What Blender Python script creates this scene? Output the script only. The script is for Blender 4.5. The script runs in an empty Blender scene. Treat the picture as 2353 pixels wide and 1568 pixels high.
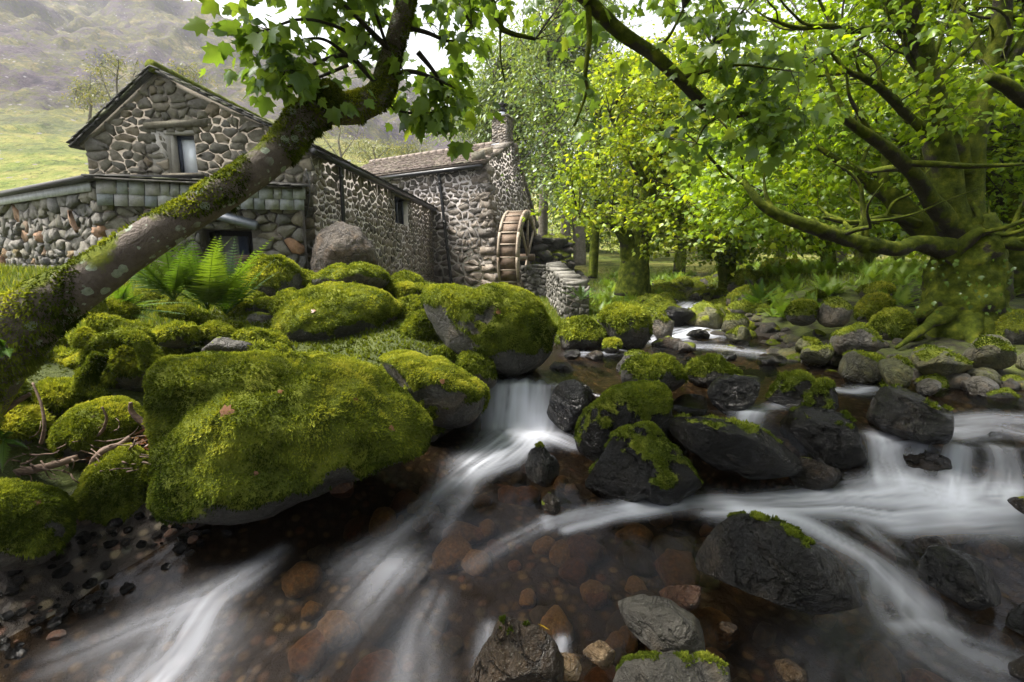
import bpy, bmesh, math
import numpy as np
from mathutils import Vector
rng = np.random.default_rng(11)
R = math.radians
scene = bpy.context.scene
col = scene.collection

# ------------------------------------------------------------------ camera
EYE = np.array([0.0, 0.0, 1.8]); PITCH = R(9.5); FW, FH = 2353.0, 1568.0; FPX = 17.0 / 36.0 * FW
cam = bpy.data.cameras.new("camera"); cam.lens = 17.0; cam.sensor_width = 36.0
cam.clip_start = 0.05; cam.clip_end = 3000
cam_o = bpy.data.objects.new("camera", cam); col.objects.link(cam_o)
cam_o.location = EYE; cam_o.rotation_euler = (R(90) - PITCH, 0, 0)
scene.camera = cam_o

# ------------------------------------------------------------------ sky, sun, exposure
SUN_AZ, SUN_EL = R(-88), R(60)
world = bpy.data.worlds.new("World"); scene.world = world; world.use_nodes = True
wn = world.node_tree; wn.nodes.clear()
sky = wn.nodes.new("ShaderNodeTexSky"); sky.sky_type = 'NISHITA'; sky.sun_disc = False
sky.sun_elevation = SUN_EL; sky.sun_rotation = SUN_AZ; sky.dust_density = 3.0; sky.air_density = 1.0; sky.ozone_density = 1.0
hs = wn.nodes.new("ShaderNodeHueSaturation"); hs.inputs['Saturation'].default_value = 0.22
bg = wn.nodes.new("ShaderNodeBackground"); bg.inputs['Strength'].default_value = 0.10
wo = wn.nodes.new("ShaderNodeOutputWorld")
wn.links.new(sky.outputs[0], hs.inputs['Color']); wn.links.new(hs.outputs[0], bg.inputs['Color']); wn.links.new(bg.outputs[0], wo.inputs['Surface'])
sun = bpy.data.lights.new("sun", 'SUN'); sun.energy = 4.2; sun.angle = R(22); sun.color = (1.0, 0.94, 0.84)
sun_o = bpy.data.objects.new("sun", sun); col.objects.link(sun_o)
sv = Vector((math.sin(SUN_AZ) * math.cos(SUN_EL), math.cos(SUN_AZ) * math.cos(SUN_EL), math.sin(SUN_EL)))
sun_o.rotation_euler = (-sv).to_track_quat('-Z', 'Y').to_euler(); sun_o.location = (20, 20, 40)
scene.view_settings.view_transform = 'Standard'; scene.view_settings.look = 'None'
scene.view_settings.exposure = 1.95; scene.view_settings.gamma = 1.0; scene.view_settings.use_curve_mapping = False
scene.render.engine = 'CYCLES'
cy = scene.cycles
cy.max_bounces = 6; cy.diffuse_bounces = 3; cy.glossy_bounces = 2; cy.transmission_bounces = 4
cy.transparent_max_bounces = 10; cy.volume_bounces = 0; cy.caustics_reflective = False; cy.caustics_refractive = False
cy.use_adaptive_sampling = True; cy.adaptive_threshold = 0.02; cy.use_denoising = True; cy.sample_clamp_indirect = 6.0

# ------------------------------------------------------------------ geometry helpers
CP, SP = math.cos(PITCH), math.sin(PITCH)
def ray(u, v):
    a = (u - FW / 2) / FPX; b = (FH / 2 - v) / FPX
    return np.array([a, CP + b * SP, -SP + b * CP])
def PY(u, v, Y):
    d = ray(u, v); return EYE + d * (Y / d[1])
def PZ(u, v, z):
    d = ray(u, v); return EYE + d * ((z - EYE[2]) / d[2])
def PT(u, v, t):
    return EYE + ray(u, v) * t
def hit(u, v, O, S, U):
    """(s,h) of the pixel ray on the plane O + s*S + h*U"""
    d = ray(u, v); A = np.array([S, U, -d]).T
    r = np.linalg.solve(A, EYE - O); return r[0], r[1]
def sstep(a, b, x):
    t = np.clip((x - a) / (b - a), 0, 1); return t * t * (3 - 2 * t)
def unit(v):
    v = np.asarray(v, float); return v / (np.linalg.norm(v, axis=-1, keepdims=True) + 1e-12)

def _h(ix, iy, iz, seed):
    n = (ix.astype(np.int64) * 374761393 + iy.astype(np.int64) * 668265263 + iz.astype(np.int64) * 2147483647 + seed * 1274126177) & 0xFFFFFFFF
    n = ((n ^ (n >> 13)) * 1274126177) & 0xFFFFFFFF
    n = ((n ^ (n >> 15)) * 2246822519) & 0xFFFFFFFF
    return ((n ^ (n >> 16)) & 0xFFFFFF) / float(0xFFFFFF)
def vnoise(P, seed=0):
    P = np.asarray(P, float); i = np.floor(P); f = P - i; f = f * f * (3 - 2 * f); i = i.astype(np.int64)
    x, y, z = i[:, 0], i[:, 1], i[:, 2]; r = 0
    for dx in (0, 1):
        wx = f[:, 0] if dx else 1 - f[:, 0]
        for dy in (0, 1):
            wy = f[:, 1] if dy else 1 - f[:, 1]
            for dz in (0, 1):
                wz = f[:, 2] if dz else 1 - f[:, 2]
                r = r + wx * wy * wz * _h(x + dx, y + dy, z + dz, seed)
    return r
def fbm(P, octv=4, seed=0):
    P = np.asarray(P, float); a = 0.5; r = 0; t = 0
    for k in range(octv):
        r = r + a * vnoise(P * (2.03 ** k) + 17.3 * k, seed + k); t += a; a *= 0.5
    return r / t
def n2(x, y, s, seed=0, octv=3):
    x, y = np.broadcast_arrays(np.asarray(x, float), np.asarray(y, float))
    sh = x.shape
    return fbm(np.stack([x.ravel() * s, y.ravel() * s, np.zeros(x.size)], 1), octv, seed).reshape(sh)

def mesh(name, V, F, smooth=False, attrs=None):
    """mesh from vertex array and an (m,3) or (m,4) face array"""
    V = np.asarray(V, np.float32).reshape(-1, 3); F = np.asarray(F, np.int32); k = F.shape[1]; m = F.shape[0]
    me = bpy.data.meshes.new(name)
    me.vertices.add(len(V)); me.vertices.foreach_set('co', V.ravel())
    me.loops.add(m * k); me.loops.foreach_set('vertex_index', F.ravel())
    me.polygons.add(m); me.polygons.foreach_set('loop_start', np.arange(0, m * k, k, dtype=np.int32))
    if smooth: me.polygons.foreach_set('use_smooth', np.ones(m, bool))
    for an, av in (attrs or {}).items():
        at = me.attributes.new(an, 'FLOAT', 'POINT'); at.data.foreach_set('value', np.asarray(av, np.float32).ravel())
    me.update(calc_edges=True); me.validate()
    return me
def obj(name, me, mat=None, parent=None, **props):
    o = bpy.data.objects.new(name, me); col.objects.link(o)
    if mat is not None and me is not None and not me.materials: me.materials.append(mat)
    if parent is not None: o.parent = parent
    for k, v in props.items(): o[k] = v
    return o
def thing(name, label, cat, loc=(0, 0, 0), group=None):
    o = obj(name, None, None, None, label=label, category=cat); o.location = loc; o.empty_display_size = 0.2
    if group: o['group'] = group
    return o
def put(name, V, F, mat, parent=None, smooth=False, attrs=None, **props):
    """mesh object from world-space vertices; under an Empty parent they are stored relative to it"""
    V = np.asarray(V, float).reshape(-1, 3)
    p = parent; off = np.zeros(3)
    while p is not None:
        off += np.array(p.location); p = p.parent
    return obj(name, mesh(name, V - off, F, smooth, attrs), mat, parent, **props)
def join(parts):
    """[(V,F),...] -> V,F"""
    Vs, Fs, n = [], [], 0
    for V, F in parts:
        Vs.append(np.asarray(V, float)); Fs.append(np.asarray(F) + n); n += len(V)
    return np.concatenate(Vs), np.concatenate(Fs)
def quads2tris(F):
    F = np.asarray(F); return np.concatenate([F[:, [0, 1, 2]], F[:, [0, 2, 3]]])
BOXQ = np.array([[0, 1, 3, 2], [4, 6, 7, 5], [0, 4, 5, 1], [2, 3, 7, 6], [0, 2, 6, 4], [1, 5, 7, 3]])
def boxf(O, X, Y, Z, j=0.0):
    """box from corner O with edge vectors X,Y,Z"""
    O, X, Y, Z = [np.asarray(q, float) for q in (O, X, Y, Z)]
    V = np.array([O + a * X + b * Y + c * Z for a in (0, 1) for b in (0, 1) for c in (0, 1)])
    if j: V = V + rng.normal(0, j, V.shape)
    return V, quads2tris(BOXQ)
def prism(poly, N, d):
    """convex polygon (k,3) pushed by d along -N"""
    poly = np.asarray(poly, float); k = len(poly); N = np.asarray(N, float)
    V = np.concatenate([poly, poly - N * d]); F = []
    for i in range(1, k - 1): F += [[0, i, i + 1], [k, k + i + 1, k + i]]
    for i in range(k): j = (i + 1) % k; F += [[i, k + i, k + j], [i, k + j, j]]
    return V, np.array(F)
def resample(P, n):
    P = np.asarray(P, float); m = len(P)
    Q = np.vstack([2 * P[0] - P[1], P, 2 * P[-1] - P[-2]]); t = np.linspace(0, m - 1 - 1e-6, n); i = np.floor(t).astype(int); f = (t - i)[:, None]
    a, b, c, d = Q[i], Q[i + 1], Q[i + 2], Q[i + 3]
    return 0.5 * ((2 * b) + (c - a) * f + (2 * a - 5 * b + 4 * c - d) * f ** 2 + (-a + 3 * b - 3 * c + d) * f ** 3)
def tube(path, rad, n=24, sides=12, amp=0.0, freq=3.0, seed=0, cap=True):
    path = np.asarray(path, float); rad = np.asarray(rad, float)
    P = resample(path, n); r = np.interp(np.linspace(0, len(rad) - 1, n), np.arange(len(rad)), rad)
    T = unit(np.gradient(P, axis=0)); ref = np.array([0.3, 0.2, 1.0]) if abs(T[:, 2]).mean() < 0.85 else np.array([1.0, 0.3, 0.0])
    A = unit(np.cross(T, ref)); B = np.cross(T, A)
    th = np.linspace(0, 2 * np.pi, sides, endpoint=False)
    D = A[:, None] * np.cos(th)[None, :, None] + B[:, None] * np.sin(th)[None, :, None]
    base = P[:, None] + D * r[:, None, None]
    if amp:
        k = (fbm(base.reshape(-1, 3) * freq, 4, seed).reshape(n, sides) - 0.5) * 2
        base = P[:, None] + D * (r[:, None] * (1 + amp * k))[..., None]
    V = base.reshape(-1, 3); i = np.arange(n - 1)[:, None] * sides; j = np.arange(sides)[None]; jn = (j + 1) % sides
    Q = np.stack([i + j, i + jn, i + sides + jn, i + sides + j], -1).reshape(-1, 4); F = quads2tris(Q)
    if cap:
        V = np.vstack([V, P[0], P[-1]]); c0, c1 = len(V) - 2, len(V) - 1; jj = np.arange(sides); jk = (jj + 1) % sides
        F = np.concatenate([F, np.stack([np.full(sides, c0), jk, jj], 1), np.stack([np.full(sides, c1), (n - 1) * sides + jj, (n - 1) * sides + jk], 1)])
    return V, F
def batch_tubes(P, r, sides=4):
    """P (n,k,3), r (n,k)"""
    n, k, _ = P.shape; T = unit(np.gradient(P, axis=1)); ref = np.array([0.31, 0.52, 0.79])
    A = unit(np.cross(T, ref)); B = np.cross(T, A); th = np.linspace(0, 2 * np.pi, sides, endpoint=False)
    V = P[:, :, None] + (A[:, :, None] * np.cos(th)[:, None] + B[:, :, None] * np.sin(th)[:, None]) * r[:, :, None, None]
    V = V.reshape(-1, 3); o = (np.arange(n) * k * sides)[:, None, None]; i = (np.arange(k - 1) * sides)[None, :, None]; j = np.arange(sides)[None, None]; jn = (j + 1) % sides
    Q = np.stack([o + i + j, o + i + jn, o + i + sides + jn, o + i + sides + j], -1).reshape(-1, 4)
    return V, quads2tris(Q)
def vnormals(V, F):
    N = np.zeros_like(V); fn = np.cross(V[F[:, 1]] - V[F[:, 0]], V[F[:, 2]] - V[F[:, 0]])
    for k in range(3): np.add.at(N, F[:, k], fn)
    return unit(N)
_ico = {}
def ico(l):
    if l not in _ico:
        bm = bmesh.new(); bmesh.ops.create_icosphere(bm, subdivisions=l, radius=1.0)
        _ico[l] = (np.array([v.co[:] for v in bm.verts]), np.array([[v.index for v in f.verts] for f in bm.faces])); bm.free()
    return _ico[l]
def rot_z(V, a):
    c, s = math.cos(a), math.sin(a); return np.asarray(V) @ np.array([[c, s, 0], [-s, c, 0], [0, 0, 1]])

# ------------------------------------------------------------------ materials
def srgb(h):
    h = h.lstrip('#'); c = [int(h[i:i + 2], 16) / 255 for i in (0, 2, 4)]
    return tuple(x / 12.92 if x <= 0.04045 else ((x + 0.055) / 1.055) ** 2.4 for x in c) + (1,)
class M:
    def __init__(s, name):
        s.m = bpy.data.materials.new(name); s.m.use_nodes = True; s.t = s.m.node_tree; s.t.nodes.clear()
        s.out = s.n("OutputMaterial")
    def n(s, typ, **kw):
        nd = s.t.nodes.new("ShaderNode" + typ)
        for k, v in kw.items(): setattr(nd, k, v)
        return nd
    def l(s, a, b): s.t.links.new(a, b)
    def coord(s, which='Object'): return s.n("TexCoord").outputs[which]
    def pos(s): return s.n("NewGeometry").outputs['Position']
    def noise(s, scale, detail=4, rough=0.55, vec=None, dist=0.0, typ=None):
        nd = s.n("TexNoise"); nd.inputs['Scale'].default_value = scale; nd.inputs['Detail'].default_value = detail
        nd.inputs['Roughness'].default_value = rough; nd.inputs['Distortion'].default_value = dist
        s.l(vec if vec is not None else s.pos(), nd.inputs['Vector']); return nd.outputs[0]
    def voro(s, scale, vec=None, feature='F1', out='Distance', rnd=1.0):
        nd = s.n("TexVoronoi", feature=feature); nd.inputs['Scale'].default_value = scale; nd.inputs['Randomness'].default_value = rnd
        s.l(vec if vec is not None else s.pos(), nd.inputs['Vector']); return nd.outputs[out]
    def ramp(s, fac, stops, interp='LINEAR'):
        nd = s.n("ValToRGB"); cr = nd.color_ramp; cr.interpolation = interp
        while len(cr.elements) < len(stops): cr.elements.new(0.5)
        for e, (p, c) in zip(cr.elements, stops):
            e.position = p; e.color = tuple(c) if len(c) == 4 else tuple(c) + (1,)
        s.l(fac, nd.inputs[0]); return nd.outputs[0]
    def mix(s, fac, a, b, typ='MIX'):
        nd = s.n("Mix", data_type='RGBA', blend_type=typ)
        for sock, val in ((nd.inputs[0], fac), (nd.inputs[6], a), (nd.inputs[7], b)):
            if isinstance(val, (int, float)): sock.default_value = val
            elif isinstance(val, (tuple, list)): sock.default_value = tuple(val) if len(val) == 4 else tuple(val) + (1,)
            else: s.l(val, sock)
        return nd.outputs[2]
    def math(s, op, a, b=0.5, clamp=False):
        nd = s.n("Math", operation=op, use_clamp=clamp)
        for sock, val in ((nd.inputs[0], a), (nd.inputs[1], b)):
            if isinstance(val, (int, float)): sock.default_value = val
            else: s.l(val, sock)
        return nd.outputs[0]
    def maprange(s, v, a, b, c=0.0, d=1.0):
        nd = s.n("MapRange", interpolation_type='SMOOTHSTEP'); s.l(v, nd.inputs[0])
        for k, x in zip((1, 2, 3, 4), (a, b, c, d)): nd.inputs[k].default_value = x
        return nd.outputs[0]
    def attr(s, name): return s.n("Attribute", attribute_name=name).outputs['Fac']
    def bump(s, h, strength=0.5, dist=0.02, normal=None):
        nd = s.n("Bump"); nd.inputs['Strength'].default_value = strength; nd.inputs['Distance'].default_value = dist
        s.l(h, nd.inputs['Height'])
        if normal is not None: s.l(normal, nd.inputs['Normal'])
        return nd.outputs[0]
    def bsdf(s, color, rough=0.8, normal=None, spec=0.5, metal=0.0):
        p = s.n("BsdfPrincipled")
        for sock, val in ((p.inputs['Base Color'], color), (p.inputs['Roughness'], rough), (p.inputs['Specular IOR Level'], spec), (p.inputs['Metallic'], metal)):
            if isinstance(val, (int, float)): sock.default_value = val
            elif isinstance(val, (tuple, list)): sock.default_value = tuple(val) if len(val) == 4 else tuple(val) + (1,)
            else: s.l(val, sock)
        if normal is not None: s.l(normal, p.inputs['Normal'])
        return p.outputs[0]
    def done(s, sh): s.l(sh, s.out.inputs['Surface']); return s.m
def plain(name, c, rough=0.7, bscale=60, bst=0.2, var=0.25, metal=0.0, spec=0.5):
    m = M(name); n = m.noise(bscale * 0.2, 5); n2_ = m.noise(bscale, 3)
    c = np.array(c[:3]); co = m.ramp(n, [(0.3, tuple(c * (1 - var))), (0.7, tuple(np.minimum(c * (1 + var), 1)))])
    return m.done(m.bsdf(co, rough, m.bump(n2_, bst, 0.01), spec, metal))

MOSS_STOPS = [(0.22, (0.025, 0.036, 0.006)), (0.44, (0.080, 0.102, 0.014)), (0.60, (0.165, 0.185, 0.024)), (0.78, (0.28, 0.27, 0.035))]
def moss_color(m):
    n = m.noise(3.2, 6, 0.62); f = m.noise(55, 3, 0.6)
    return m.ramp(m.math('ADD', m.math('MULTIPLY', n, 0.75), m.math('MULTIPLY', f, 0.25)), MOSS_STOPS)
def mat_rock(name, cols, rough, wet=0.35, bst=0.6, spec=0.5, sc=1.0):
    """stone with moss where the vertex attribute 'moss' says so"""
    m = M(name); p = m.coord('Object')
    inf = m.n("ObjectInfo").outputs['Random']
    n = m.noise(2.6 * sc, 8, 0.65, p); f = m.noise(38 * sc, 5, 0.7, p); st = m.noise(9 * sc, 4, 0.6, p, 1.5)
    fac = m.math('ADD', m.math('MULTIPLY', n, 0.6), m.math('ADD', m.math('MULTIPLY', f, 0.25), m.math('MULTIPLY', inf, 0.15)))
    c = m.ramp(fac, [(0.36, cols[0]), (0.5, cols[1]), (0.62, cols[2])])
    cr = m.maprange(m.math('ABSOLUTE', m.math('SUBTRACT', m.noise(2.4 * sc, 7, 0.55, p, 0.5), 0.5)), 0.0, 0.014); c = m.mix(cr, m.mix(1.0, c, (0.55, 0.53, 0.5), 'MULTIPLY'), c)
    pt = m.maprange(m.noise(1.7 * sc, 4, 0.6, p, 1.0), .48, .62); c = m.mix(m.math('MULTIPLY', pt, 0.6), c, m.mix(1.0, c, (1.7, 1.35, 0.95), 'MULTIPLY'))
    wl = m.attr('wetline'); c = m.mix(wl, c, m.mix(1.0, c, (0.30, 0.27, 0.24), 'MULTIPLY'))
    sp = m.maprange(m.noise(95 * sc, 2, 0.5, p), 0.66, 0.72); c = m.mix(m.math('MULTIPLY', sp, wet), c, (0.32, 0.32, 0.27))
    h = m.math('ADD', m.math('ADD', m.math('MULTIPLY', f, 0.45), m.math('MULTIPLY', cr, 0.35)), m.math('ADD', m.math('MULTIPLY', st, 0.9), m.math('MULTIPLY', n, 0.9)))
    nb = m.bump(h, bst * 1.3, 0.08)
    rr = m.math('MULTIPLY', m.ramp(st, [(0.3, (rough * 0.7,) * 3), (0.7, (min(1, rough * 1.35),) * 3)]), m.math('SUBTRACT', 1.0, m.math('MULTIPLY', wl, 0.55)))
    stone = m.bsdf(c, rr, nb, spec)
    mc = moss_color(m); mh = m.math('ADD', m.noise(85, 4, 0.7), m.math('MULTIPLY', m.noise(16, 4, 0.6), 1.2))
    ms = m.bsdf(mc, 0.95, m.bump(mh, 0.9, 0.03), 0.1)
    mx = m.n("MixShader"); m.l(m.maprange(m.math('ADD', m.attr('moss'), m.math('MULTIPLY', m.math('SUBTRACT', f, 0.5), 0.9)), 0.4, 0.6), mx.inputs[0]); m.l(stone, mx.inputs[1]); m.l(ms, mx.inputs[2])
    return m.done(mx.outputs[0])
def mat_leaf(name, stops, trans=0.5, gloss=0.08, rough=0.4):
    gloss = gloss * .5
    """leaf: diffuse + translucent, tint per leaf from the attribute 'tint'"""
    m = M(name); t = m.attr('tint'); big = m.noise(0.55, 2)
    c = m.ramp(m.math('ADD', m.math('MULTIPLY', t, 0.72), m.math('MULTIPLY', big, 0.28)), stops)
    d = m.n("BsdfDiffuse"); m.l(c, d.inputs[0])
    tr = m.n("BsdfTranslucent"); m.l(m.mix(1.0, c, (1.25, 1.15, 0.45), 'MULTIPLY'), tr.inputs[0])
    mx = m.n("MixShader"); mx.inputs[0].default_value = trans; m.l(d.outputs[0], mx.inputs[1]); m.l(tr.outputs[0], mx.inputs[2])
    g = m.n("BsdfGlossy"); g.inputs['Roughness'].default_value = rough; g.inputs[0].default_value = (0.9, 0.95, 1, 1)
    mg = m.n("MixShader"); mg.inputs[0].default_value = gloss; m.l(mx.outputs[0], mg.inputs[1]); m.l(g.outputs[0], mg.inputs[2])
    return m.done(mg.outputs[0])
def mat_bark(name, cols, moss=0.5, lichen=False, mosscol=None):
    """bark with moss on the upper side and, if asked, pale round lichen"""
    m = M(name); p = m.pos(); n = m.noise(7, 6, 0.65); f = m.noise(60, 4, 0.7); st = m.noise(14, 5, 0.6, None, 2.0)
    c = m.ramp(n, [(0.3, cols[0]), (0.55, cols[1]), (0.75, cols[2])]); h = m.math('ADD', m.math('MULTIPLY', f, 0.4), st)
    if lichen:
        d = m.n("Vector" + "Math", operation='ADD'); m.l(p, d.inputs[0])
        nn = m.n("TexNoise"); nn.inputs['Scale'].default_value = 25; m.l(p, nn.inputs['Vector'])
        sc = m.n("VectorMath", operation='SCALE'); m.l(nn.outputs['Color'], sc.inputs[0]); sc.inputs['Scale'].default_value = 0.03; m.l(sc.outputs[0], d.inputs[1])
        v = m.voro(9.5, d.outputs[0]); big = m.noise(2.2, 2)
        lm = m.math('MULTIPLY', m.maprange(v, 0.30, 0.27), m.maprange(big, 0.44, 0.52))
        v2 = m.voro(24, d.outputs[0]); lm2 = m.math('MULTIPLY', m.maprange(v2, 0.26, 0.22), m.maprange(m.noise(5, 2), 0.52, 0.58))
        c = m.mix(m.math('MAXIMUM', lm, lm2), c, m.ramp(f, [(0.3, (0.21, 0.25, 0.19)), (0.7, (0.36, 0.40, 0.32))]))
    s1 = m.bsdf(c, 0.8, m.bump(h, 0.9, 0.05), 0.3)
    nz = m.n("SeparateXYZ"); m.l(m.n("NewGeometry").outputs['Normal'], nz.inputs[0])
    mm = m.math('ADD', m.math('MULTIPLY', nz.outputs[2], 0.55), m.math('SUBTRACT', m.math('MULTIPLY', m.noise(3.0, 5, 0.6), 2.0), 1.35 - moss))
    s2 = m.bsdf(moss_color(m) if mosscol is None else m.ramp(n, mosscol), 0.95, m.bump(m.math('ADD', m.noise(90, 4, 0.7), m.noise(22, 3)), 0.9, 0.03), 0.1)
    mx = m.n("MixShader"); m.l(m.maprange(mm, 0.0, 0.22), mx.inputs[0]); m.l(s1, mx.inputs[1]); m.l(s2, mx.inputs[2])
    return m.done(mx.outputs[0])
def mat_stone(name, stops, rough=0.8, island=False, sc=1.0):
    """wall stone, colour varies from stone to stone"""
    m = M(name)
    rnd = m.n("NewGeometry").outputs['Random Per Island'] if island else m.n("ObjectInfo").outputs['Random']
    n = m.noise(9 * sc, 6, 0.68); f = m.noise(60 * sc, 4, 0.7)
    c = m.ramp(rnd, stops, 'LINEAR'); c = m.mix(m.maprange(n, 0.3, 0.75), c, m.mix(1.0, c, (0.45, 0.43, 0.38), 'MULTIPLY'))
    li = m.maprange(m.noise(16 * sc, 4, 0.6), 0.6, 0.68); c = m.mix(m.math('MULTIPLY', li, 0.45), c, (0.17, 0.175, 0.12))
    return m.done(m.bsdf(c, rough, m.bump(m.math('ADD', n, m.math('MULTIPLY', f, 0.5)), 0.7, 0.03), 0.4))
def mat_mortar(name, a, b):
    m = M(name); n = m.noise(4, 6, 0.7); f = m.noise(45, 4, 0.7)
    c = m.ramp(m.math('ADD', m.math('MULTIPLY', n, .7), m.math('MULTIPLY', f, .3)), [(0.32, a), (0.65, b)])
    return m.done(m.bsdf(c, 0.95, m.bump(m.math('ADD', n, f), 0.6, 0.03), 0.2))

MAT = {}
MAT['mossrock'] = mat_rock('mossy_rock', [(0.016, 0.015, 0.012), (0.038, 0.036, 0.030), (0.085, 0.080, 0.066)], 0.65)
MAT['wetrock'] = mat_rock('wet_rock', [(0.004, 0.004, 0.004), (0.011, 0.0105, 0.010), (0.034, 0.031, 0.026)], 0.13, wet=0.04, bst=0.9, spec=0.42)
MAT['greyrock'] = mat_rock('grey_rock', [(0.018, 0.016, 0.012), (0.046, 0.041, 0.032), (0.10, 0.09, 0.074)], 0.55)
MAT['greenrock'] = mat_rock('algae_rock', [(0.020, 0.018, 0.010), (0.056, 0.056, 0.022), (0.125, 0.125, 0.045)], 0.6)
MAT['brownrock'] = mat_rock('brown_rock', [(0.012, 0.009, 0.006), (0.032, 0.022, 0.013), (0.075, 0.052, 0.032)], 0.3, bst=0.9)
MAT['bed'] = mat_rock('stream_bed_stone', [(0.09, 0.062, 0.035), (0.20, 0.135, 0.075), (0.34, 0.25, 0.15)], 0.4, sc=2.0)
MAT['bedred'] = mat_rock('red_bed_stone', [(0.05, 0.028, 0.019), (0.12, 0.062, 0.040), (0.20, 0.125, 0.085)], 0.4, sc=2.0)
MAT['houserock'] = mat_rock('house_boulder', [(0.035, 0.028, 0.021), (0.065, 0.051, 0.038), (0.115, 0.093, 0.069)], 0.85, bst=1.0)
MAT['moss'] = mat_leaf('moss_tufts', [(0.08, (0.020, 0.034, 0.006)), (0.34, (0.125, 0.160, 0.022)), (0.56, (0.270, 0.305, 0.042)), (0.85, (0.46, 0.45, 0.08))], 0.35, 0.0)
MAT['gable_stone'] = mat_stone('gable_stone', [(0.0, (0.10, 0.095, 0.075)), (0.35, (0.18, 0.165, 0.12)), (0.6, (0.15, 0.14, 0.125)), (0.8, (0.24, 0.21, 0.155)), (1.0, (0.19, 0.15, 0.10))])
MAT['gable_stone_rest'] = mat_stone('gable_stone', [(0.0, (0.10, 0.095, 0.075)), (0.35, (0.18, 0.165, 0.12)), (0.6, (0.15, 0.14, 0.125)), (0.8, (0.24, 0.21, 0.155)), (1.0, (0.19, 0.15, 0.10))], island=True)
MAT['mill_stone'] = mat_stone('mill_stone', [(0.0, (0.09, 0.08, 0.07)), (0.3, (0.17, 0.14, 0.11)), (0.55, (0.24, 0.20, 0.16)), (0.8, (0.15, 0.135, 0.12)), (1.0, (0.30, 0.25, 0.20))], 0.6)
MAT['lean_stone'] = mat_stone('leanto_stone', [(0.0, (0.09, 0.09, 0.09)), (0.3, (0.15, 0.145, 0.135)), (0.6, (0.21, 0.195, 0.175)), (0.9, (0.17, 0.16, 0.12)), (0.96, (0.30, 0.17, 0.10)), (1.0, (0.14, 0.14, 0.06))])
MAT['lean_stone_rest'] = mat_stone('leanto_stone', [(0.0, (0.09, 0.09, 0.09)), (0.3, (0.15, 0.145, 0.135)), (0.6, (0.21, 0.195, 0.175)), (0.9, (0.17, 0.16, 0.12)), (0.96, (0.30, 0.17, 0.10)), (1.0, (0.14, 0.14, 0.06))], island=True)
MAT['dry_stone'] = mat_stone('dry_wall_stone', [(0.0, (0.06, 0.058, 0.05)), (0.5, (0.13, 0.125, 0.11)), (1.0, (0.22, 0.21, 0.19))])
MAT['dry_stone_far'] = mat_stone('dry_wall_stone_rest', [(0.0, (0.06, 0.058, 0.05)), (0.5, (0.13, 0.125, 0.11)), (1.0, (0.22, 0.21, 0.19))], island=True)
MAT['mill_stone_rest'] = mat_stone('mill_stone_rest', [(0.0, (0.09, 0.08, 0.07)), (0.3, (0.17, 0.14, 0.11)), (0.55, (0.24, 0.20, 0.16)), (0.8, (0.15, 0.135, 0.12)), (1.0, (0.30, 0.25, 0.20))], 0.6, island=True)
MAT['mortar_gable'] = mat_mortar('gable_mortar', (0.13, 0.115, 0.095), (0.29, 0.26, 0.22))
MAT['mortar_mill'] = mat_mortar('mill_mortar', (0.48, 0.43, 0.40), (0.78, 0.72, 0.68))
MAT['mortar_dark'] = mat_mortar('dark_mortar', (0.05, 0.045, 0.04), (0.13, 0.115, 0.10))
MAT['plaster'] = mat_mortar('window_plaster', (0.26, 0.24, 0.21), (0.42, 0.40, 0.36))
m_ = M('hung_slate'); rn_ = m_.n("ObjectInfo").outputs['Random']; nn_ = m_.noise(14, 5, .65); sc_ = m_.ramp(rn_, [(0.0, (0.17, 0.19, 0.205)), (0.35, (0.24, 0.255, 0.25)), (0.6, (0.30, 0.285, 0.28)), (0.8, (0.21, 0.235, 0.25)), (1.0, (0.33, 0.33, 0.32))]); sc_ = m_.mix(m_.maprange(nn_, .4, .75), sc_, m_.mix(1.0, sc_, (.62, .62, .58), 'MULTIPLY')); MAT['slate'] = m_.done(m_.bsdf(sc_, .55, m_.bump(nn_, .35, .01), .4))
MAT['roof_slate'] = mat_stone('roof_slate', [(0.0, (0.11, 0.085, 0.075)), (0.4, (0.17, 0.13, 0.115)), (0.75, (0.22, 0.18, 0.15)), (1.0, (0.15, 0.14, 0.09))], 0.75, island=True)
MAT['dark_slate'] = mat_stone('dark_slate', [(0.0, (0.03, 0.03, 0.03)), (0.6, (0.07, 0.068, 0.065)), (1.0, (0.10, 0.11, 0.05))], 0.7, island=True)
MAT['black_pvc'] = plain('black_plastic', (0.012, 0.012, 0.014), 0.3, 30, 0.05)
MAT['black_board_and_shade'] = plain('black_board_and_shade', (0.02, 0.019, 0.018), 0.6, 40, 0.2)  # black for real boards, also for shade painted in porch and wheel
MAT['fascia'] = plain('grey_fascia', (0.36, 0.37, 0.40), 0.5, 40, 0.15)
MAT['wheel_brown'] = None
MAT['frame_blue'] = plain('dark_blue_paint', (0.03, 0.04, 0.07), 0.4, 30, 0.1)
MAT['door_grey'] = plain('grey_door', (0.20, 0.19, 0.21), 0.5, 30, 0.1)
MAT['steel'] = plain('flue_steel', (0.55, 0.56, 0.58), 0.25, 30, 0.05, 0.15, 1.0)
MAT['lead'] = plain('lead_flashing', (0.12, 0.135, 0.16), 0.5, 30, 0.2)
MAT['cable'] = plain('cable_black', (0.03, 0.03, 0.03), 0.5, 30, 0.05)
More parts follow.
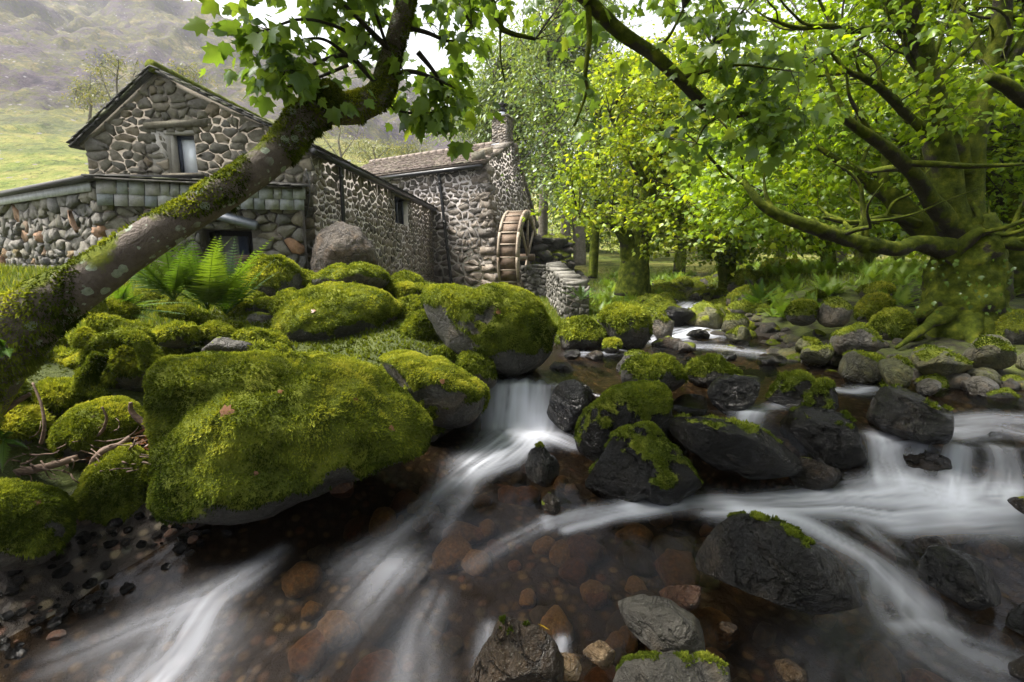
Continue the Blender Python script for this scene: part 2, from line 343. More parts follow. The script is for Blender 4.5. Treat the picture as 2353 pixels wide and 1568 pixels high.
def mat_wood(name, a, b, along='X'):
    m = M(name); p = m.coord('Object'); mp = m.n("Mapping"); mp.inputs['Scale'].default_value = (3, 3, 22); m.l(p, mp.inputs[0])
    n = m.noise(2.5, 6, 0.65, mp.outputs[0], 0.6); st = m.noise(1.6, 4, 0.6); c = m.ramp(n, [(0.3, a), (0.7, b)])
    c = m.mix(m.maprange(st, 0.45, 0.7), c, m.mix(1.0, c, (0.5, 0.45, 0.42), 'MULTIPLY'))
    return m.done(m.bsdf(c, 0.75, m.bump(n, 0.4, 0.01), 0.3))
MAT['wheel_brown'] = mat_wood('wheel_board', (0.08, 0.054, 0.037), (0.17, 0.12, 0.083))
MAT['wheel_pale'] = mat_wood('wheel_rim', (0.19, 0.15, 0.11), (0.36, 0.30, 0.235))
MAT['deadwood'] = mat_wood('dead_wood', (0.07, 0.045, 0.032), (0.19, 0.13, 0.095))
g_ = M('window_glass'); MAT['glass'] = g_.done(g_.bsdf((0.05, 0.06, 0.07), 0.03, None, 1.0))
g_ = M('painted_sky_sheen'); MAT['glass_painted_sheen'] = g_.done(g_.bsdf((0.80, 0.84, 0.90), 0.08, g_.bump(g_.noise(5, 2), 0.3, 0.05), 0.9))  # pale base colour paints the bright sky reflection on the pane
SYC = [(0.12, (0.045, 0.085, 0.010)), (0.38, (0.11, 0.19, 0.014)), (0.60, (0.20, 0.31, 0.018)), (0.84, (0.33, 0.42, 0.022)), (0.99, (0.52, 0.48, 0.03))]
MAT['leaf_near'] = mat_leaf('sycamore_leaf', [(0.1, (0.055, 0.105, 0.026)), (0.4, (0.115, 0.20, 0.04)), (0.75, (0.21, 0.31, 0.05)), (0.95, (0.32, 0.40, 0.06))], 0.64, 0.06)
MAT['leaf_syc'] = mat_leaf('sycamore_crown', SYC, 0.62, 0.05)
MAT['leaf_gold'] = mat_leaf('golden_crown', [(0.1, (0.05, 0.095, 0.012)), (0.4, (0.15, 0.22, 0.016)), (0.65, (0.28, 0.37, 0.03)), (0.92, (0.50, 0.50, 0.05))], 0.55, 0.04)
MAT['leaf_grey'] = mat_leaf('ash_crown', [(0.1, (0.045, 0.085, 0.025)), (0.5, (0.12, 0.19, 0.05)), (0.9, (0.25, 0.31, 0.08))], 0.45, 0.08)
MAT['leaf_birch'] = mat_leaf('birch_crown', [(0.1, (0.05, 0.07, 0.03)), (0.5, (0.12, 0.14, 0.06)), (0.9, (0.22, 0.20, 0.09))], 0.45, 0.05)
MAT['fern'] = mat_leaf('fern_green', [(0.1, (0.018, 0.045, 0.008)), (0.45, (0.050, 0.105, 0.013)), (0.8, (0.105, 0.165, 0.02)), (0.97, (0.20, 0.18, 0.03))], 0.5, 0.04)
MAT['bracken'] = mat_leaf('bracken_green', [(0.1, (0.06, 0.12, 0.02)), (0.5, (0.15, 0.25, 0.035)), (0.85, (0.27, 0.33, 0.05)), (0.98, (0.32, 0.22, 0.06))], 0.45, 0.03)
MAT['grass'] = mat_leaf('grass_blades', [(0.1, (0.05, 0.085, 0.015)), (0.5, (0.12, 0.17, 0.022)), (0.9, (0.26, 0.27, 0.05))], 0.4, 0.03)
MAT['dead_leaf'] = mat_leaf('dead_leaf', [(0.1, (0.09, 0.035, 0.015)), (0.6, (0.20, 0.09, 0.04)), (0.95, (0.33, 0.18, 0.06))], 0.2, 0.05)
MAT['yellow_leaf'] = mat_leaf('yellow_leaf', [(0.1, (0.5, 0.30, 0.02)), (0.9, (0.6, 0.42, 0.03))], 0.3, 0.05)
MAT['bark_lichen'] = mat_bark('lichen_bark', [(0.080, 0.062, 0.052), (0.135, 0.108, 0.092), (0.21, 0.18, 0.15)], 0.18, True)
MAT['bark_mossy'] = mat_bark('mossy_bark', [(0.018, 0.015, 0.011), (0.040, 0.033, 0.024), (0.075, 0.062, 0.046)], 0.72, mosscol=[(0.3, (0.022, 0.034, 0.005)), (0.52, (0.085, 0.108, 0.012)), (0.72, (0.20, 0.215, 0.024))])
MAT['bark_dark'] = mat_bark('dark_bark', [(0.016, 0.013, 0.010), (0.035, 0.029, 0.022), (0.065, 0.055, 0.042)], 0.12)
MAT['bark_pale'] = mat_bark('pale_bark', [(0.10, 0.085, 0.065), (0.17, 0.15, 0.12), (0.25, 0.23, 0.19)], 0.0)
MAT['root_moss'] = mat_bark('root_moss', [(0.03, 0.022, 0.014), (0.06, 0.045, 0.028), (0.10, 0.075, 0.05)], 1.2)
# ------------------------------------------------------------------ stream, terrain, hill
_ly = [-8, 1.5, 2.3, 3.0, 4.0, 4.7, 5.2, 5.6, 7.4, 8.7, 9.6, 12.5, 16.5, 22, 35, 60]
_lx = [-3.6, -3.0, -2.7, -2.2, -1.1, -.55, -.3, .3, 1.2, 2.2, 2.9, 4.2, 5.6, 8.3, 14, 26]
_ry = [-8, 4.0, 4.6, 5.5, 6.4, 7.4, 8.7, 9.6, 12.5, 16.5, 22, 35, 60]
_rx = [9, 7.5, 5.2, 4.1, 3.8, 3.7, 3.7, 4.1, 5.3, 6.4, 8.4, 14.1, 26.1]
def xl(y): return np.interp(y, _ly, _lx)
def xr(y): return np.interp(y, _ry, _rx)
def ydam(x): return np.interp(x, [-1.5, .1, .5, 1.0, 1.6, 2.2, 2.9, 3.3, 4.0, 6.0], [5.05, 5.06, 5.04, 4.6, 4.25, 4.05, 3.86, 3.68, 3.52, 3.2])
def water_z(x, y):
    yd = ydam(x)
    low = -0.085 * np.clip(3.7 - y, 0, 2.6) - 0.16 * sstep(0.7, -0.8, (y - 2.45) + 0.5 * (x + 1.35)) * sstep(-0.3, -1.6, x)
    low = low + 0.17 * sstep(-1.1, 0.0, y - yd) * sstep(2.2, 3.0, x)
    up = np.interp(y, [3, 5, 8, 8.7, 9.3, 11.2, 12.2, 17, 30, 60], [.44, .45, .48, .55, .64, .69, .80, .93, 1.12, 1.25])
    up = up - 0.12 * sstep(2.4, 3.1, x) * sstep(1.0, 0.1, y - yd)
    w = sstep(-0.09, 0.10, y - yd)
    return low + (up - low) * w
def ground_z(x, y):
    x, y = np.broadcast_arrays(np.asarray(x, float), np.asarray(y, float))
    w = water_z(np.clip(x, -6, 9), y); L, Rr = xl(y), xr(y); nz = n2(x, y, 0.9, 3, 4) - 0.5; nf = n2(x, y, 6, 5, 3) - 0.5
    inside = np.minimum(x - L, Rr - x)
    bed = w - 0.05 - 0.17 * sstep(0, 0.6, inside) + 0.09 * nf
    dl = np.clip(L - x, 0, None); dr = np.clip(x - Rr, 0, None)
    pl = np.interp(y, [0, 3, 4.5, 6, 8, 10, 14, 19, 30, 60], [.75, .85, 1.0, 1.25, 1.5, 1.32, 1.05, .90, 1.2, 1.4]) if False else np.interp(y, [0, 3.0, 3.5, 4.0, 4.6, 5.4, 6.4, 8, 10, 14, 19, 30, 60], [.08, .10, .20, .32, .52, .74, 1.0, 1.42, 1.25, .85, .62, 1.2, 1.4]) + .8 * sstep(-3.2, -4.4, x) * sstep(6, 3, y); rl = np.interp(y, [0, 4, 6, 12], [.9, 1.2, 2.2, 2.6]); lowp = np.interp(y, [0, 7, 8.5, 10, 12.5, 15, 18, 22], [.9, .85, .5, .36, .30, .36, .5, .9]); kx = sstep(-2.2, .2, x); pl = pl * (1 - kx) + np.minimum(lowp, pl) * kx
    pr = np.interp(y, [0, 5, 7, 9, 12, 16, 30, 60], [.55, .62, .78, 1.02, 1.42, 1.5, 1.35, 1.4])
    left = w - .05 + (pl - w + .05) * sstep(0, 1, dl / rl) + 0.03 * np.clip(dl - 3, 0, 12) + 0.16 * nz + 0.05 * nf
    right = w - .05 + (pr - w + .05) * sstep(0, 1, dr / np.interp(y, [0, 6, 9, 14], [3.0, 3.5, 3.0, 2.0])) + 0.03 * np.clip(dr - 4, 0, 12) + 0.22 * nz + 0.06 * nf
    g = np.where(dl > 0, left, np.where(dr > 0, right, bed))
    far = sstep(40, 90, np.hypot(x, y)); return g * (1 - far) + (1.5) * far
xs = np.unique(np.concatenate([np.linspace(-700, -40, 18), np.linspace(-40, -9, 32), np.arange(-9, 9, 0.115), np.linspace(9, 40, 40), np.linspace(40, 700, 18)]))
ys = np.unique(np.concatenate([np.linspace(-60, -3, 12), np.linspace(-3, 0.8, 12), np.arange(0.8, 13, 0.11), np.linspace(13, 32, 90), np.linspace(32, 80, 40), np.linspace(80, 700, 18)]))
GX, GY = np.meshgrid(xs, ys); GZ = ground_z(GX, GY); nx, ny = len(xs), len(ys)
def gridF(nx, ny):
    i = np.arange(ny - 1)[:, None] * nx; j = np.arange(nx - 1)[None]
    return np.stack([i + j, i + j + 1, i + nx + j + 1, i + nx + j], -1).reshape(-1, 4)
ins = np.minimum(GX - xl(GY), xr(GY) - GX); wetA = np.maximum(sstep(-0.35, 0.05, ins), sstep(-1.3, -.9, ins) * sstep(3.7, 3.3, GY) * (GX < 0)) * (GY < 60)
m = M('ground_soil'); n = m.noise(2.2, 6, 0.65); f = m.noise(24, 4, 0.65); fine = m.noise(110, 3, .7)
soil = m.ramp(f, [(0.3, (0.008, 0.006, 0.004)), (0.6, (0.022, 0.016, 0.011)), (0.8, (0.05, 0.036, 0.024))])
gr = m.ramp(m.math('ADD', m.math('MULTIPLY', n, .6), m.math('MULTIPLY', fine, .4)), [(0.3, (0.020, 0.028, 0.006)), (0.5, (0.055, 0.072, 0.012)), (0.7, (0.13, 0.14, 0.025))])
bank = m.mix(m.maprange(m.math('ADD', n, m.math('MULTIPLY', m.math('SUBTRACT', m.attr('grass'), 0.5), 1.2)), 0.35, 0.6), soil, gr)
vor = m.voro(13, None, 'F1', 'Color'); pebc = m.n("SeparateColor"); m.l(vor, pebc.inputs[0])
peb = m.ramp(pebc.outputs[0], [(0.0, (0.03, 0.024, 0.017)), (0.3, (0.085, 0.06, 0.036)), (0.5, (0.06, 0.06, 0.045)), (0.7, (0.11, 0.055, 0.036)), (0.85, (0.12, 0.11, 0.085)), (1.0, (0.20, 0.15, 0.085))])
peb = m.mix(m.maprange(m.voro(13), 0.25, 0.55), peb, (0.02, 0.014, 0.010))
colr = m.mix(m.attr('wet'), bank, peb)
hh = m.math('ADD', m.math('ADD', f, m.math('MULTIPLY', fine, .5)), m.math('MULTIPLY', m.math('SUBTRACT', 1.0, m.voro(13)), m.math('MULTIPLY', m.attr('wet'), 1.2)))
rr = m.math('SUBTRACT', 0.95, m.math('MULTIPLY', m.attr('wet'), 0.5))
MAT['ground'] = m.done(m.bsdf(colr, rr, m.bump(hh, 0.8, 0.05), 0.4))
grassA = np.clip(.62 * (ins < -.25) * (GX < 0) + .5 * (ins < -.8) + sstep(9, 15, GY) + sstep(-5.0, -6.5, GX) * .7 + sstep(20, 30, np.abs(GX)), 0, 1)
put('ground', np.stack([GX, GY, GZ], -1).reshape(-1, 3), gridF(nx, ny), MAT['ground'], None, True, {'wet': wetA, 'grass': grassA}, kind='structure')

# ---- water: one sheet, finer near the camera; foam from the falls trails along the flow
def stroke_pts(pts):
    P = []
    for u, v in pts:
        z = 0.0
        for _ in range(12):
            q = PZ(u, v, z); z = 0.5 * z + 0.5 * float(water_z(q[0], q[1]))
        P.append(PZ(u, v, z)[:2])
    return resample(np.array([list(p) + [0] for p in P]), 40)[:, :2]
STROKES = [  # pixels on the water, half width at both ends (m), strength at both ends
    ([(1200, 886), (1197, 930), (1190, 990)], .22, .24, .75, .95),
    ([(1250, 905), (1240, 985)], .08, .10, .5, .9),
    ([(1195, 990), (1150, 1030), (1095, 1065), (1045, 1105)], .30, .12, 1.0, .75),
    ([(1210, 990), (1270, 1005), (1320, 1025)], .16, .10, .9, .45),
    ([(1230, 1015), (1180, 1060), (1110, 1090), (1060, 1150)], .09, .07, .45, .2),
    ([(1045, 1105), (980, 1165), (900, 1230), (800, 1300)], .08, .12, .35, .05),
    ([(1090, 1080), (1060, 1140), (1010, 1220)], .05, .06, .5, .12),
    ([(2020, 1005), (2035, 1050), (2045, 1100)], .08, .11, .75, .9),
    ([(2120, 1015), (2110, 1060), (2090, 1110)], .05, .08, .12, .5),
    ([(2205, 1030), (2195, 1080), (2190, 1135)], .07, .10, .6, .85),
    ([(2300, 1030), (2320, 1080), (2300, 1140)], .07, .11, .6, .85),
    ([(2330, 1140), (2220, 1150), (2120, 1130), (2000, 1135), (1870, 1140), (1740, 1150), (1600, 1150), (1450, 1165)], .15, .09, .85, .4),
    ([(2180, 1175), (2050, 1185), (1930, 1170), (1800, 1175), (1640, 1180)], .12, .09, .65, .45),
    ([(1450, 1165), (1350, 1185), (1260, 1205), (1170, 1245), (1080, 1300)], .08, .05, .55, .12),
    ([(1560, 1160), (1400, 1195), (1300, 1220)], .05, .04, .5, .3),
    ([(1255, 1190), (1262, 1215)], .035, .03, .4, .3),
    ([(1700, 1175), (1830, 1200), (1930, 1250), (2010, 1300), (2080, 1370)], .12, .11, .65, .3),
    ([(1990, 1215), (2030, 1245), (2060, 1270)], .05, .05, .4, .2),
    ([(2300, 1190), (2150, 1200), (2060, 1210)], .16, .10, .4, .5),
    ([(2080, 1370), (2090, 1420), (2200, 1500), (2300, 1540)], .2, .26, .28, .16),
    ([(2060, 1435), (2130, 1430), (2180, 1450)], .05, .05, .5, .3),
    ([(1950, 1440), (1900, 1500), (1880, 1568)], .2, .2, .10, .06),
    ([(900, 1310), (850, 1370), (800, 1430)], .18, .16, .22, .06),
    ([(1000, 1380), (960, 1470), (950, 1568)], .09, .14, .08, .15),
    ([(1120, 1440), (1110, 1500), (1120, 1568)], .04, .05, .18, .3),
    ([(1290, 1470), (1270, 1568)], .03, .04, .45, .55),
    ([(1180, 1470), (1190, 1568)], .03, .03, .35, .5),
    ([(640, 1270), (570, 1320), (500, 1370), (460, 1420), (420, 1490), (350, 1568)], .06, .24, .10, .34),
    ([(430, 1400), (340, 1430), (250, 1470), (150, 1510)], .14, .12, .22, .08),
    ([(1650, 742), (1600, 762), (1545, 776), (1515, 785)], .28, .25, 1.0, .9),
    ([(1700, 752), (1620, 775)], .2, .2, .6, .6),
    ([(1605, 700), (1585, 712), (1560, 725)], .30, .22, 1.0, .7),
    ([(1640, 730), (1590, 740)], .2, .2, .7, .7),
    ([(1510, 790), (1420, 805), (1330, 815)], .22, .15, .5, .30),
    ([(1760, 815), (1660, 800), (1580, 795)], .25, .2, .35, .35),
    ([(2000, 895), (1950, 900), (1890, 890)], .12, .10, .5, .5),
    ([(2353, 965), (2250, 960), (2130, 975)], .10, .08, .4, .25),
    ([(2353, 1000), (2270, 985), (2150, 1000), (2040, 1005)], .10, .12, .35, .6),
    ([(1720, 955), (1690, 1000)], .10, .08, .6, .3),
    ([(1870, 905), (1740, 960)], .06, .08, .25, .4),
]
SP_ = [(stroke_pts(s[0]),) + tuple(s[1:]) for s in STROKES]
def foam_at(x, y):
    foam = np.zeros(x.shape); q = np.stack([x, y], -1)
    for k, (P, w0, w1, i0, i1) in enumerate(SP_):
        wm = max(w0, w1) * 2.6
        sel = (x > P[:, 0].min() - wm) & (x < P[:, 0].max() + wm) & (y > P[:, 1].min() - wm) & (y < P[:, 1].max() + wm)
        if not sel.any(): continue
        Q = q[sel]; best = np.full(len(Q), 1e9); S = np.zeros(len(Q)); T = np.zeros(len(Q)); acc = 0.0
        for a, b in zip(P[:-1], P[1:]):
            d = b - a; L = np.hypot(*d) + 1e-9; d = d / L; r = Q - a; s = np.clip(r @ d, 0, L); t = r[:, 0] * d[1] - r[:, 1] * d[0]
            dd = np.hypot(r[:, 0] - s * d[0], r[:, 1] - s * d[1]); m_ = dd < best
            best[m_] = dd[m_]; S[m_] = acc + s[m_]; T[m_] = t[m_]; acc += L
        u = S / acc; w = w0 + (w1 - w0) * u; inten = i0 + (i1 - i0) * u
        g = np.exp(-(best / w) ** 2)
        st = fbm(np.stack([T * 26 + k * 7, S * 2.0, np.full(len(T), k * 3.1)], 1), 3, 21); st2 = fbm(np.stack([T * 7 + k, S * 1.6, np.full(len(T), k * 1.7)], 1), 2, 5)
        val = inten * g * np.clip(-.08 + 2.1 * st * (0.25 + 1.25 * st2), .04, 1.25)
        foam[sel] = 1 - (1 - foam[sel]) * (1 - np.clip(val, 0, 1))
    a_ = (x * .80 - y * .60); b_ = (x * .60 + y * .80); v_ = fbm(np.stack([a_ * 9, b_ * 1.1, a_ * 0], 1), 3, 31) * fbm(np.stack([a_ * 2.2, b_ * .9, a_ * 0 + 4], 1), 3, 33)
    veil = np.clip(v_ - .26, 0, 1) * .35 * (y < ydam(x)) + np.clip(v_ - .28, 0, 1) * .25
    return foam
def water_sheet(xa, xb, ya, yb, d):
    x = np.arange(xa, xb + d * .5, d); y = np.arange(ya, yb + d * .5, d); X, Y = np.meshgrid(x, y); Z = water_z(X, Y)
    fo = foam_at(X.ravel(), Y.ravel()).reshape(X.shape)
    Z = Z + 0.012 * (n2(X, Y * 0.7, 4.0, 9, 3) - .5) * 2 + 0.035 * fo * (n2(X, Y, 6, 13, 2) - 0.2)
    V = np.stack([X, Y, Z], -1).reshape(-1, 3); F = gridF(len(x), len(y))
    keep = ((X > xl(Y) - 0.9) & (X < xr(Y) + 0.9)).ravel(); F = F[keep[F].all(1)]
    return V, F, fo.ravel()
parts = [water_sheet(-3.6, 5.2, 0.9, 5.58, 0.023), water_sheet(-0.3, 6.5, 5.58 - .02, 13.5, 0.045), water_sheet(5.2 - .02, 9, 0.9, 5.62, 0.05), water_sheet(3.5, 20, 13.46, 60, 0.3)]
V, F = join([p[:2] for p in parts]); fo = np.concatenate([p[2] for p in parts])
used = np.zeros(len(V), bool); used[F.ravel()] = True; ix = np.cumsum(used) - 1
m = M('stream_water'); fr = m.n("Fresnel"); fr.inputs[0].default_value = 1.33
mp = m.n("Mapping"); mp.inputs['Scale'].default_value = (3.2, 1.6, 1); mp.inputs['Rotation'].default_value = (0, 0, 0.7); m.l(m.pos(), mp.inputs[0])
wb = m.bump(m.noise(2.2, 2, 0.4, mp.outputs[0], 0.4), 0.16, 0.06); m.l(wb, fr.inputs['Normal'])
tr = m.n("BsdfTransparent"); tr.inputs[0].default_value = (0.50, 0.42, 0.31, 1)
gl = m.n("BsdfGlossy"); gl.inputs['Roughness'].default_value = 0.2; gl.inputs[0].default_value = (0.9, 0.93, 1, 1); m.l(wb, gl.inputs['Normal'])
mx = m.n("MixShader"); m.l(m.math('MULTIPLY', fr.outputs[0], 0.5, True), mx.inputs[0]); m.l(tr.outputs[0], mx.inputs[1]); m.l(gl.outputs[0], mx.inputs[2])
fd = m.n("BsdfDiffuse"); fd.inputs[0].default_value = (0.64, 0.67, 0.76, 1)
ft = m.n("BsdfTranslucent"); ft.inputs[0].default_value = (0.64, 0.67, 0.76, 1); fm = m.n("MixShader"); fm.inputs[0].default_value = 0.3; m.l(fd.outputs[0], fm.inputs[1]); m.l(ft.outputs[0], fm.inputs[2])
m2 = m.n("MixShader"); m.l(m.math('MINIMUM', m.math('MULTIPLY', m.attr('foam'), 0.92), 0.88), m2.inputs[0]); m.l(mx.outputs[0], m2.inputs[1]); m.l(fm.outputs[0], m2.inputs[2])
MAT['water'] = m.done(m2.outputs[0])
put('stream_water', V[used], ix[F], MAT['water'], None, True, {'foam': fo[used]}, kind='structure')

# ---- fell side behind the cottage
_a = np.array([-3.5, -1.6, -1.06, -.655, -.555, -.43, -.158, -.113, .02, .29, 1.0, 3.5]); _s = np.array([.62, .62, .60, .50, .475, .42, .305, .28, .21, .15, .13, .13])
aa = np.concatenate([np.linspace(-3.2, -1.25, 50), np.linspace(-1.25, 0.25, 230), np.linspace(.27, 2.6, 60)]); rr_ = np.concatenate([np.linspace(26, 60, 60), np.linspace(61, 300, 140), np.linspace(304, 420, 24)])
A_, R_ = np.meshgrid(aa, rr_); q = np.clip((R_ - 26) / 274, 0, 1); elev = np.interp(A_, _a, _s)
HX, HY = A_ * R_, R_.copy(); prof = 0.34 * q + 0.66 * q ** 1.5
HZ = 1.2 + elev * 300 * prof; HZ = np.where(R_ > 300, HZ + (R_ - 300) * 0.02, HZ)
rough = (fbm(np.stack([HX.ravel() * .03, HY.ravel() * .03, np.zeros(HX.size)], 1), 6, 4).reshape(HX.shape) - .5); crag = np.abs(fbm(np.stack([HX.ravel() * .06, HY.ravel() * .025, HZ.ravel() * .05], 1), 5, 8).reshape(HX.shape) - .5)
HZ = HZ + rough * (2 + 44 * q) * sstep(0, .1, q) - crag * (1.0 + 44 * q) * sstep(.02, .3, q)
HZ = np.where(q < 0.01, np.minimum(HZ, 0.9), HZ)
m = M('fell_side'); n = m.noise(0.055, 7, 0.7); f = m.noise(0.5, 5, 0.7); g = m.noise(3.0, 4, 0.7)
sz = m.n("SeparateXYZ"); m.l(m.pos(), sz.inputs[0]); up = m.maprange(sz.outputs[2], 5, 42)
low = m.ramp(m.math('ADD', m.math('MULTIPLY', n, .5), m.math('MULTIPLY', f, .5)), [(0.34, (0.05, 0.09, 0.02)), (0.46, (0.16, 0.20, 0.04)), (0.56, (0.28, 0.27, 0.08)), (0.68, (0.12, 0.10, 0.04))])
hi = m.ramp(m.math('ADD', m.math('MULTIPLY', n, .55), m.math('MULTIPLY', f, .45)), [(0.38, (0.030, 0.023, 0.036)), (0.46, (0.085, 0.064, 0.080)), (0.515, (0.068, 0.072, 0.028)), (0.60, (0.17, 0.135, 0.065))])
c = m.mix(m.math('ADD', up, m.math('MULTIPLY', m.math('SUBTRACT', m.noise(.12, 5, .7), .5), 1.1), True), low, hi)
sc = m.maprange(m.noise(0.9, 6, .75), .54, .62); c = m.mix(m.math('MULTIPLY', sc, .75), c, m.mix(up, (0.045, 0.06, 0.018), (0.045, 0.038, 0.052)))
vs2 = m.voro(.55); c = m.mix(m.math('MULTIPLY', m.maprange(m.noise(7, 3, .7), .5, .62), .45), c, m.mix(1.0, c, (.4, .38, .4), 'MULTIPLY')); c = m.mix(m.math('MULTIPLY', m.maprange(vs2, .22, .12), m.maprange(m.noise(.07, 4), .46, .56)), c, (.20, .19, .20))
MAT['fell'] = m.done(m.bsdf(c, 0.95, m.bump(m.math('ADD', m.noise(.45, 6, .75), m.math('MULTIPLY', g, .25)), 1.0, 1.6), 0.1))
put('hillside', np.stack([HX, HY, HZ], -1).reshape(-1, 3), gridF(len(aa), len(rr_)), MAT['fell'], None, True, kind='structure')
def hill_z(x, y):
    i = np.clip(np.searchsorted(rr_, y), 0, len(rr_) - 1); j = np.clip(np.searchsorted(aa, x / y), 0, len(aa) - 1); return HZ[i, j]
# ------------------------------------------------------------------ masonry
def clip_poly(poly, n, d):
    """keep the part of a 2-D polygon with n.p <= d"""
    out = []; k = len(poly)
    for i in range(k):
        a, b = poly[i], poly[(i + 1) % k]; fa, fb = n[0] * a[0] + n[1] * a[1] - d, n[0] * b[0] + n[1] * b[1] - d
        if fa <= 0: out.append(a)
        if (fa < 0 < fb) or (fb < 0 < fa):
            t = fa / (fa - fb); out.append((a[0] + t * (b[0] - a[0]), a[1] + t * (b[1] - a[1])))
    return out
def clip_convex(poly, C):
    """clip to the convex counter-clockwise polygon C"""
    for i in range(len(C)):
        a, b = C[i], C[(i + 1) % len(C)]; n = (b[1] - a[1], -(b[0] - a[0]))
        poly = clip_poly(poly, n, n[0] * a[0] + n[1] * a[1])
        if len(poly) < 3: return []
    return poly
def ccw(C):
    s = sum(C[i][0] * C[(i + 1) % len(C)][1] - C[(i + 1) % len(C)][0] * C[i][1] for i in range(len(C)))
    return list(C) if s > 0 else list(C)[::-1]
def inside(p, C):
    return all((C[(i + 1) % len(C)][0] - C[i][0]) * (p[1] - C[i][1]) - (C[(i + 1) % len(C)][1] - C[i][1]) * (p[0] - C[i][0]) >= 0 for i in range(len(C)))
def stones(C, rh, aspect, joint, depth, r, holes=(), var=.45, rough=.12):
    """list of (V(n,3) in (s,h,out), F) : rubble stones filling the convex polygon C"""
    C = ccw(C); A = np.array(C); CE = [tuple(q) for q in A + (A - A.mean(0)) / (np.abs(A - A.mean(0)) + .3) * joint * 1.2]; s0, h0 = A.min(0); s1, h1 = A.max(0); seeds = []
    h = h0 + rh * .4
    while h < h1 + rh:
        k = rh * r.uniform(1 - var, 1 + var); s = s0 - rh * aspect * r.uniform(0, 1)
        while s < s1 + rh * aspect:
            w = k * aspect * (r.uniform(.35, .8) if r.random() < .45 else r.uniform(.9, 2.2)); p = (s + w / 2, h + k / 2 + r.normal(0, .22) * k); s += w
            if inside(p, C) and not any(a <= p[0] <= b and c <= p[1] <= d for a, b, c, d in holes): seeds.append(p)
        h += k
    S = np.array(seeds); sc = np.array([1 / aspect ** .6, 1.0]); Z = S * sc; out = []
    for i in range(len(S)):
        d = ((Z - Z[i]) ** 2).sum(1); nb = np.argsort(d)[1:22]; w = rh * 4
        poly = [(S[i, 0] - w * aspect, S[i, 1] - w), (S[i, 0] + w * aspect, S[i, 1] - w), (S[i, 0] + w * aspect, S[i, 1] + w), (S[i, 0] - w * aspect, S[i, 1] + w)]
        for j in nb:
            n = (Z[j] - Z[i]) * sc; mid = (S[i] + S[j]) / 2; poly = clip_poly(poly, n, n @ mid)
            if len(poly) < 3: break
        if len(poly) >= 3: poly = clip_convex(poly, CE)
        for a, b, c, e in holes:
            if len(poly) < 3: break
            p = S[i]; P = np.array(poly)
            if P[:, 0].max() <= a or P[:, 0].min() >= b or P[:, 1].max() <= c or P[:, 1].min() >= e: continue
            if p[0] < a: poly = clip_poly(poly, (1, 0), a)
            elif p[0] > b: poly = clip_poly(poly, (-1, 0), -b)
            elif p[1] < c: poly = clip_poly(poly, (0, 1), c)
            else: poly = clip_poly(poly, (0, -1), -e)
        if len(poly) < 3: continue
        P = np.array(poly); cen = P.mean(0); rad = np.hypot(*(P - cen).T).mean()
        if rad < joint * 1.1 or rad < .02: continue
        # densify, shrink for the joint, round the corners
        Q = np.concatenate([[P[k], P[k] * .5 + P[(k + 1) % len(P)] * .5] for k in range(len(P))])
        Q = (Q * 9 + np.roll(Q, 1, 0) + np.roll(Q, -1, 0)) / 11
        v = Q - cen; L = np.hypot(v[:, 0], v[:, 1])[:, None] + 1e-9; Q = cen + v / L * np.maximum(L - joint * r.uniform(.3, 1.15), L * .4)
        Q = Q + r.normal(0, rough * joint + .045 * rad, Q.shape); n = len(Q)
        if n > 16: Q = Q[::2]; n = len(Q)
        dd = depth * r.uniform(.35, 1.15); tx, ty = r.normal(0, .12, 2) * depth / max(rad, .05)
        def ring(k, z): q = cen + (Q - cen) * k; return np.column_stack([q, np.full(n, z) + (q - cen) @ np.array([tx, ty])])
        q2 = ring(r.uniform(.84, .94), dd); q2[:, 2] += r.normal(0, depth * .14, n); q2[:, :2] += r.normal(0, .05 * rad, (n, 2))
        V = np.concatenate([ring(1.02, -.02), ring(.97, dd * .62), q2, [[cen[0], cen[1], dd * 1.06]]])
        i0 = np.arange(n); i1 = (i0 + 1) % n; F = np.concatenate([np.stack(x, 1) for x in ((i0, i1, n + i1), (i0, n + i1, n + i0), (n + i0, n + i1, 2 * n + i1), (n + i0, 2 * n + i1, 2 * n + i0), (2 * n + i0, 2 * n + i1, np.full(n, 3 * n)))])
        out.append((V, F, rad * rad))
    return out
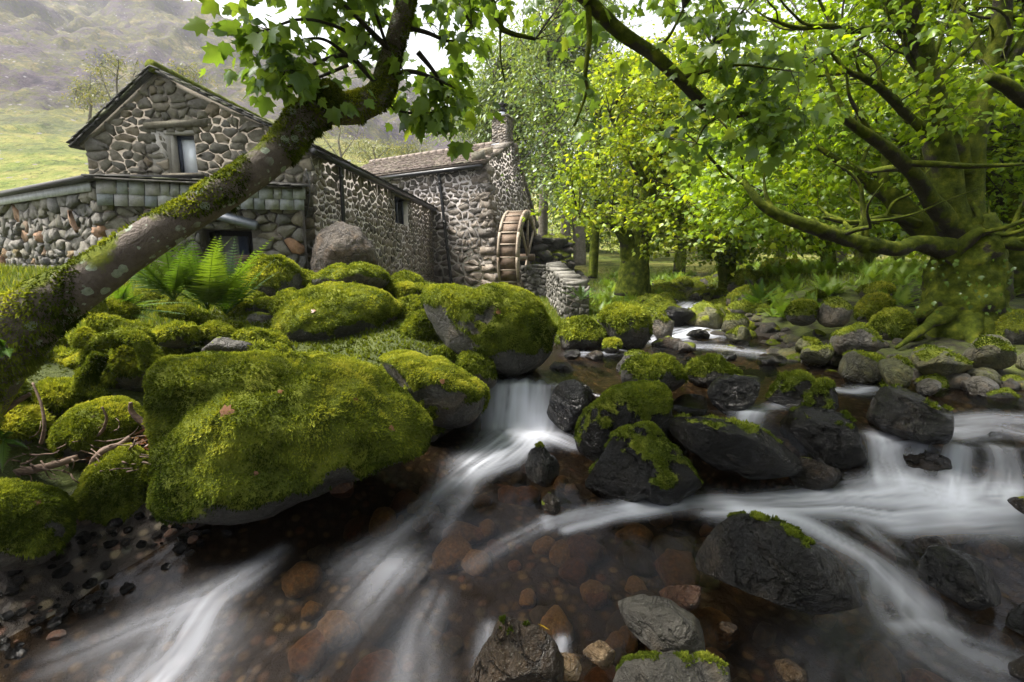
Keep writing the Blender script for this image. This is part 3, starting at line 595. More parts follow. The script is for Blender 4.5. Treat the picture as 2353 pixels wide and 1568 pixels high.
class Wall:
    def __init__(s, O, S, U, N): s.O, s.S, s.U, s.N = [np.asarray(q, float) for q in (O, S, U, N)]
    def w(s, V): V = np.asarray(V, float); return s.O + V[..., :1] * s.S + V[..., 1:2] * s.U + V[..., 2:3] * s.N
    def p2(s, P): P = np.asarray(P, float); return s.w(np.column_stack([P, np.zeros(len(P))]))
    def px(s, u, v): return hit(u, v, s.O, s.S, s.U)
    def build(s, parent, C, mortar, stonemat, rest, rh, aspect, joint, depth, seed, holes=(), thick=.35, maxn=300, **kw):
        """core wall with stones proud of it; stones are parts of the thing"""
        C = ccw(C); pieces = []
        if holes:
            a, b, c, d = holes[0]; big = 1e3; bands = [[(-big, -big), (a, -big), (a, big), (-big, big)], [(b, -big), (big, -big), (big, big), (b, big)], [(a, -big), (b, -big), (b, c), (a, c)], [(a, d), (b, d), (b, big), (a, big)]]
            for B in bands:
                q = clip_convex(list(C), ccw(B))
                if len(q) >= 3: pieces.append(prism(s.p2(q), s.N, thick))
        else: pieces.append(prism(s.p2(C), s.N, thick))
        V, F = join(pieces); core = put('wall', V, F, mortar, parent)
        st = stones(C, rh, aspect, joint, depth, np.random.default_rng(seed), holes, **kw)
        st.sort(key=lambda x: -x[2])
        for V, F, _ in st[:maxn]: put('stone', s.w(V), F, stonemat, core, False)
        if len(st) > maxn:
            V, F = join([(s.w(V), F) for V, F, _ in st[maxn:]]); put('small_stones', V, F, rest, core, False, kind='stuff')
        return core
Zv = np.array([0, 0, 1.0])
def courses(P0, A, B, rows, wid, th, r, lift=0.012, skip=0):
    """slates covering the parallelogram P0 + a*A + b*B (b up the slope): one joined mesh"""
    n = unit(np.cross(A, B)); n = n if n[2] > 0 else -n; LA, LB = np.linalg.norm(A), np.linalg.norm(B); a_, b_ = A / LA, B / LB; e = LB / rows; out = []
    for k in range(rows):
        x = -wid * r.uniform(0, 1)
        while x < LA:
            w = wid * r.uniform(.6, 1.5); x0, x1 = max(0, x), min(LA, x + w - .006); x += w
            if x1 - x0 < .02: continue
            o = P0 + a_ * x0 + b_ * (k * e - r.uniform(0, .25) * e) + n * (lift + r.uniform(0, .5) * th)
            out.append(boxf(o, a_ * (x1 - x0), b_ * e * 1.35 - n * th * .8, n * th * r.uniform(.6, 1.3)))
    return join(out)

# ------------------------------------------------------------------ gabled cottage
YG = 9.5
gw = Wall((0, YG, 0), (1, 0, 0), (0, 0, 1), (0, -1, 0))
gL, gA, gR = [np.array(gw.px(*p)) for p in ((196, 328), (362, 172), (712, 342))]
cot = thing('stone_cottage', 'grey rubble stone cottage with pointed gable and one small window, left of the mill', 'cottage', (gL[0], YG, 1.0))
w0, w1 = gw.px(395, 400), gw.px(446, 306)
hole = (w0[0], w1[0], w0[1], w1[1])
poly = [(gL[0], 1.0), (gR[0], 1.0), tuple(gR), tuple(gA), tuple(gL)]
gw.build(cot, poly, MAT['mortar_gable'], MAT['gable_stone'], MAT['gable_stone_rest'], .13, 1.75, .017, .042, 5, [hole], maxn=230, var=.5, rough=.3)
# window in a plastered reveal
hs0, hs1, hh0, hh1 = hole
win = put('window', *boxf((hs0 + .16, YG + .13, hh0), (hs1 - hs0 - .2, 0, 0), (0, .03, 0), (0, 0, hh1 - hh0 - .03)), MAT['glass_painted_sheen'], cot)
fr = []
for o, x, z in (((hs0 + .105, YG + .09, hh0), .055, hh1 - hh0 - .03), ((hs1 - .06, YG + .09, hh0), .045, hh1 - hh0 - .03)): fr.append(boxf(o, (x, 0, 0), (0, .07, 0), (0, 0, z)))
fr.append(boxf((hs0 + .105, YG + .088, hh1 - .09), (hs1 - hs0 - .12, 0, 0), (0, .07, 0), (0, 0, .06))); fr.append(boxf((hs0 + .105, YG + .088, hh0 + .001), (hs1 - hs0 - .12, 0, 0), (0, .07, 0), (0, 0, .035)))
put('frame', *join(fr), MAT['frame_blue'], win)
put('reveal', *join([boxf((hs0 - .33, YG - .02, hh0 - .02), (.34, 0, 0), (0, .05, 0), (.04, 0, hh1 - hh0 + .06)), boxf((hs0 - .003, YG - .01, hh0), (.11, 0, 0), (0, .2, 0), (0, 0, hh1 - hh0)), boxf((hs0 - .05, YG - .03, hh1 - .03), (hs1 - hs0 + .12, 0, 0), (0, .2, 0), (0, 0, .07))]), MAT['plaster'], cot, label='smooth grey plaster beside the gable window')
put('lintel', *boxf((hs0 - .38, YG - .075, hh1 + .055), (1.15, 0, .06), (0, .3, 0), (0, 0, .12), .012), MAT['gable_stone'], cot)
put('sill', *boxf((hs0 - .12, YG - .08, hh0 - .065), (.75, 0, .015), (0, .25, 0), (0, 0, .06), .006), MAT['gable_stone'], cot)
# long side wall running back to the mill
cb = np.array([gR[0], YG, 0.0]); eEnd = PZ(1000, 482, gR[1]); Sd = unit(np.array([eEnd[0] - cb[0], eEnd[1] - cb[1], 0])); Nl = np.array([Sd[1], -Sd[0], 0])
lw = Wall(cb + Nl * .01, Sd, Zv, Nl); LEN = 11.0; eav = gR[1] - .05
wa, wb_ = lw.px(908, 512), lw.px(934, 452)
lhole = (wa[0], wb_[0] + .1, wa[1], min(wb_[1], eav - .12))
lw.build(cot, [(0, .4), (LEN, .4), (LEN, eav), (0, eav)], MAT['mortar_mill'], MAT['mill_stone'], MAT['mill_stone_rest'], .15, 1.8, .032, .026, 8, [lhole], maxn=300, var=.5)
sw = put('side_window', lw.w(boxf((lhole[0], lhole[2], -.22), (lhole[1] - lhole[0], 0, 0), (0, lhole[3] - lhole[2], 0), (0, 0, .02))[0]), quads2tris(BOXQ), MAT['glass'], cot)
put('frame', *join([(lw.w(boxf((lhole[0] + a, lhole[2], -.19), (.07, 0, 0), (0, lhole[3] - lhole[2], 0), (0, 0, .05))[0]), quads2tris(BOXQ)) for a in (0, (lhole[1] - lhole[0]) * .5, lhole[1] - lhole[0] - .07)]), MAT['frame_blue'], sw)
put('lintel', lw.w(boxf((lhole[0] - .25, lhole[3], -.2), (lhole[1] - lhole[0] + .5, 0, 0), (0, .1, 0), (0, 0, .26))[0]), quads2tris(BOXQ), MAT['gable_stone'], cot)
# roof: two slopes, verge slates, mossy ridge
A3, L3, R3 = np.array([gA[0], YG, gA[1]]), np.array([gL[0], YG, gL[1]]), np.array([gR[0], YG, gR[1]])
back = Sd * LEN; rs = []
for E, side in ((L3, -1), (R3, 1)):
    d = unit(E - A3); E2 = E + d * .16; n_ = unit(np.cross(Sd, d)); n_ = n_ if n_[2] > 0 else -n_
    f0 = -Sd * .12
    rs.append(prism(np.array([A3 + f0, E2 + f0, E2 + back, A3 + back]) + n_ * .07, n_, .05))
    put('roof_slope', *rs[-1], MAT['dark_slate'], cot)
    V, F = courses(E2 + f0 * 1.4 + n_ * .075, back - f0 * 1.4, A3 - E2, 16, .34, .022, np.random.default_rng(3 + side)); put('roof_slates', V, F, MAT['dark_slate'], cot, kind='stuff')
    vs = []; L = np.linalg.norm(E2 - A3); x = 0; r_ = np.random.default_rng(9 + side)
    while x < L: w = r_.uniform(.12, .26); vs.append(boxf(A3 + d * x + f0 * 1.25 + n_ * (.02 + r_.uniform(0, .02)), d * w, Sd * .3, n_ * r_.uniform(.02, .045), .004)); x += w
    put('verge_slates', *join(vs), MAT['dark_slate'], cot, kind='stuff')
    put('verge_mortar', *boxf(A3 + Sd * -.035 - n_ * .055, d * L * .97, Sd * .1, n_ * .075), MAT['mortar_gable'], cot)
ridge = []; x = -.15
while x < LEN: ridge.append(tube([A3 + Sd * x + Zv * .10, A3 + Sd * (x + .46) + Zv * .10], [.11, .10], 3, 10)); x += .45
for q in ridge: put('ridge_tile', q[0], q[1], MAT['root_moss'], cot, True)
# gutter, downpipe, cable
e0 = lw.w(np.array([-.15, eav - .02, .13])); e1 = lw.w(np.array([LEN - .6, eav - .02, .13]))
put('gutter', *tube([e0, e1], [.065, .065], 4, 10), MAT['black_pvc'], cot, True)
put('soffit_board', lw.w(boxf((-.1, eav - .02, .005), (LEN - .4, 0, 0), (0, .13, 0), (0, 0, .09))[0]), quads2tris(BOXQ), MAT['black_board_and_shade'], cot)
ds = lw.px(772, 380)[0]; put('downpipe', *tube([lw.w(np.array([ds, eav - .03, .13])), lw.w(np.array([ds, eav - .2, .10])), lw.w(np.array([ds, 2.2, .10])), lw.w(np.array([ds, .9, .10]))], [.045, .045, .045, .045], 16, 10), MAT['black_pvc'], cot, True)
for h_ in (eav - .3, 2.4): put('pipe_bracket', *tube([lw.w(np.array([ds, h_, .10])), lw.w(np.array([ds, h_ + .06, .10]))], [.058, .058], 3, 10), MAT['black_pvc'], cot, True)
ca = thing('black_cable', 'thin black cable looping down the cottage corner beside the hung slates', 'cable', lw.w(np.array([.1, 2.0, .1])))
put('loop', *tube([PY(703, 388, 9.2), PY(712, 430, 9.2), PY(707, 480, 9.15), PY(700, 505, 9.1), PY(684, 512, 9.05), PY(672, 500, 9.0), PY(665, 492, 8.95)], [.012] * 7, 40, 6), MAT['cable'], ca, True)

# ------------------------------------------------------------------ slate-hung lean-to with stone wing
K0 = PY(238, 480, 8.0); K1 = PY(692, 478, 8.75); K0[2] = K1[2] = 0
Sf = unit(K1 - K0); Nf = np.array([Sf[1], -Sf[0], 0]); LF = np.linalg.norm(K1 - K0)
lt = thing('lean_to', 'low stone lean-to hung with two rows of grey slates, in front of the gable', 'outbuilding', (K0[0], K0[1], 1.3))
fw = Wall(K0, Sf, Zv, Nf); topf = fw.px(460, 474)[1] + .05
da, db = fw.px(474, 640), fw.px(578, 528)
dh = (da[0], db[0], 1.2, db[1])
fw.build(lt, [(0, 1.2), (LF, 1.2), (LF, topf), (0, topf)], MAT['mortar_dark'], MAT['lean_stone'], MAT['lean_stone_rest'], .15, 1.9, .016, .07, 21, [dh], maxn=150, var=.5, rough=.3)
Sw = unit(np.array([-1.788, 1.014, 0])); Nw = np.array([Sw[1], -Sw[0], 0]); Nw = Nw if Nw[1] < 0 else -Nw
ww = Wall(K0, Sw, Zv, Nw); tw = ww.px(120, 452)[1]; LW = 6.6
ww.build(lt, [(0, 1.1), (LW, 1.1), (LW, tw), (0, tw)], MAT['mortar_dark'], MAT['lean_stone'], MAT['lean_stone_rest'], .18, 1.6, .016, .085, 24, maxn=150, var=.5, rough=.3)
# hung slates: bottom row first
zt, zb = fw.px(300, 417)[1], fw.px(300, 476)[1]; zm = (zt + zb) / 2 - .01; sl = np.random.default_rng(4); out0, out1 = .05, .13
for row, (za, zb_) in enumerate(((zb, zm + .06), (zm - .01, zt))):
    x = -.02; fa = out1 - (out1 - out0) * (za - zb) / (zt - zb); fb = out1 - (out1 - out0) * (zb_ - zb) / (zt - zb)
    while x < LF + .05:
        w = sl.uniform(.13, .24) * (1.5 if x < .1 and row else 1); l = sl.normal(0, .006)
        o = fw.w(np.array([x, za + l, fa + row * .012])); t_ = fw.w(np.array([x + .0, zb_, fb + row * .012]))
        put('slate', *boxf(o, Sf * (w - .014) + Zv * sl.normal(0, .004), t_ - o, Nf * sl.uniform(.006, .011), .0012), MAT['slate'], lt); x += w
# roof above, black verge, fascia of the wing
rt = [fw.w(np.array([-.12, zt + .03, .16])), fw.w(np.array([LF + .05, zt - .02, .16])), fw.w(np.array([LF + .05, zt + .28, -1.3])), fw.w(np.array([-.12, zt + .28, -1.6]))]
put('roof', *prism(rt, np.array([0, 0, 1.0]), .035), MAT['dark_slate'], lt)
x = -.14; es = []
while x < LF: w = sl.uniform(.2, .4); es.append(boxf(fw.w(np.array([x, zt + .031 - .05 * max(x, 0) / LF + sl.uniform(0, .012), .21])), Sf * w, -Nf * .5 + Zv * .06, Zv * sl.uniform(.012, .03), .004)); x += w * .93
put('eave_slates', *join(es), MAT['dark_slate'], lt, kind='stuff')
zw0, zw1 = ww.px(232, 414)[1], ww.px(4, 455)[1]; zv_ = (zw0 + zw1) / 2
rv = [ww.w(np.array([-.1, zv_ + .06, .20])), ww.w(np.array([LW, zv_ + .06, .20])), ww.w(np.array([LW, zv_ + .3, -1.8])), ww.w(np.array([-.1, zv_ + .3, -1.6]))]
put('wing_roof', *prism(rv, Zv, .09), MAT['black_board_and_shade'], lt)
put('fascia', ww.w(boxf((.06, zv_ - .17, .09), (LW - .1, 0, 0), (0, .14, 0), (0, 0, .03))[0]), quads2tris(BOXQ), MAT['fascia'], lt)
put('soffit', ww.w(boxf((-.02, tw - .01, -.02), (LW, 0, 0), (0, zv_ - tw + .0, 0), (0, 0, .1))[0]), quads2tris(BOXQ), MAT['black_board_and_shade'], lt)
# porch with door, boarded side and slate canopy
d0, d1, dz0, dz1 = dh
put('porch_shade_sheet', fw.w(boxf((d0 - .02, dz0, -1.0), (d1 - d0 + .04, 0, 0), (0, dz1 - dz0 + .02, 0), (0, 0, .03))[0]), quads2tris(BOXQ), MAT['black_board_and_shade'], lt)  # black back sheet paints the shade inside the porch
dr = put('door', fw.w(boxf((d0 + .1, dz0, -.5), ((d1 - d0) * .45, 0, 0), (0, dz1 - dz0 - .1, 0), (0, 0, .05))[0]), quads2tris(BOXQ), MAT['door_grey'], lt)
put('door_frame', fw.w(boxf((d0 + .1 + (d1 - d0) * .45, dz0, -.5), (.14, 0, 0), (0, dz1 - dz0 - .1, 0), (0, 0, .09))[0]), quads2tris(BOXQ), MAT['frame_blue'], dr)
for k in range(5): put('board', fw.w(boxf((d1 - .34, dz0 + .1 + k * .12, -.12), (.36, 0, 0), (0, .112, 0), (0, 0, .03))[0]), quads2tris(BOXQ), MAT['deadwood'], lt)
c0, c1 = fw.px(505, 497), fw.px(596, 520)
cv = [fw.w(np.array([c0[0] - .25, c0[1] + .1, .34])), fw.w(np.array([c1[0], c1[1], .34])), fw.w(np.array([c1[0], c1[1] + .1, -.03])), fw.w(np.array([c0[0] - .25, c0[1] + .2, -.03]))]
put('porch_canopy', *prism(cv, Zv, .09), MAT['lead'], lt)

# ------------------------------------------------------------------ mill
Bt = PY(1118, 374, 18.5); Bb = PY(1146, 668, 18.35); Ub = (Bt - Bb) / (Bt[2] - Bb[2])
Sb = unit(np.array([-1.655, 1.014, 0])); Nb = np.array([Sb[1], -Sb[0], 0]); Nb = Nb if Nb[1] < 0 else -Nb
mill = thing('water_mill', 'stone mill building with brown slate roof and chimney behind the water wheel', 'mill', (Bb[0], Bb[1], .6))
bw = Wall(Bb, Sb, Ub, Nb); hE = Bt[2] - Bb[2]; LB_ = 6.2
bw.build(mill, [(0, -.4), (LB_, -.4), (LB_, hE), (0, hE)], MAT['mortar_mill'], MAT['mill_stone'], MAT['mill_stone_rest'], .19, 2.2, .042, .032, 31, thick=.06, maxn=300, var=.55, rough=.3)
Sg = unit(np.array([.35, .94, 0])); Ng = np.array([Sg[1], -Sg[0], 0])
mg = Wall(Bb + Ng * .004, Sg, Ub, Ng); gAp = np.array(mg.px(1180, 333)); gF = np.array(mg.px(1215, 478))
gF = np.array([gF[0] + .9, gF[1] - .9])
mg.build(mill, [(0, -.4), (gF[0], -.4), tuple(gF), tuple(gAp), (0, hE)], MAT['mortar_mill'], MAT['mill_stone'], MAT['mill_stone_rest'], .15, 1.9, .046, .03, 35, thick=.06, maxn=290, var=.5, rough=.3)
ap3 = mg.w(np.array([gAp[0], gAp[1], 0])); fe3 = mg.w(np.array([gF[0], gF[1], 0])); ne3 = mg.w(np.array([0, hE, 0]))
bk = Sb * 8.5; rn = unit(np.cross(ap3 - ne3, Sb)); rn = rn if rn[2] > 0 else -rn; dn = unit(ne3 - ap3)
near = ne3 + dn * .22
put('roof_slope', *prism(np.array([near, near + bk, ap3 + bk, ap3]) + rn * .10, rn, .08), MAT['roof_slate'], mill)
V, F = courses(near + rn * .11, bk, ap3 - near, 24, .30, .03, np.random.default_rng(2)); put('roof_slates', V, F, MAT['roof_slate'], mill, kind='stuff')
rn2 = unit(np.cross(fe3 - ap3, Sb)); rn2 = rn2 if rn2[2] > 0 else -rn2
put('roof_slope', *prism(np.array([ap3, ap3 + bk, fe3 + bk, fe3]) + rn2 * .10, rn2, .08), MAT['roof_slate'], mill)
x = .5
while x < 8.3: put('ridge_tile', *tube([ap3 + Sb * x + Zv * .14, ap3 + Sb * (x + .44) + Zv * .14], [.13, .12], 3, 10), MAT['roof_slate'], mill, True); x += .45
# raised verge stones on the gable
vr = np.random.default_rng(6)
for a, b, n_, nn in ((ne3, ap3, rn, 9), (ap3, fe3, rn2, 12)):
    for k in range(nn):
        p = a + (b - a) * k / nn; q = (b - a) / nn * .96; put('coping_stone', *boxf(p + n_ * .02 - Ng * .42 + Ng * vr.normal(0, .015), q, Ng * .47, n_ * vr.uniform(.10, .19), .012), MAT['mill_stone'], mill)
put('kneeler_stone', *boxf(ne3 + Sb * .05 + dn * .1 + rn * .05, Sb * .5, -dn * .4, rn * .34, .03), MAT['gable_stone'], mill)
put('kneeler_stone', *boxf(ne3 - dn * .62 + Sb * .08 + rn * .05, Sb * .45, -dn * .45, rn * .34, .03), MAT['gable_stone'], mill)
for k in range(15):
    h_ = -.3 + k * (hE + .25) / 15; a_, b_ = (vr.uniform(.45, .75), vr.uniform(.2, .32)) if k % 2 else (vr.uniform(.2, .32), vr.uniform(.45, .75)); put('quoin', *boxf(bw.w(np.array([0, h_, 0])) + Nb * .035 + Ng * .035, Sb * a_ - Ng * .0, Sg * b_, Ub * ((hE + .25) / 15 - .03), .014), MAT['mill_stone'], mill)
# gutter and downpipe
g0, g1 = ne3 + dn * .26 + Sb * .1 - Zv * .05, ne3 + dn * .26 + Sb * 6.0 - Zv * .05
put('gutter', *tube([g0, g1], [.075, .075], 4, 10), MAT['black_pvc'], mill, True)
ps = bw.px(1012, 400)[0]
dp = [bw.w(np.array([ps, hE - .1, .26])), bw.w(np.array([ps, hE - .35, .10])), bw.w(np.array([ps - .02, hE * .5, .11])), bw.w(np.array([ps - .05, .1, .11]))]
put('downpipe', *tube(dp, [.06] * 4, 20, 10), MAT['black_pvc'], mill, True)
for h_ in (hE - .6, hE * .55, hE * .33, .2): put('pipe_bracket', *tube([bw.w(np.array([ps - .02 - .03 * (1 - h_ / hE), h_, .11])), bw.w(np.array([ps - .02 - .03 * (1 - h_ / hE), h_ + .09, .11]))], [.08, .08], 3, 10), MAT['black_pvc'], mill, True)
# chimney of thin stones with flue
cw_ = .72; cz0 = ap3[2] - .35; cz1 = PY(1150, 272, ap3[1])[2]; cc = ap3 + Sb * .55; cc[2] = 0
ch = put('chimney', *boxf(cc - Sb * cw_ / 2 - Sg * cw_ / 2 + Zv * cz0, Sb * cw_, Sg * cw_, Zv * (cz1 - cz0)), MAT['mortar_mill'], mill)
for O_, S_, N_ in ((cc - Sb * cw_ / 2 - Sg * cw_ / 2, Sb, Nb), (cc - Sb * cw_ / 2 - Sg * cw_ / 2, Sg, Ng)):
    cwl = Wall(O_ + N_ * .004, S_, Zv, N_)
    for V, F, _ in stones([(0, cz0), (cw_, cz0), (cw_, cz1), (0, cz1)], .10, 2.4, .012, .035, np.random.default_rng(44)): put('stone', cwl.w(V), F, MAT['mill_stone'], ch)
put('flashing', *boxf(cc - Sb * (cw_ / 2 + .03) - Sg * (cw_ / 2 + .045) + Zv * (cz0 - .02), Sb * (cw_ + .06), Sg * (cw_ + .06), Zv * .42), MAT['lead'], ch)
put('cap_slab', *boxf(cc - Sb * (cw_ / 2 + .07) - Sg * (cw_ / 2 + .07) + Zv * cz1, Sb * (cw_ + .14), Sg * (cw_ + .14), Zv * .09, .008), MAT['gable_stone'], ch)
fl = put('flue', *tube([cc + Zv * (cz1 + .05), cc + Zv * (cz1 + .36)], [.15, .14], 4, 14), MAT['steel'], ch, True)
def lathe(c, prof, n=16):
    th = np.linspace(0, 2 * np.pi, n, endpoint=False); V = np.array([[c[0] + r * math.cos(t), c[1] + r * math.sin(t), c[2] + z] for r, z in prof for t in th]); k = len(prof)
    Q = [[i * n + j, i * n + (j + 1) % n, (i + 1) * n + (j + 1) % n, (i + 1) * n + j] for i in range(k - 1) for j in range(n)]; return V, quads2tris(np.array(Q))
put('cowl', *lathe(cc + Zv * (cz1 + .36), [(0, 0), (.19, .0), (.20, .05), (.12, .07), (.12, .15), (.23, .20), (.25, .26), (.16, .29), (0, .30)]), MAT['black_pvc'], ch, True)
# overhead wires
for k, (a, b, lab) in enumerate(((PY(1112, 462, 18.2), PY(1365, 175, 13.5), 'long thin overhead wire slanting from the mill corner up into the trees'), (PY(1020, 488, 19.0), PY(1130, 425, 17.8), 'short thin wire crossing the mill wall beside the downpipe'))):
    mid = (a + b) / 2 - Zv * .12; wv, wf = tube([a, mid, b], [.011 if k else .014] * 3, 24, 5); o = put('overhead_wire', wv, wf, MAT['cable'], None, True, label=lab, category='wire')

# ------------------------------------------------------------------ water wheel
wn_ = unit(np.array([.97, -.25, 0])); wt = np.array([-wn_[1], wn_[0], 0]); Rw = 1.66; Ww = .62
wc = PY(1213, 592, 18.0); whl = thing('waterwheel', 'wooden water wheel with brown bucket boards and pale spoked rims, against the mill', 'water wheel', wc)
def wp(r, a, x): return wc + wt * r * np.cos(a) + Zv * r * np.sin(a) + wn_ * x
NB = 24
for k in range(NB):
    a0, a1 = 2 * np.pi * k / NB + .01, 2 * np.pi * (k + 1) / NB - .01
    P = [wp(r, a, x) for x in (-Ww, -.045) for r, a in ((Rw - .02, a0), (Rw - .02, a1), (Rw - .07, a1), (Rw - .07, a0))]
    V, F = np.array(P), np.array([[0, 1, 5, 4], [1, 2, 6, 5], [2, 3, 7, 6], [3, 0, 4, 7], [0, 3, 2, 1], [4, 5, 6, 7]]); put('bucket_board', V, quads2tris(F), MAT['wheel_brown'], whl)
    V, F = boxf(wp(Rw - .02, a0 - .022, -Ww), wn_ * (Ww - .045), (wp(Rw - .02, a0 + .006, 0) - wp(Rw - .02, a0 - .022, 0)), (wp(Rw + .012, a0, 0) - wp(Rw - .02, a0, 0))); put('batten', V, F, MAT['wheel_pale'], whl)
for x0, x1 in ((-.045, .035), (-Ww - .08, -Ww)):
    for k in range(12):
        a = np.linspace(2 * np.pi * k / 12 + .004, 2 * np.pi * (k + 1) / 12 - .004, 5); P = []
        for r, x in ((Rw + .03, x0), (Rw + .03, x1), (Rw - .27, x1), (Rw - .27, x0)): P += [wp(r, t, x) for t in a]
        Q = []
        for e in range(4):
            f_ = (e + 1) % 4
            for i in range(4): Q.append([e * 5 + i, e * 5 + i + 1, f_ * 5 + i + 1, f_ * 5 + i])
        Q += [[0, 5, 10, 15], [4, 19, 14, 9]]; put('rim_segment', np.array(P), quads2tris(np.array(Q)), MAT['wheel_pale'], whl)
    for k in range(8):
        a = np.pi / 2 + k * np.pi / 4 + .02; d = wp(1, a, 0) - wc; tt = wp(1, a + np.pi / 2, 0) - wc
        put('spoke', *boxf(wc + d * .1 - tt * .055 + wn_ * (x0 + .012), d * (Rw - .2), tt * .11, wn_ * (x1 - x0 - .024)), MAT['wheel_pale'], whl)
for k in range(24):
    a = np.linspace(2 * np.pi * k / 24, 2 * np.pi * (k + 1) / 24 - .01, 2); P = [wp(r_, t, x) for r_ in (Rw - .30, Rw - .27) for x in (-Ww, -.05) for t in a]; put('shade_drum_board', np.array(P), quads2tris(np.array([[0, 1, 3, 2], [4, 6, 7, 5], [0, 4, 5, 1], [2, 3, 7, 6], [0, 2, 6, 4], [1, 5, 7, 3]])), MAT['black_board_and_shade'], whl)  # inner drum added in black to paint shade inside the wheel
put('axle', *tube([wp(0, 0, -Ww - .3), wp(0, 0, .25)], [.13, .13], 3, 14), MAT['wheel_brown'], whl, True)
for k in range(24):
    a = 2 * np.pi * k / 24 + .06; put('bolt', *tube([wp(Rw - .06, a, .03), wp(Rw - .06, a, .055)], [.022, .022], 2, 6), MAT['cable'], whl)

# ------------------------------------------------------------------ wheel pit wall and ruined dry stone wall
q0 = PY(1196, 612, 17.2); q1 = PY(1258, 612, 16.6); q2 = PY(1302, 652, 11.6)
pit = thing('wheel_pit_wall', 'grey dry-laid stone wall around the wheel pit, ending beside the stream', 'wall', (q1[0], q1[1], .4))
for a, b, rh, mx_, sd in ((q0, q1, .12, 120, 51), (q1, q2, .10, 180, 52)):
    s_ = np.array([b[0] - a[0], b[1] - a[1], 0]); L = np.linalg.norm(s_); s_ = s_ / L; n_ = np.array([s_[1], -s_[0], 0])
    pw = Wall(np.array([a[0], a[1], 0]) + n_ * .003, s_, Zv, n_)
    pw.build(pit, [(0, .1), (L, .1), (L, b[2] - .06), (0, a[2] - .06)], MAT['mortar_dark'], MAT['dry_stone'], MAT['dry_stone_far'], rh * 1.15, 1.9, .010, .06, sd, thick=.55, maxn=mx_, var=.45, rough=.3)
    k = 0; x = 0; r_ = np.random.default_rng(sd)
    while x < L - .05:
        w = min(r_.uniform(.16, .5), L - x); p = a + (b - a) * x / L; p = p - n_ * .5 - Zv * .06; put('cope_stone', *boxf(p + s_ * .01, s_ * (w - .02) + Zv * (b[2] - a[2]) * w / L, n_ * .55, Zv * r_.uniform(.07, .2), .03), MAT['dry_stone'], pit); x += w
pw2 = Wall(np.array([q2[0], q2[1], 0]) + s_ * .004 - n_ * .55, n_, Zv, s_); pw2.build(pit, [(0, .1), (.56, .1), (.56, q2[2] - .06), (0, q2[2] - .06)], MAT['mortar_dark'], MAT['dry_stone'], MAT['dry_stone_far'], .11, 1.7, .01, .05, 53, thick=.05, maxn=60)
dw = thing('ruined_dry_stone_wall', 'tumbledown mossy dry stone wall just right of the water wheel', 'wall', PY(1285, 640, 19))
RUIN = dw
# ------------------------------------------------------------------ rocks
def tufts(V, F, w, count, size, r, lean=.6):
    """little moss blades on the faces whose corner weight w is high"""
    a = np.linalg.norm(np.cross(V[F[:, 1]] - V[F[:, 0]], V[F[:, 2]] - V[F[:, 0]]), axis=1) * np.clip(w[F].mean(1) * 1.6 - .5, 0, 1)
    if a.sum() <= 0 or count < 3: return None
    k = r.choice(len(F), count, p=a / a.sum()); b = r.dirichlet((1, 1, 1), count); T = V[F[k]]; P = (T * b[..., None]).sum(1)
    VN = vnormals(V, F); N = unit((VN[F[k]] * b[..., None]).sum(1)); N = np.where((np.einsum('ij,ij->i', N, P - V.mean(0)) < 0)[:, None], -N, N)
    clump = fbm(P * 14, 3, 77)[:, None]; fine = fbm(P * 55, 2, 41)[:, None]
    h = size * (.25 + 1.5 * clump * fine * 2) * r.uniform(.6, 1.3, (count, 1)); out = []
    tn = np.clip(.24 + .62 * (clump[:, 0] - .5) + .20 * r.normal(0, .5, count) + 1.5 * (fbm(P * 3.2, 4, 5) - .5) + .20 * N[:, 2] - .55 * (1 - (w[F[k]] * b).sum(1)), 0, 1)
    Vs = []
    for j in range(2):
        d = unit(np.cross(N, r.normal(size=(count, 3)))); e = np.cross(N, d)
        Vs += [P - d * h * .34 - N * h * .1, P + d * h * .34 - N * h * .1, P + N * h + e * h * r.uniform(-lean, lean, (count, 1)) * 1.4 + np.array([0, 0, -.35]) * h * (1 - N[:, 2:3])]
    Vt = np.stack(Vs, 1).reshape(-1, 3); Ft = np.arange(len(Vt)).reshape(-1, 3)
    return Vt, Ft, np.repeat(tn, 6)
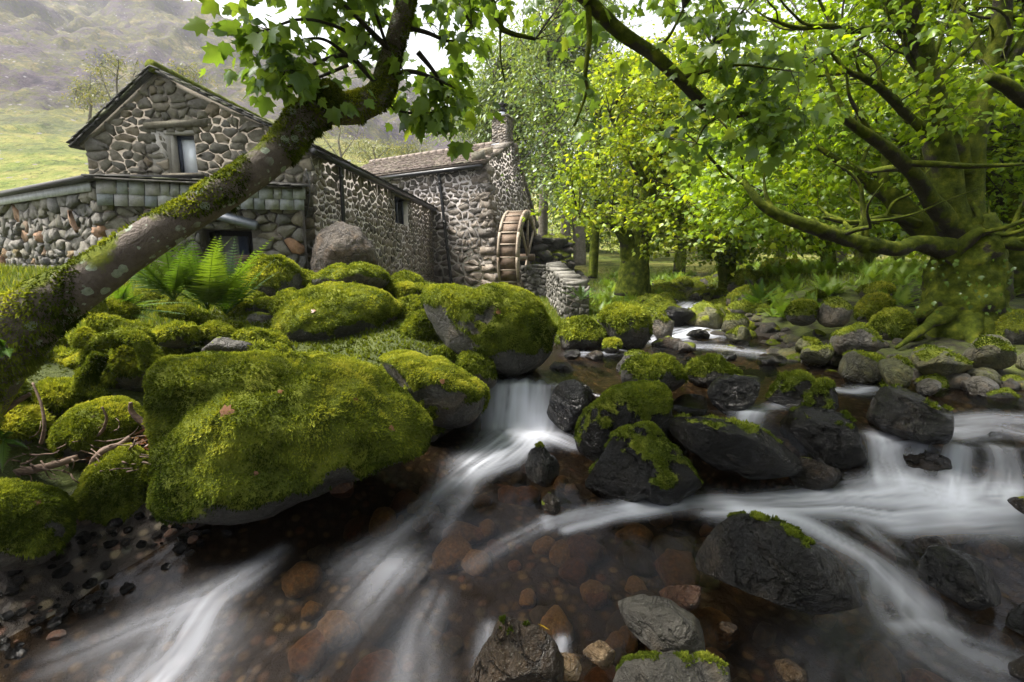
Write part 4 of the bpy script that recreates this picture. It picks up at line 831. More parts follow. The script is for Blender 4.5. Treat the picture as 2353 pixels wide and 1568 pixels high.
def rock_arrays(outline, D, thick, lvl, seed, moss, amp=.10, sharp=0.0, flat=0.0):
    """boulder whose widest section is the outline, facing the eye, at distance D (along the centre ray)"""
    o = np.array(outline, float); c = (o.min(0) + o.max(0)) / 2; w = ray(*c); e3 = unit(w); e1 = unit(np.cross(e3, Zv)); e2 = np.cross(e1, e3); C = EYE + w * D
    q = np.array([ray(*p) for p in o]); q = q / (q @ e3)[:, None] * (np.linalg.norm(w) * D) + EYE - C; X, Y = q @ e1, q @ e2
    ang = np.arctan2(Y, X); rad = np.hypot(X, Y); k = np.argsort(ang); ang, rad = ang[k], rad[k]
    aa = np.linspace(-np.pi, np.pi, 181); rr = np.interp(aa, np.concatenate([ang - 2 * np.pi, ang, ang + 2 * np.pi]), np.tile(rad, 3))
    for _ in range(3): rr[:-1] = (np.roll(rr[:-1], 1) + 2 * rr[:-1] + np.roll(rr[:-1], -1)) / 4
    rr[-1] = rr[0]
    U, F = ico(lvl); m = np.hypot(U[:, 0], U[:, 2]); th = np.arctan2(U[:, 2], U[:, 0]); prof = np.clip(m, 0, 1) ** .92
    rO = np.interp(th, aa, rr) * prof * (1.03 if moss is None or moss > .3 else .965); dep = np.sign(U[:, 1]) * np.abs(U[:, 1]) ** .9 * thick * .5
    V = C + e1 * (rO * np.cos(th))[:, None] + e2 * (rO * np.sin(th))[:, None] + e3 * dep[:, None]
    sz = np.median(rr); V0 = V.copy()
    if sharp < 0: sharp = .3
    elif moss is None or moss > .3: sharp = max(sharp, .82)
    else: sharp = max(sharp, .35)
    if sharp:   # flatten against a few random planes
        r = np.random.default_rng(seed)
        for _ in range(16):
            n = unit(r.normal(size=3)); d = (V - C) @ n; lim = np.percentile(d, 99.5) * r.uniform(.58, .90); V = V - n * (np.clip(d - lim, 0, None) * sharp)[:, None]
    V[:, :3] = V + unit(V - C) * ((fbm(V / sz * 1.3, 4, seed) - .5) * 2 * amp * sz * 1.3 + (fbm(V / sz * 4.5, 5, seed + 9) - .5) * amp * .8 * sz - np.clip(.10 - np.abs(fbm(V / sz * 2.1, 4, seed + 5) - .5), 0, 1) * amp * 4.0 * sz * (1 if moss is None or moss > .3 else .5))[:, None]
    N = vnormals(V, F); N = np.where((np.einsum('ij,ij->i', N, V - C) < 0)[:, None], -N, N)
    ms = np.zeros(len(V))
    if moss is not None:
        n_ = fbm(V / max(sz, .2) * 2.2, 4, seed + 4) - .5
        ms = sstep(-.32, .32, N[:, 2] + 1.7 * n_ + .5 * (fbm(V * 14, 3, seed + 6) - .5) - moss)
        lump = fbm(V * 7, 4, seed + 2) - .35
        V = V + N * (ms * (.010 + .085 * lump) * min(1, sz * 2.0))[:, None]
    return V, F, N, ms, C, sz
ROCKV = {}
def groove(V, N, line, width, depth):
    d = V - EYE; z = d[:, 1] * CP - d[:, 2] * SP; u = FW / 2 + FPX * d[:, 0] / z; v = FH / 2 - FPX * (d[:, 1] * SP + d[:, 2] * CP) / z; best = np.full(len(V), 1e9); L = resample(np.array([list(q) + [0] for q in line], float), 40)[:, :2]
    for a in L: best = np.minimum(best, np.hypot(u - a[0], v - a[1]))
    front = (N * (V - EYE)).sum(1) < 0; return V - N * (depth * np.exp(-(best / width) ** 2) * front)[:, None]
def rock(name, label, outline, D, mat, moss=None, thick=.9, lvl=4, seed=None, tuft=0, tsize=.012, amp=.10, sharp=.0, cat='rock', group=None, zb=None, tk=None, grooves=()):
    seed = seed if seed is not None else int(abs(hash((outline[0][0] * 7 + outline[0][1] * 13 + len(outline)))) % 9999)
    if len(outline) == 2:  # a box of pixels -> uneven oval
        (u0, v0), (u1, v1) = outline; r = np.random.default_rng(seed); t = np.linspace(0, 2 * np.pi, 14, endpoint=False); k = 1 + r.normal(0, .05, 14)
        cx, cy = np.sign(np.cos(t)) * np.abs(np.cos(t)) ** .8, np.sign(np.sin(t)) * np.abs(np.sin(t)) ** .85
        outline = [((u0 + u1) / 2 + (u1 - u0) / 2 * cx[i] * k[i], (v0 + v1) / 2 - (v1 - v0) / 2 * cy[i] * k[i]) for i in range(14)]
    o = np.array(outline, float); wid = (o[:, 0].max() - o[:, 0].min()) / FPX
    if D is None:   # stand on the ground height zb at the lowest pixel
        b = o[np.argmax(o[:, 1])]; d = ray(*b); t0 = (zb - EYE[2]) / d[2]; D = t0 * (1 + .10 * wid)
    V, F, N, ms, C, sz = rock_arrays(outline, D, wid * D * thick, lvl, seed, moss, amp, sharp)
    for g_l, g_w, g_d in grooves: V = groove(V, N, g_l, g_w, g_d)
    wl = sstep(.16, .03, V[:, 2] - water_z(np.clip(V[:, 0], -6, 9), V[:, 1]) + .08 * (fbm(V * 5, 3, 6) - .5)) * (V[:, 0] > xl(V[:, 1]) - .5) * (V[:, 0] < xr(V[:, 1]) + .4)
    ROCKV[label] = (V, N)
    ob = obj(name, mesh(name, V - C, F, True, {'moss': ms, 'wetline': wl}), MAT[mat], None, label=label, category=cat); ob.location = C
    if group: ob['group'] = group
    if tuft:
        r_ = tufts(V, F, ms, int(tuft * .72), tsize * 1.12, np.random.default_rng(seed))
        if r_ is not None: put('moss', r_[0], r_[1], MAT['moss'], ob, False, kind='stuff', attrs={'tint': r_[2] * (tk if tk is not None else (.62 if mat == 'wetrock' else .8 if zb is not None else 1.0))})
    return ob
def on_rock(key, u, v):
    V, N = next(q for l, q in ROCKV.items() if key in l); d = V - EYE; z = d[:, 1] * CP - d[:, 2] * SP; e = np.hypot(FW / 2 + FPX * d[:, 0] / z - u, FH / 2 - FPX * (d[:, 1] * SP + d[:, 2] * CP) / z - v) + 1e4 * ((N * d).sum(1) > 0); i = int(np.argmin(e)); return V[i] + N[i] * .012, N[i]
MB = 'mossy_boulder'; BO = 'boulder'; WR = 'wet_rock'
# --- left bank, moss covered
rock(MB, 'largest boulder, thick bright green moss, overhanging the stream in the foreground', [(345, 900), (362, 850), (420, 808), (520, 797), (640, 799), (760, 805), (850, 830), (920, 880), (965, 930), (1002, 985), (988, 1035), (900, 1066), (780, 1112), (660, 1168), (560, 1208), (470, 1222), (385, 1222), (352, 1150), (348, 1050), (344, 980)], 3.75, 'mossrock', -.42, .75, 5, 3, 100000, .0115, .09, cat='boulder', grooves=[([(350, 985), (400, 935), (470, 895), (560, 885), (640, 870), (680, 830)], 34, .10), ([(880, 900), (900, 960), (960, 1010)], 30, .05), ([(560, 1100), (700, 1060), (860, 1020)], 40, .04)])
rock(MB, 'long mossy boulder with dark wet foot between the largest boulder and the small waterfall', [(843, 825), (900, 811), (980, 830), (1080, 865), (1130, 900), (1137, 940), (1105, 978), (1040, 1003), (985, 1000), (955, 930), (915, 875)], 5.0, 'mossrock', -.08, .9, 5, 5, 36000, .013, .07, cat='boulder')
rock(MB, 'broad domed mossy boulder behind the largest one, below the flat slab', [(606, 800), (620, 740), (660, 690), (720, 660), (790, 642), (850, 648), (895, 680), (928, 720), (925, 775), (900, 822), (820, 835), (700, 825)], 6.6, 'mossrock', -.35, .9, 5, 8, 40000, .015, .09, cat='boulder')
rock(MB, 'upright mossy boulder squeezed between the domed boulder and the great dark one', [(930, 800), (935, 735), (960, 715), (995, 735), (1012, 765), (1005, 800), (985, 828), (950, 830)], 6.2, 'mossrock', -.3, .9, 4, 9, 7000, .022, cat='boulder')
rock(MB, 'great dark mossy boulder with two humps left of the upper pool', [(963, 690), (985, 663), (1040, 659), (1090, 672), (1130, 656), (1190, 649), (1240, 670), (1275, 710), (1293, 770), (1291, 845), (1230, 866), (1150, 860), (1080, 835), (1020, 795), (975, 740)], 5.75, 'mossrock', .02, .8, 5, 12, 40000, .014, .08, tk=.8, cat='boulder')
rock(MB, 'tall boulder with a moss cap and bare dark sides below the lean-to', [(565, 690), (572, 620), (590, 590), (640, 581), (675, 595), (693, 625), (685, 690), (660, 730), (600, 735)], 7.3, 'mossrock', .05, .9, 4, 14, 9000, .024, .10, cat='boulder')
rock(MB, 'flat tilted slab with moss on top and a bare dark underside', [(690, 650), (740, 632), (800, 618), (855, 613), (900, 628), (922, 652), (905, 688), (880, 690), (850, 664), (790, 655), (720, 665)], 7.2, 'mossrock', .15, 1.1, 4, 17, 9000, .022, .06, cat='boulder')
rock(MB, 'small mossy stone right of the flat slab, upper of two', [(902, 648), (955, 700)], 7.3, 'mossrock', -.2, .9, 3, 18, 3000, .022, cat='rock')
rock(MB, 'small mossy stone right of the flat slab, lower of two', [(905, 690), (950, 735)], 6.9, 'mossrock', -.2, .9, 3, 19, 3000, .022, cat='rock')
rock(MB, 'low green stone under the great dark boulder, left of the cone-shaped one', [(985, 798), (1068, 862)], 5.5, 'mossrock', -.2, .9, 3, 20, 4000, .018, cat='rock')
rock(MB, 'cone-shaped mossy stone beside the lip of the small waterfall', [(1042, 850), (1050, 812), (1080, 796), (1112, 815), (1138, 860), (1140, 895), (1090, 900)], 5.25, 'mossrock', -.15, .9, 4, 22, 5000, .018, cat='rock')
rock(MB, 'rounded mossy boulder cut off by the left edge of the picture', [(-80, 1130), (-20, 1105), (50, 1104), (115, 1126), (180, 1170), (197, 1212), (160, 1275), (60, 1310), (-80, 1310)], 2.95, 'mossrock', -.3, .9, 5, 23, 40000, .011, .07, cat='boulder')
rock(MB, 'low mossy mound behind the twig pile, left of the largest boulder', [(110, 1010), (150, 955), (200, 925), (270, 918), (340, 935), (370, 985), (350, 1050), (240, 1070), (140, 1060)], 4.0, 'mossrock', -.35, .9, 5, 25, 30000, .012, .07, cat='boulder')
rock(MB, 'shaded steep mossy rock wedged between the edge boulder and the largest boulder', [(170, 1130), (220, 1060), (290, 1015), (360, 1010), (380, 1100), (380, 1230), (300, 1300), (200, 1280)], 3.6, 'mossrock', -.2, .9, 4, 27, 26000, .012, .08, cat='boulder')
rock(MB, 'mossy hump under the tangled roots', [(245, 880), (255, 810), (300, 770), (350, 785), (378, 830), (370, 890), (300, 905)], 4.6, 'mossrock', -.3, .9, 4, 28, 8000, .018, cat='rock')
rock(MB, 'mossy stone at the foot of the roots, beside the dead twigs', [(60, 880), (230, 960)], 4.1, 'mossrock', -.3, .8, 4, 29, 9000, .018, cat='rock')
rock(MB, 'dim mossy stone behind the twigs at the far left', [(-60, 930), (120, 1040)], 3.7, 'mossrock', -.3, .8, 4, 30, 8000, .018, cat='rock')
rock(MB, 'small round moss ball under the mossy log', [(452, 742), (545, 800)], 5.6, 'mossrock', -.4, .9, 3, 31, 4000, .02, cat='rock')
rock(MB, 'long low mossy ridge behind the largest boulder', [(330, 745), (470, 800)], 5.3, 'mossrock', -.3, .8, 3, 32, 5000, .02, cat='rock')
rock(MB, 'dark mossy stone among the fern stems', [(515, 690), (590, 745)], 6.6, 'mossrock', .0, .9, 3, 33, 3000, .02, cat='rock')
rock('flat_stone', 'bare flat grey stone behind the mossy log', [(555, 722), (640, 765)], 6.4, 'greyrock', .9, .9, 3, 34, cat='rock')
rock('flat_stone', 'thin bare grey slab peeping over the largest boulder', [(420, 786), (600, 812)], 5.0, 'greyrock', 1.2, .6, 3, 35, cat='rock')
rock(BO, 'big bare brown boulder leaning against the cottage side wall', [(706, 632), (704, 560), (722, 530), (760, 513), (810, 520), (850, 550), (864, 590), (858, 640), (800, 660), (740, 660)], 8.6, 'houserock', 1.3, .9, 5, 36, amp=.09, sharp=-1, cat='boulder')
rock(BO, 'small bare stone wedged under the brown boulder', [(690, 625), (740, 660)], 8.3, 'houserock', .8, .9, 3, 37, cat='rock')
# --- upstream
rock(MB, 'squarish mossy boulder standing in the stream below the cascade', [(1370, 760), (1372, 720), (1395, 702), (1440, 698), (1480, 712), (1505, 745), (1508, 780), (1480, 805), (1410, 802), (1380, 790)], None, 'mossrock', .05, .9, 4, 41, 9000, .026, .06, zb=.44, cat='boulder')
rock(MB, 'low mossy boulder right beside the great dark one', [(1285, 740), (1310, 732), (1370, 745), (1396, 770), (1385, 800), (1330, 808), (1285, 800)], None, 'mossrock', .1, .9, 4, 42, 5000, .024, zb=.44, cat='boulder')
rock(MB, 'small green stone at the foot of the squarish boulder', [(1380, 778), (1428, 816)], None, 'mossrock', .1, .9, 3, 43, 1500, .022, zb=.44, cat='rock')
rock(BO, 'slanting grey boulder with a mossy back beside the squarish one', [(1480, 720), (1500, 706), (1535, 735), (1562, 770), (1540, 785), (1500, 780)], None, 'greyrock', .75, .9, 3, 44, 600, .02, zb=.48, cat='boulder')
rock(WR, 'dark wet rock left of the upper cascade', [(1500, 735), (1515, 712), (1560, 710), (1600, 725), (1580, 750), (1530, 748)], None, 'wetrock', 1.5, .9, 3, 45, zb=.58)
rock(BO, 'flat-topped tan boulder right of the upper cascade', [(1555, 740), (1590, 712), (1640, 705), (1690, 707), (1700, 725), (1670, 748), (1600, 752)], None, 'greenrock', 0.4, .9, 4, 46, 900, .02, sharp=.5, zb=.58, cat='boulder')
rock(BO, 'rounded green-grey boulder at the right of the cascade', [(1650, 755), (1660, 730), (1690, 720), (1722, 740), (1735, 760), (1700, 780), (1665, 775)], None, 'greenrock', 0.55, .9, 3, 47, 900, .016, zb=.52, cat='boulder')
rock(BO, 'oval olive boulder below the rounded green-grey one', [(1660, 768), (1680, 752), (1715, 752), (1735, 772), (1720, 788), (1680, 790)], None, 'greenrock', 0.6, .9, 3, 48, 900, .016, zb=.48, cat='boulder')
rock(WR, 'shining wet stone in the middle of the cascade', [(1572, 758), (1642, 780)], None, 'wetrock', 1.5, .9, 3, 49, zb=.5)
rock(WR, 'flat brown rock shelf under the squarish mossy boulder', [(1490, 778), (1580, 806)], None, 'brownrock', .8, .9, 3, 50, zb=.44)
rock(BO, 'speckled grey stone at the head of the mossy dam', [(1410, 850), (1430, 825), (1480, 818), (1515, 830), (1500, 860)], None, 'greyrock', .8, .9, 3, 51, 500, .016, zb=.44, cat='rock')
rock(BO, 'small grey stone in the riffle above the pool', [(1545, 785), (1610, 812)], None, 'greyrock', .9, .9, 3, 52, zb=.45, cat='rock')
rock(WR, 'thin dark wet stone breaking the riffle', [(1640, 808), (1700, 830)], None, 'wetrock', 1.5, .9, 3, 53, zb=.44)
rock(WR, 'dark wet stone in the shallow pool right of the riffle', [(1735, 820), (1805, 842)], None, 'wetrock', 1.5, .9, 3, 54, zb=.44)
rock(WR, 'first small wet stone under the low mossy boulder', [(1296, 800), (1345, 828)], None, 'wetrock', 1.5, .9, 3, 55, zb=.44)
rock(WR, 'second small wet stone, at the pool edge below the green stone', [(1342, 808), (1395, 830)], None, 'brownrock', 1.5, .9, 3, 56, zb=.44)
# --- rocks damming the pool
rock(MB, 'tall moss-capped boulder right of the small waterfall', [(1308, 1010), (1325, 945), (1375, 900), (1430, 874), (1475, 872), (1500, 882), (1530, 868), (1548, 905), (1552, 965), (1530, 1015), (1450, 1050), (1380, 1065), (1330, 1050)], None, 'wetrock', .28, .85, 5, 60, 20000, .013, .07, zb=.0, cat='boulder')
rock(WR, 'black wet boulder with a yellow-green moss crest in front of the dam', [(1325, 1110), (1360, 1060), (1400, 1010), (1455, 985), (1520, 990), (1590, 1035), (1640, 1080), (1652, 1110), (1600, 1135), (1480, 1145), (1370, 1140)], None, 'wetrock', .62, .8, 5, 61, 12000, .011, .08, zb=-.02, cat='boulder')
rock(WR, 'long streaked wet boulder lying across the dam', [(1528, 960), (1570, 942), (1640, 945), (1710, 965), (1790, 1005), (1848, 1045), (1840, 1085), (1780, 1100), (1690, 1080), (1610, 1045), (1550, 1005)], None, 'wetrock', 1.0, .9, 5, 62, 900, .016, .06, .4, zb=.08, cat='boulder')
rock(WR, 'rough wet rock with moss flecks left of the right-hand falls', [(1785, 960), (1830, 932), (1890, 930), (1950, 965), (1995, 1015), (2008, 1055), (1960, 1072), (1880, 1060), (1820, 1020)], None, 'wetrock', 1.0, .9, 5, 63, 900, .016, .11, .5, zb=.08, cat='boulder')
rock(BO, 'smooth grey domed boulder above the right-hand falls', [(1955, 935), (1980, 905), (2040, 890), (2110, 893), (2170, 925), (2225, 970), (2232, 1005), (2150, 1018), (2050, 1015), (1975, 985)], None, 'wetrock', 1.1, .9, 5, 64, 300, .016, .05, zb=.30, cat='boulder')
rock(MB, 'dark wedge-shaped rock edged with moss in the middle of the dam', [(1758, 930), (1765, 860), (1800, 862), (1870, 885), (1940, 905), (1968, 930), (1930, 945), (1840, 950)], None, 'wetrock', .5, .7, 4, 65, 3500, .018, .06, .4, zb=.40, cat='boulder')
rock(WR, 'black glistening boulder behind the long streaked one', [(1622, 925), (1635, 885), (1680, 860), (1730, 862), (1760, 895), (1755, 945), (1700, 960), (1645, 955)], None, 'wetrock', 1.2, .9, 4, 66, amp=.09, zb=.36, cat='boulder')
rock(MB, 'flat mossy boulder at the pool edge above the moss-capped boulder', [(1405, 870), (1430, 840), (1490, 825), (1550, 828), (1588, 850), (1580, 890), (1500, 905), (1430, 895)], None, 'mossrock', .1, .9, 4, 67, 6000, .02, .06, zb=.42, cat='boulder')
rock(MB, 'tapering mossy rock pointing right into the pool', [(1565, 860), (1580, 828), (1620, 820), (1670, 840), (1712, 862), (1690, 885), (1620, 895)], None, 'mossrock', .2, .9, 4, 68, 4000, .02, .06, zb=.42, cat='boulder')
rock(WR, 'round wet black boulder touching the right edge of the waterfall', [(1250, 985), (1255, 920), (1275, 880), (1320, 864), (1375, 868), (1398, 890), (1380, 930), (1330, 970), (1290, 1000)], None, 'wetrock', 1.5, .8, 5, 69, amp=.05, zb=.02, cat='boulder')
rock(WR, 'small dark pointed rock in the white water below the waterfall', [(1198, 1060), (1212, 1032), (1240, 1021), (1275, 1042), (1303, 1075), (1295, 1105), (1240, 1112), (1208, 1095)], None, 'wetrock', 1.1, .9, 4, 70, 900, .012, .09, zb=-.02)
rock(WR, 'little wet stone standing below the pointed rock', [(1238, 1128), (1290, 1185)], None, 'brownrock', .9, .9, 4, 71, zb=-.06)
rock(WR, 'dark crevice stone between the moss-capped and black boulders', [(1450, 965), (1540, 1030)], None, 'wetrock', .5, .8, 3, 72, 1500, .016, zb=.05)
rock(WR, 'wet stone seen behind the tall moss-capped boulder', [(1545, 900), (1640, 965)], None, 'wetrock', 1.3, .8, 3, 73, zb=.22)
rock(WR, 'low brown rock in the foam under the long streaked boulder', [(1795, 1080), (1815, 1060), (1900, 1072), (1960, 1100), (1900, 1125), (1820, 1118)], None, 'brownrock', 1.3, .8, 3, 74, zb=-.02)
rock(WR, 'dark broken rock at the right edge beside the falls', [(2328, 1020), (2400, 1000), (2440, 1080), (2400, 1150), (2345, 1130), (2330, 1080)], 3.9, 'wetrock', 1.0, .9, 3, 75, cat='boulder')
rock(WR, 'water-covered brown ledge at the top of the right-hand falls', [(2190, 1015), (2260, 1000), (2345, 1005), (2350, 1040), (2280, 1065), (2210, 1050)], None, 'wetrock', 1.3, .9, 3, 76, zb=.12)
rock(WR, 'dark wet hump between the two strands of the right-hand falls', [(2055, 1060), (2080, 1018), (2130, 1010), (2172, 1040), (2180, 1085), (2120, 1110), (2070, 1100)], None, 'brownrock', 1.5, .8, 4, 96, zb=.03)
rock(WR, 'small round stone under the right-hand falls', [(2172, 1116), (2218, 1150)], None, 'wetrock', 1.5, .9, 3, 77, zb=.0)
rock(WR, 'low brown stone at the right edge below the falls', [(2290, 1142), (2420, 1195)], None, 'brownrock', .9, .9, 3, 78, zb=-.02)
# --- foreground
rock(WR, 'large smooth wet boulder with dark moss specks in the foreground stream', [(1588, 1310), (1620, 1250), (1660, 1205), (1695, 1188), (1770, 1198), (1850, 1245), (1940, 1312), (2010, 1365), (2015, 1400), (1960, 1428), (1870, 1425), (1760, 1395), (1660, 1350)], None, 'wetrock', 1.12, .8, 5, 82, 2600, .012, .05, .45, zb=-.06, cat='boulder')
rock(WR, 'black glossy boulder low in the water at the right', [(2080, 1310), (2105, 1265), (2170, 1253), (2250, 1265), (2310, 1310), (2340, 1360), (2280, 1392), (2180, 1385), (2105, 1350)], None, 'wetrock', 1.3, .8, 5, 83, amp=.06, zb=-.08, cat='boulder')
rock(BO, 'flat speckled brown-grey slab slanting into the foreground water', [(1385, 1385), (1420, 1364), (1490, 1372), (1560, 1400), (1620, 1445), (1640, 1490), (1600, 1520), (1540, 1512), (1460, 1470), (1400, 1430)], None, 'greyrock', 1.4, .8, 5, 84, amp=.05, sharp=.5, zb=-.10, cat='boulder')
rock(BO, 'pale grey boulder with a mossy left shoulder at the bottom edge', [(1340, 1600), (1385, 1540), (1440, 1505), (1500, 1497), (1580, 1508), (1660, 1535), (1725, 1575), (1740, 1650), (1560, 1690), (1400, 1680)], 2.05, 'greyrock', .9, .8, 5, 85, 2500, .010, .05, cat='boulder')
rock(WR, 'dark brown rock with water strands running over it at the bottom edge', [(1055, 1480), (1090, 1430), (1150, 1408), (1230, 1400), (1285, 1425), (1290, 1500), (1270, 1600), (1150, 1640), (1070, 1580)], 2.15, 'brownrock', 1.05, .7, 5, 86, 900, .010, .10, cat='boulder')
rock(WR, 'dark stone half out of frame at the lower right edge', [(2300, 1420), (2330, 1395), (2420, 1385), (2440, 1450), (2380, 1475), (2320, 1460)], None, 'wetrock', 1.3, .8, 3, 87, zb=-.12)
rock(WR, 'brown stone in the bottom right corner', [(2318, 1500), (2440, 1580)], None, 'brownrock', 1.3, .8, 3, 88, zb=-.15)
rock(WR, 'sunken tan rock under clear water right of the black glossy boulder', [(2060, 1240), (2230, 1300)], 3.2, 'brownrock', 1.5, .6, 3, 89)
rock('bed_stone', 'red stone slab under water above the speckled slab', [(1510, 1345), (1640, 1400)], 2.75, 'bedred', None, .7, 4, 90)
rock('bed_stone', 'orange stone standing in the bottom water beside the stranded rock', [(1268, 1480), (1335, 1580)], 2.28, 'bed', None, .8, 4, 91)
rock('bed_stone', 'small rusty stone left of the speckled slab', [(1335, 1470), (1420, 1535)], 2.32, 'bed', None, .8, 4, 92)
rock('bed_stone', 'ochre stone under water above the pale grey boulder', [(1640, 1425), (1710, 1480)], 2.58, 'bed', None, .8, 4, 93)
rock('bed_stone', 'bright ochre stone at the bottom edge', [(1760, 1515), (1860, 1590)], 2.33, 'bed', None, .8, 4, 94)
# --- right bank
rock(BO, 'grey spotted boulder with a moss cap on its left end', [(1872, 775), (1885, 750), (1930, 745), (1975, 750), (2015, 775), (2030, 795), (2000, 815), (1940, 818), (1890, 805)], None, 'greyrock', .55, .9, 4, 101, 1500, .02, zb=.62, cat='boulder')
rock(MB, 'largest mossy boulder left of the big tree foot', [(1990, 775), (1998, 735), (2040, 708), (2075, 712), (2100, 750), (2120, 785), (2080, 805), (2020, 800)], 7.3, 'mossrock', -.1, .9, 4, 102, 6000, .022, cat='boulder')
rock(MB, 'mossy boulder directly behind the largest one at the tree foot', [(1958, 740), (1970, 690), (2010, 672), (2050, 690), (2065, 730), (2010, 770)], 8.2, 'mossrock', -.1, .9, 3, 103, 3500, .024, cat='boulder')
rock(BO, 'bare brown-grey rounded boulder between two mossy ones', [(1876, 720), (1890, 690), (1925, 678), (1958, 700), (1962, 735), (1930, 752), (1885, 748)], 7.6, 'greyrock', 0.5, .9, 3, 104, 900, .016, cat='boulder')
rock(MB, 'mossy boulder with a dark base left of the brown-grey one', [(1802, 720), (1815, 695), (1850, 690), (1885, 708), (1880, 742), (1830, 750)], 7.8, 'mossrock', .05, .9, 3, 105, 2500, .022, cat='boulder')
rock(MB, 'small mossy stone among the ferns above the bank boulders', [(1848, 668), (1900, 700)], 9.2, 'mossrock', -.1, .9, 3, 106, 1500, .024, cat='rock')
rock(MB, 'long mossy ridge of stone below the ferns', [(1968, 652), (2065, 690)], 9.3, 'mossrock', -.2, .8, 3, 107, 2500, .024, cat='rock')
rock(BO, 'two-toned boulder, bright green top and dark wet left end', [(1828, 820), (1850, 795), (1890, 788), (1920, 800), (1925, 822), (1880, 840), (1840, 842)], None, 'greenrock', 0.55, .9, 4, 108, 300, .016, zb=.46, cat='boulder')
rock(BO, 'ochre-green boulder behind the two-toned one', [(1818, 800), (1845, 772), (1870, 778), (1890, 800), (1850, 815)], 6.6, 'greenrock', 0.6, .9, 3, 109, 900, .016, cat='boulder')
rock(BO, 'long smooth green boulder at the water edge, left of a pair', [(1922, 850), (1940, 818), (1985, 806), (2030, 815), (2055, 845), (2030, 875), (1965, 882)], None, 'greenrock', 0.75, .9, 4, 110, 900, .016, amp=.05, zb=.44, cat='boulder')
rock(BO, 'sloping green boulder with a brown waterline, right of a pair', [(1995, 870), (2010, 835), (2050, 822), (2100, 850), (2118, 880), (2060, 898), (2005, 890)], None, 'greenrock', 0.8, .9, 4, 111, 900, .016, amp=.06, zb=.44, cat='boulder')
rock(BO, 'broad low boulder with an orange moss patch', [(2065, 830), (2100, 808), (2160, 805), (2220, 820), (2242, 845), (2200, 862), (2110, 860)], None, 'greenrock', .7, .9, 4, 112, 900, .016, amp=.06, sharp=.4, zb=.55, cat='boulder')
rock(BO, 'angular green slab rising to the right on the stony bank', [(2195, 810), (2240, 785), (2300, 768), (2325, 795), (2330, 835), (2270, 850), (2210, 840)], None, 'greenrock', 0.75, .9, 4, 113, 900, .016, amp=.05, sharp=.7, zb=.58, cat='boulder')
rock(BO, 'oval pale green stone right of the speckled white rock', [(2185, 870), (2200, 850), (2260, 848), (2305, 868), (2300, 885), (2220, 888)], None, 'greenrock', 1.2, .9, 3, 114, zb=.46, cat='rock')
rock(BO, 'flat grey striped stone lying in the pool edge', [(2180, 890), (2220, 875), (2290, 880), (2320, 898), (2250, 908)], None, 'greyrock', 1.2, .9, 3, 115, zb=.44, cat='rock')
rock(BO, 'speckled whitish rock behind the smooth domed boulder', [(2105, 895), (2125, 868), (2150, 864), (2172, 885), (2160, 912), (2120, 915)], None, 'greyrock', 1.2, .9, 3, 116, zb=.44, cat='rock')
rock(BO, 'green stone cut by the right edge above the pool', [(2328, 850), (2345, 815), (2400, 800), (2440, 850), (2390, 880)], 5.6, 'greenrock', 1.2, .9, 3, 117, cat='boulder')
rock(MB, 'dark mossy boulder right of the big tree foot', [(2235, 765), (2250, 738), (2300, 724), (2380, 730), (2440, 760), (2380, 790), (2270, 792)], 6.8, 'mossrock', -.05, .9, 4, 118, 5000, .02, cat='boulder')
rock(MB, 'yellow-mossed boulder beside the pollard stump', [(1662, 660), (1680, 632), (1730, 622), (1760, 630), (1745, 665), (1695, 685)], 12.5, 'mossrock', .05, .9, 3, 119, 2500, .03, cat='boulder')
rock(MB, 'slanting mossy boulder below the yellow-mossed one', [(1660, 700), (1690, 668), (1730, 658), (1765, 672), (1740, 700), (1690, 712)], 10.8, 'mossrock', .1, .9, 3, 120, 2500, .028, cat='boulder')
rock(MB, 'far flat boulder with golden moss behind the ferns', [(1735, 620), (1800, 605), (1848, 604), (1845, 622), (1780, 635)], 14.5, 'mossrock', -.2, .9, 3, 121, 2000, .035, cat='boulder')
rock(MB, 'mossy round stone at the head of the far stream', [(1515, 672), (1555, 702)], 12.5, 'mossrock', -.1, .9, 3, 122, 1200, .03, cat='rock')
rock(MB, 'dark mossy boulder beyond the far stream bend', [(1545, 640), (1600, 670)], 16.5, 'mossrock', -.1, .9, 3, 123, 1200, .03, cat='rock')
rock(BO, 'rounded grey stone in the far stream between mossy ones', [(1578, 672), (1622, 700)], 12.8, 'greyrock', .5, .9, 3, 124, 400, .03, cat='rock')
rock(MB, 'mossy stone right of the far stream', [(1628, 668), (1672, 695)], 12.8, 'mossrock', -.1, .9, 3, 125, 1200, .03, cat='rock')
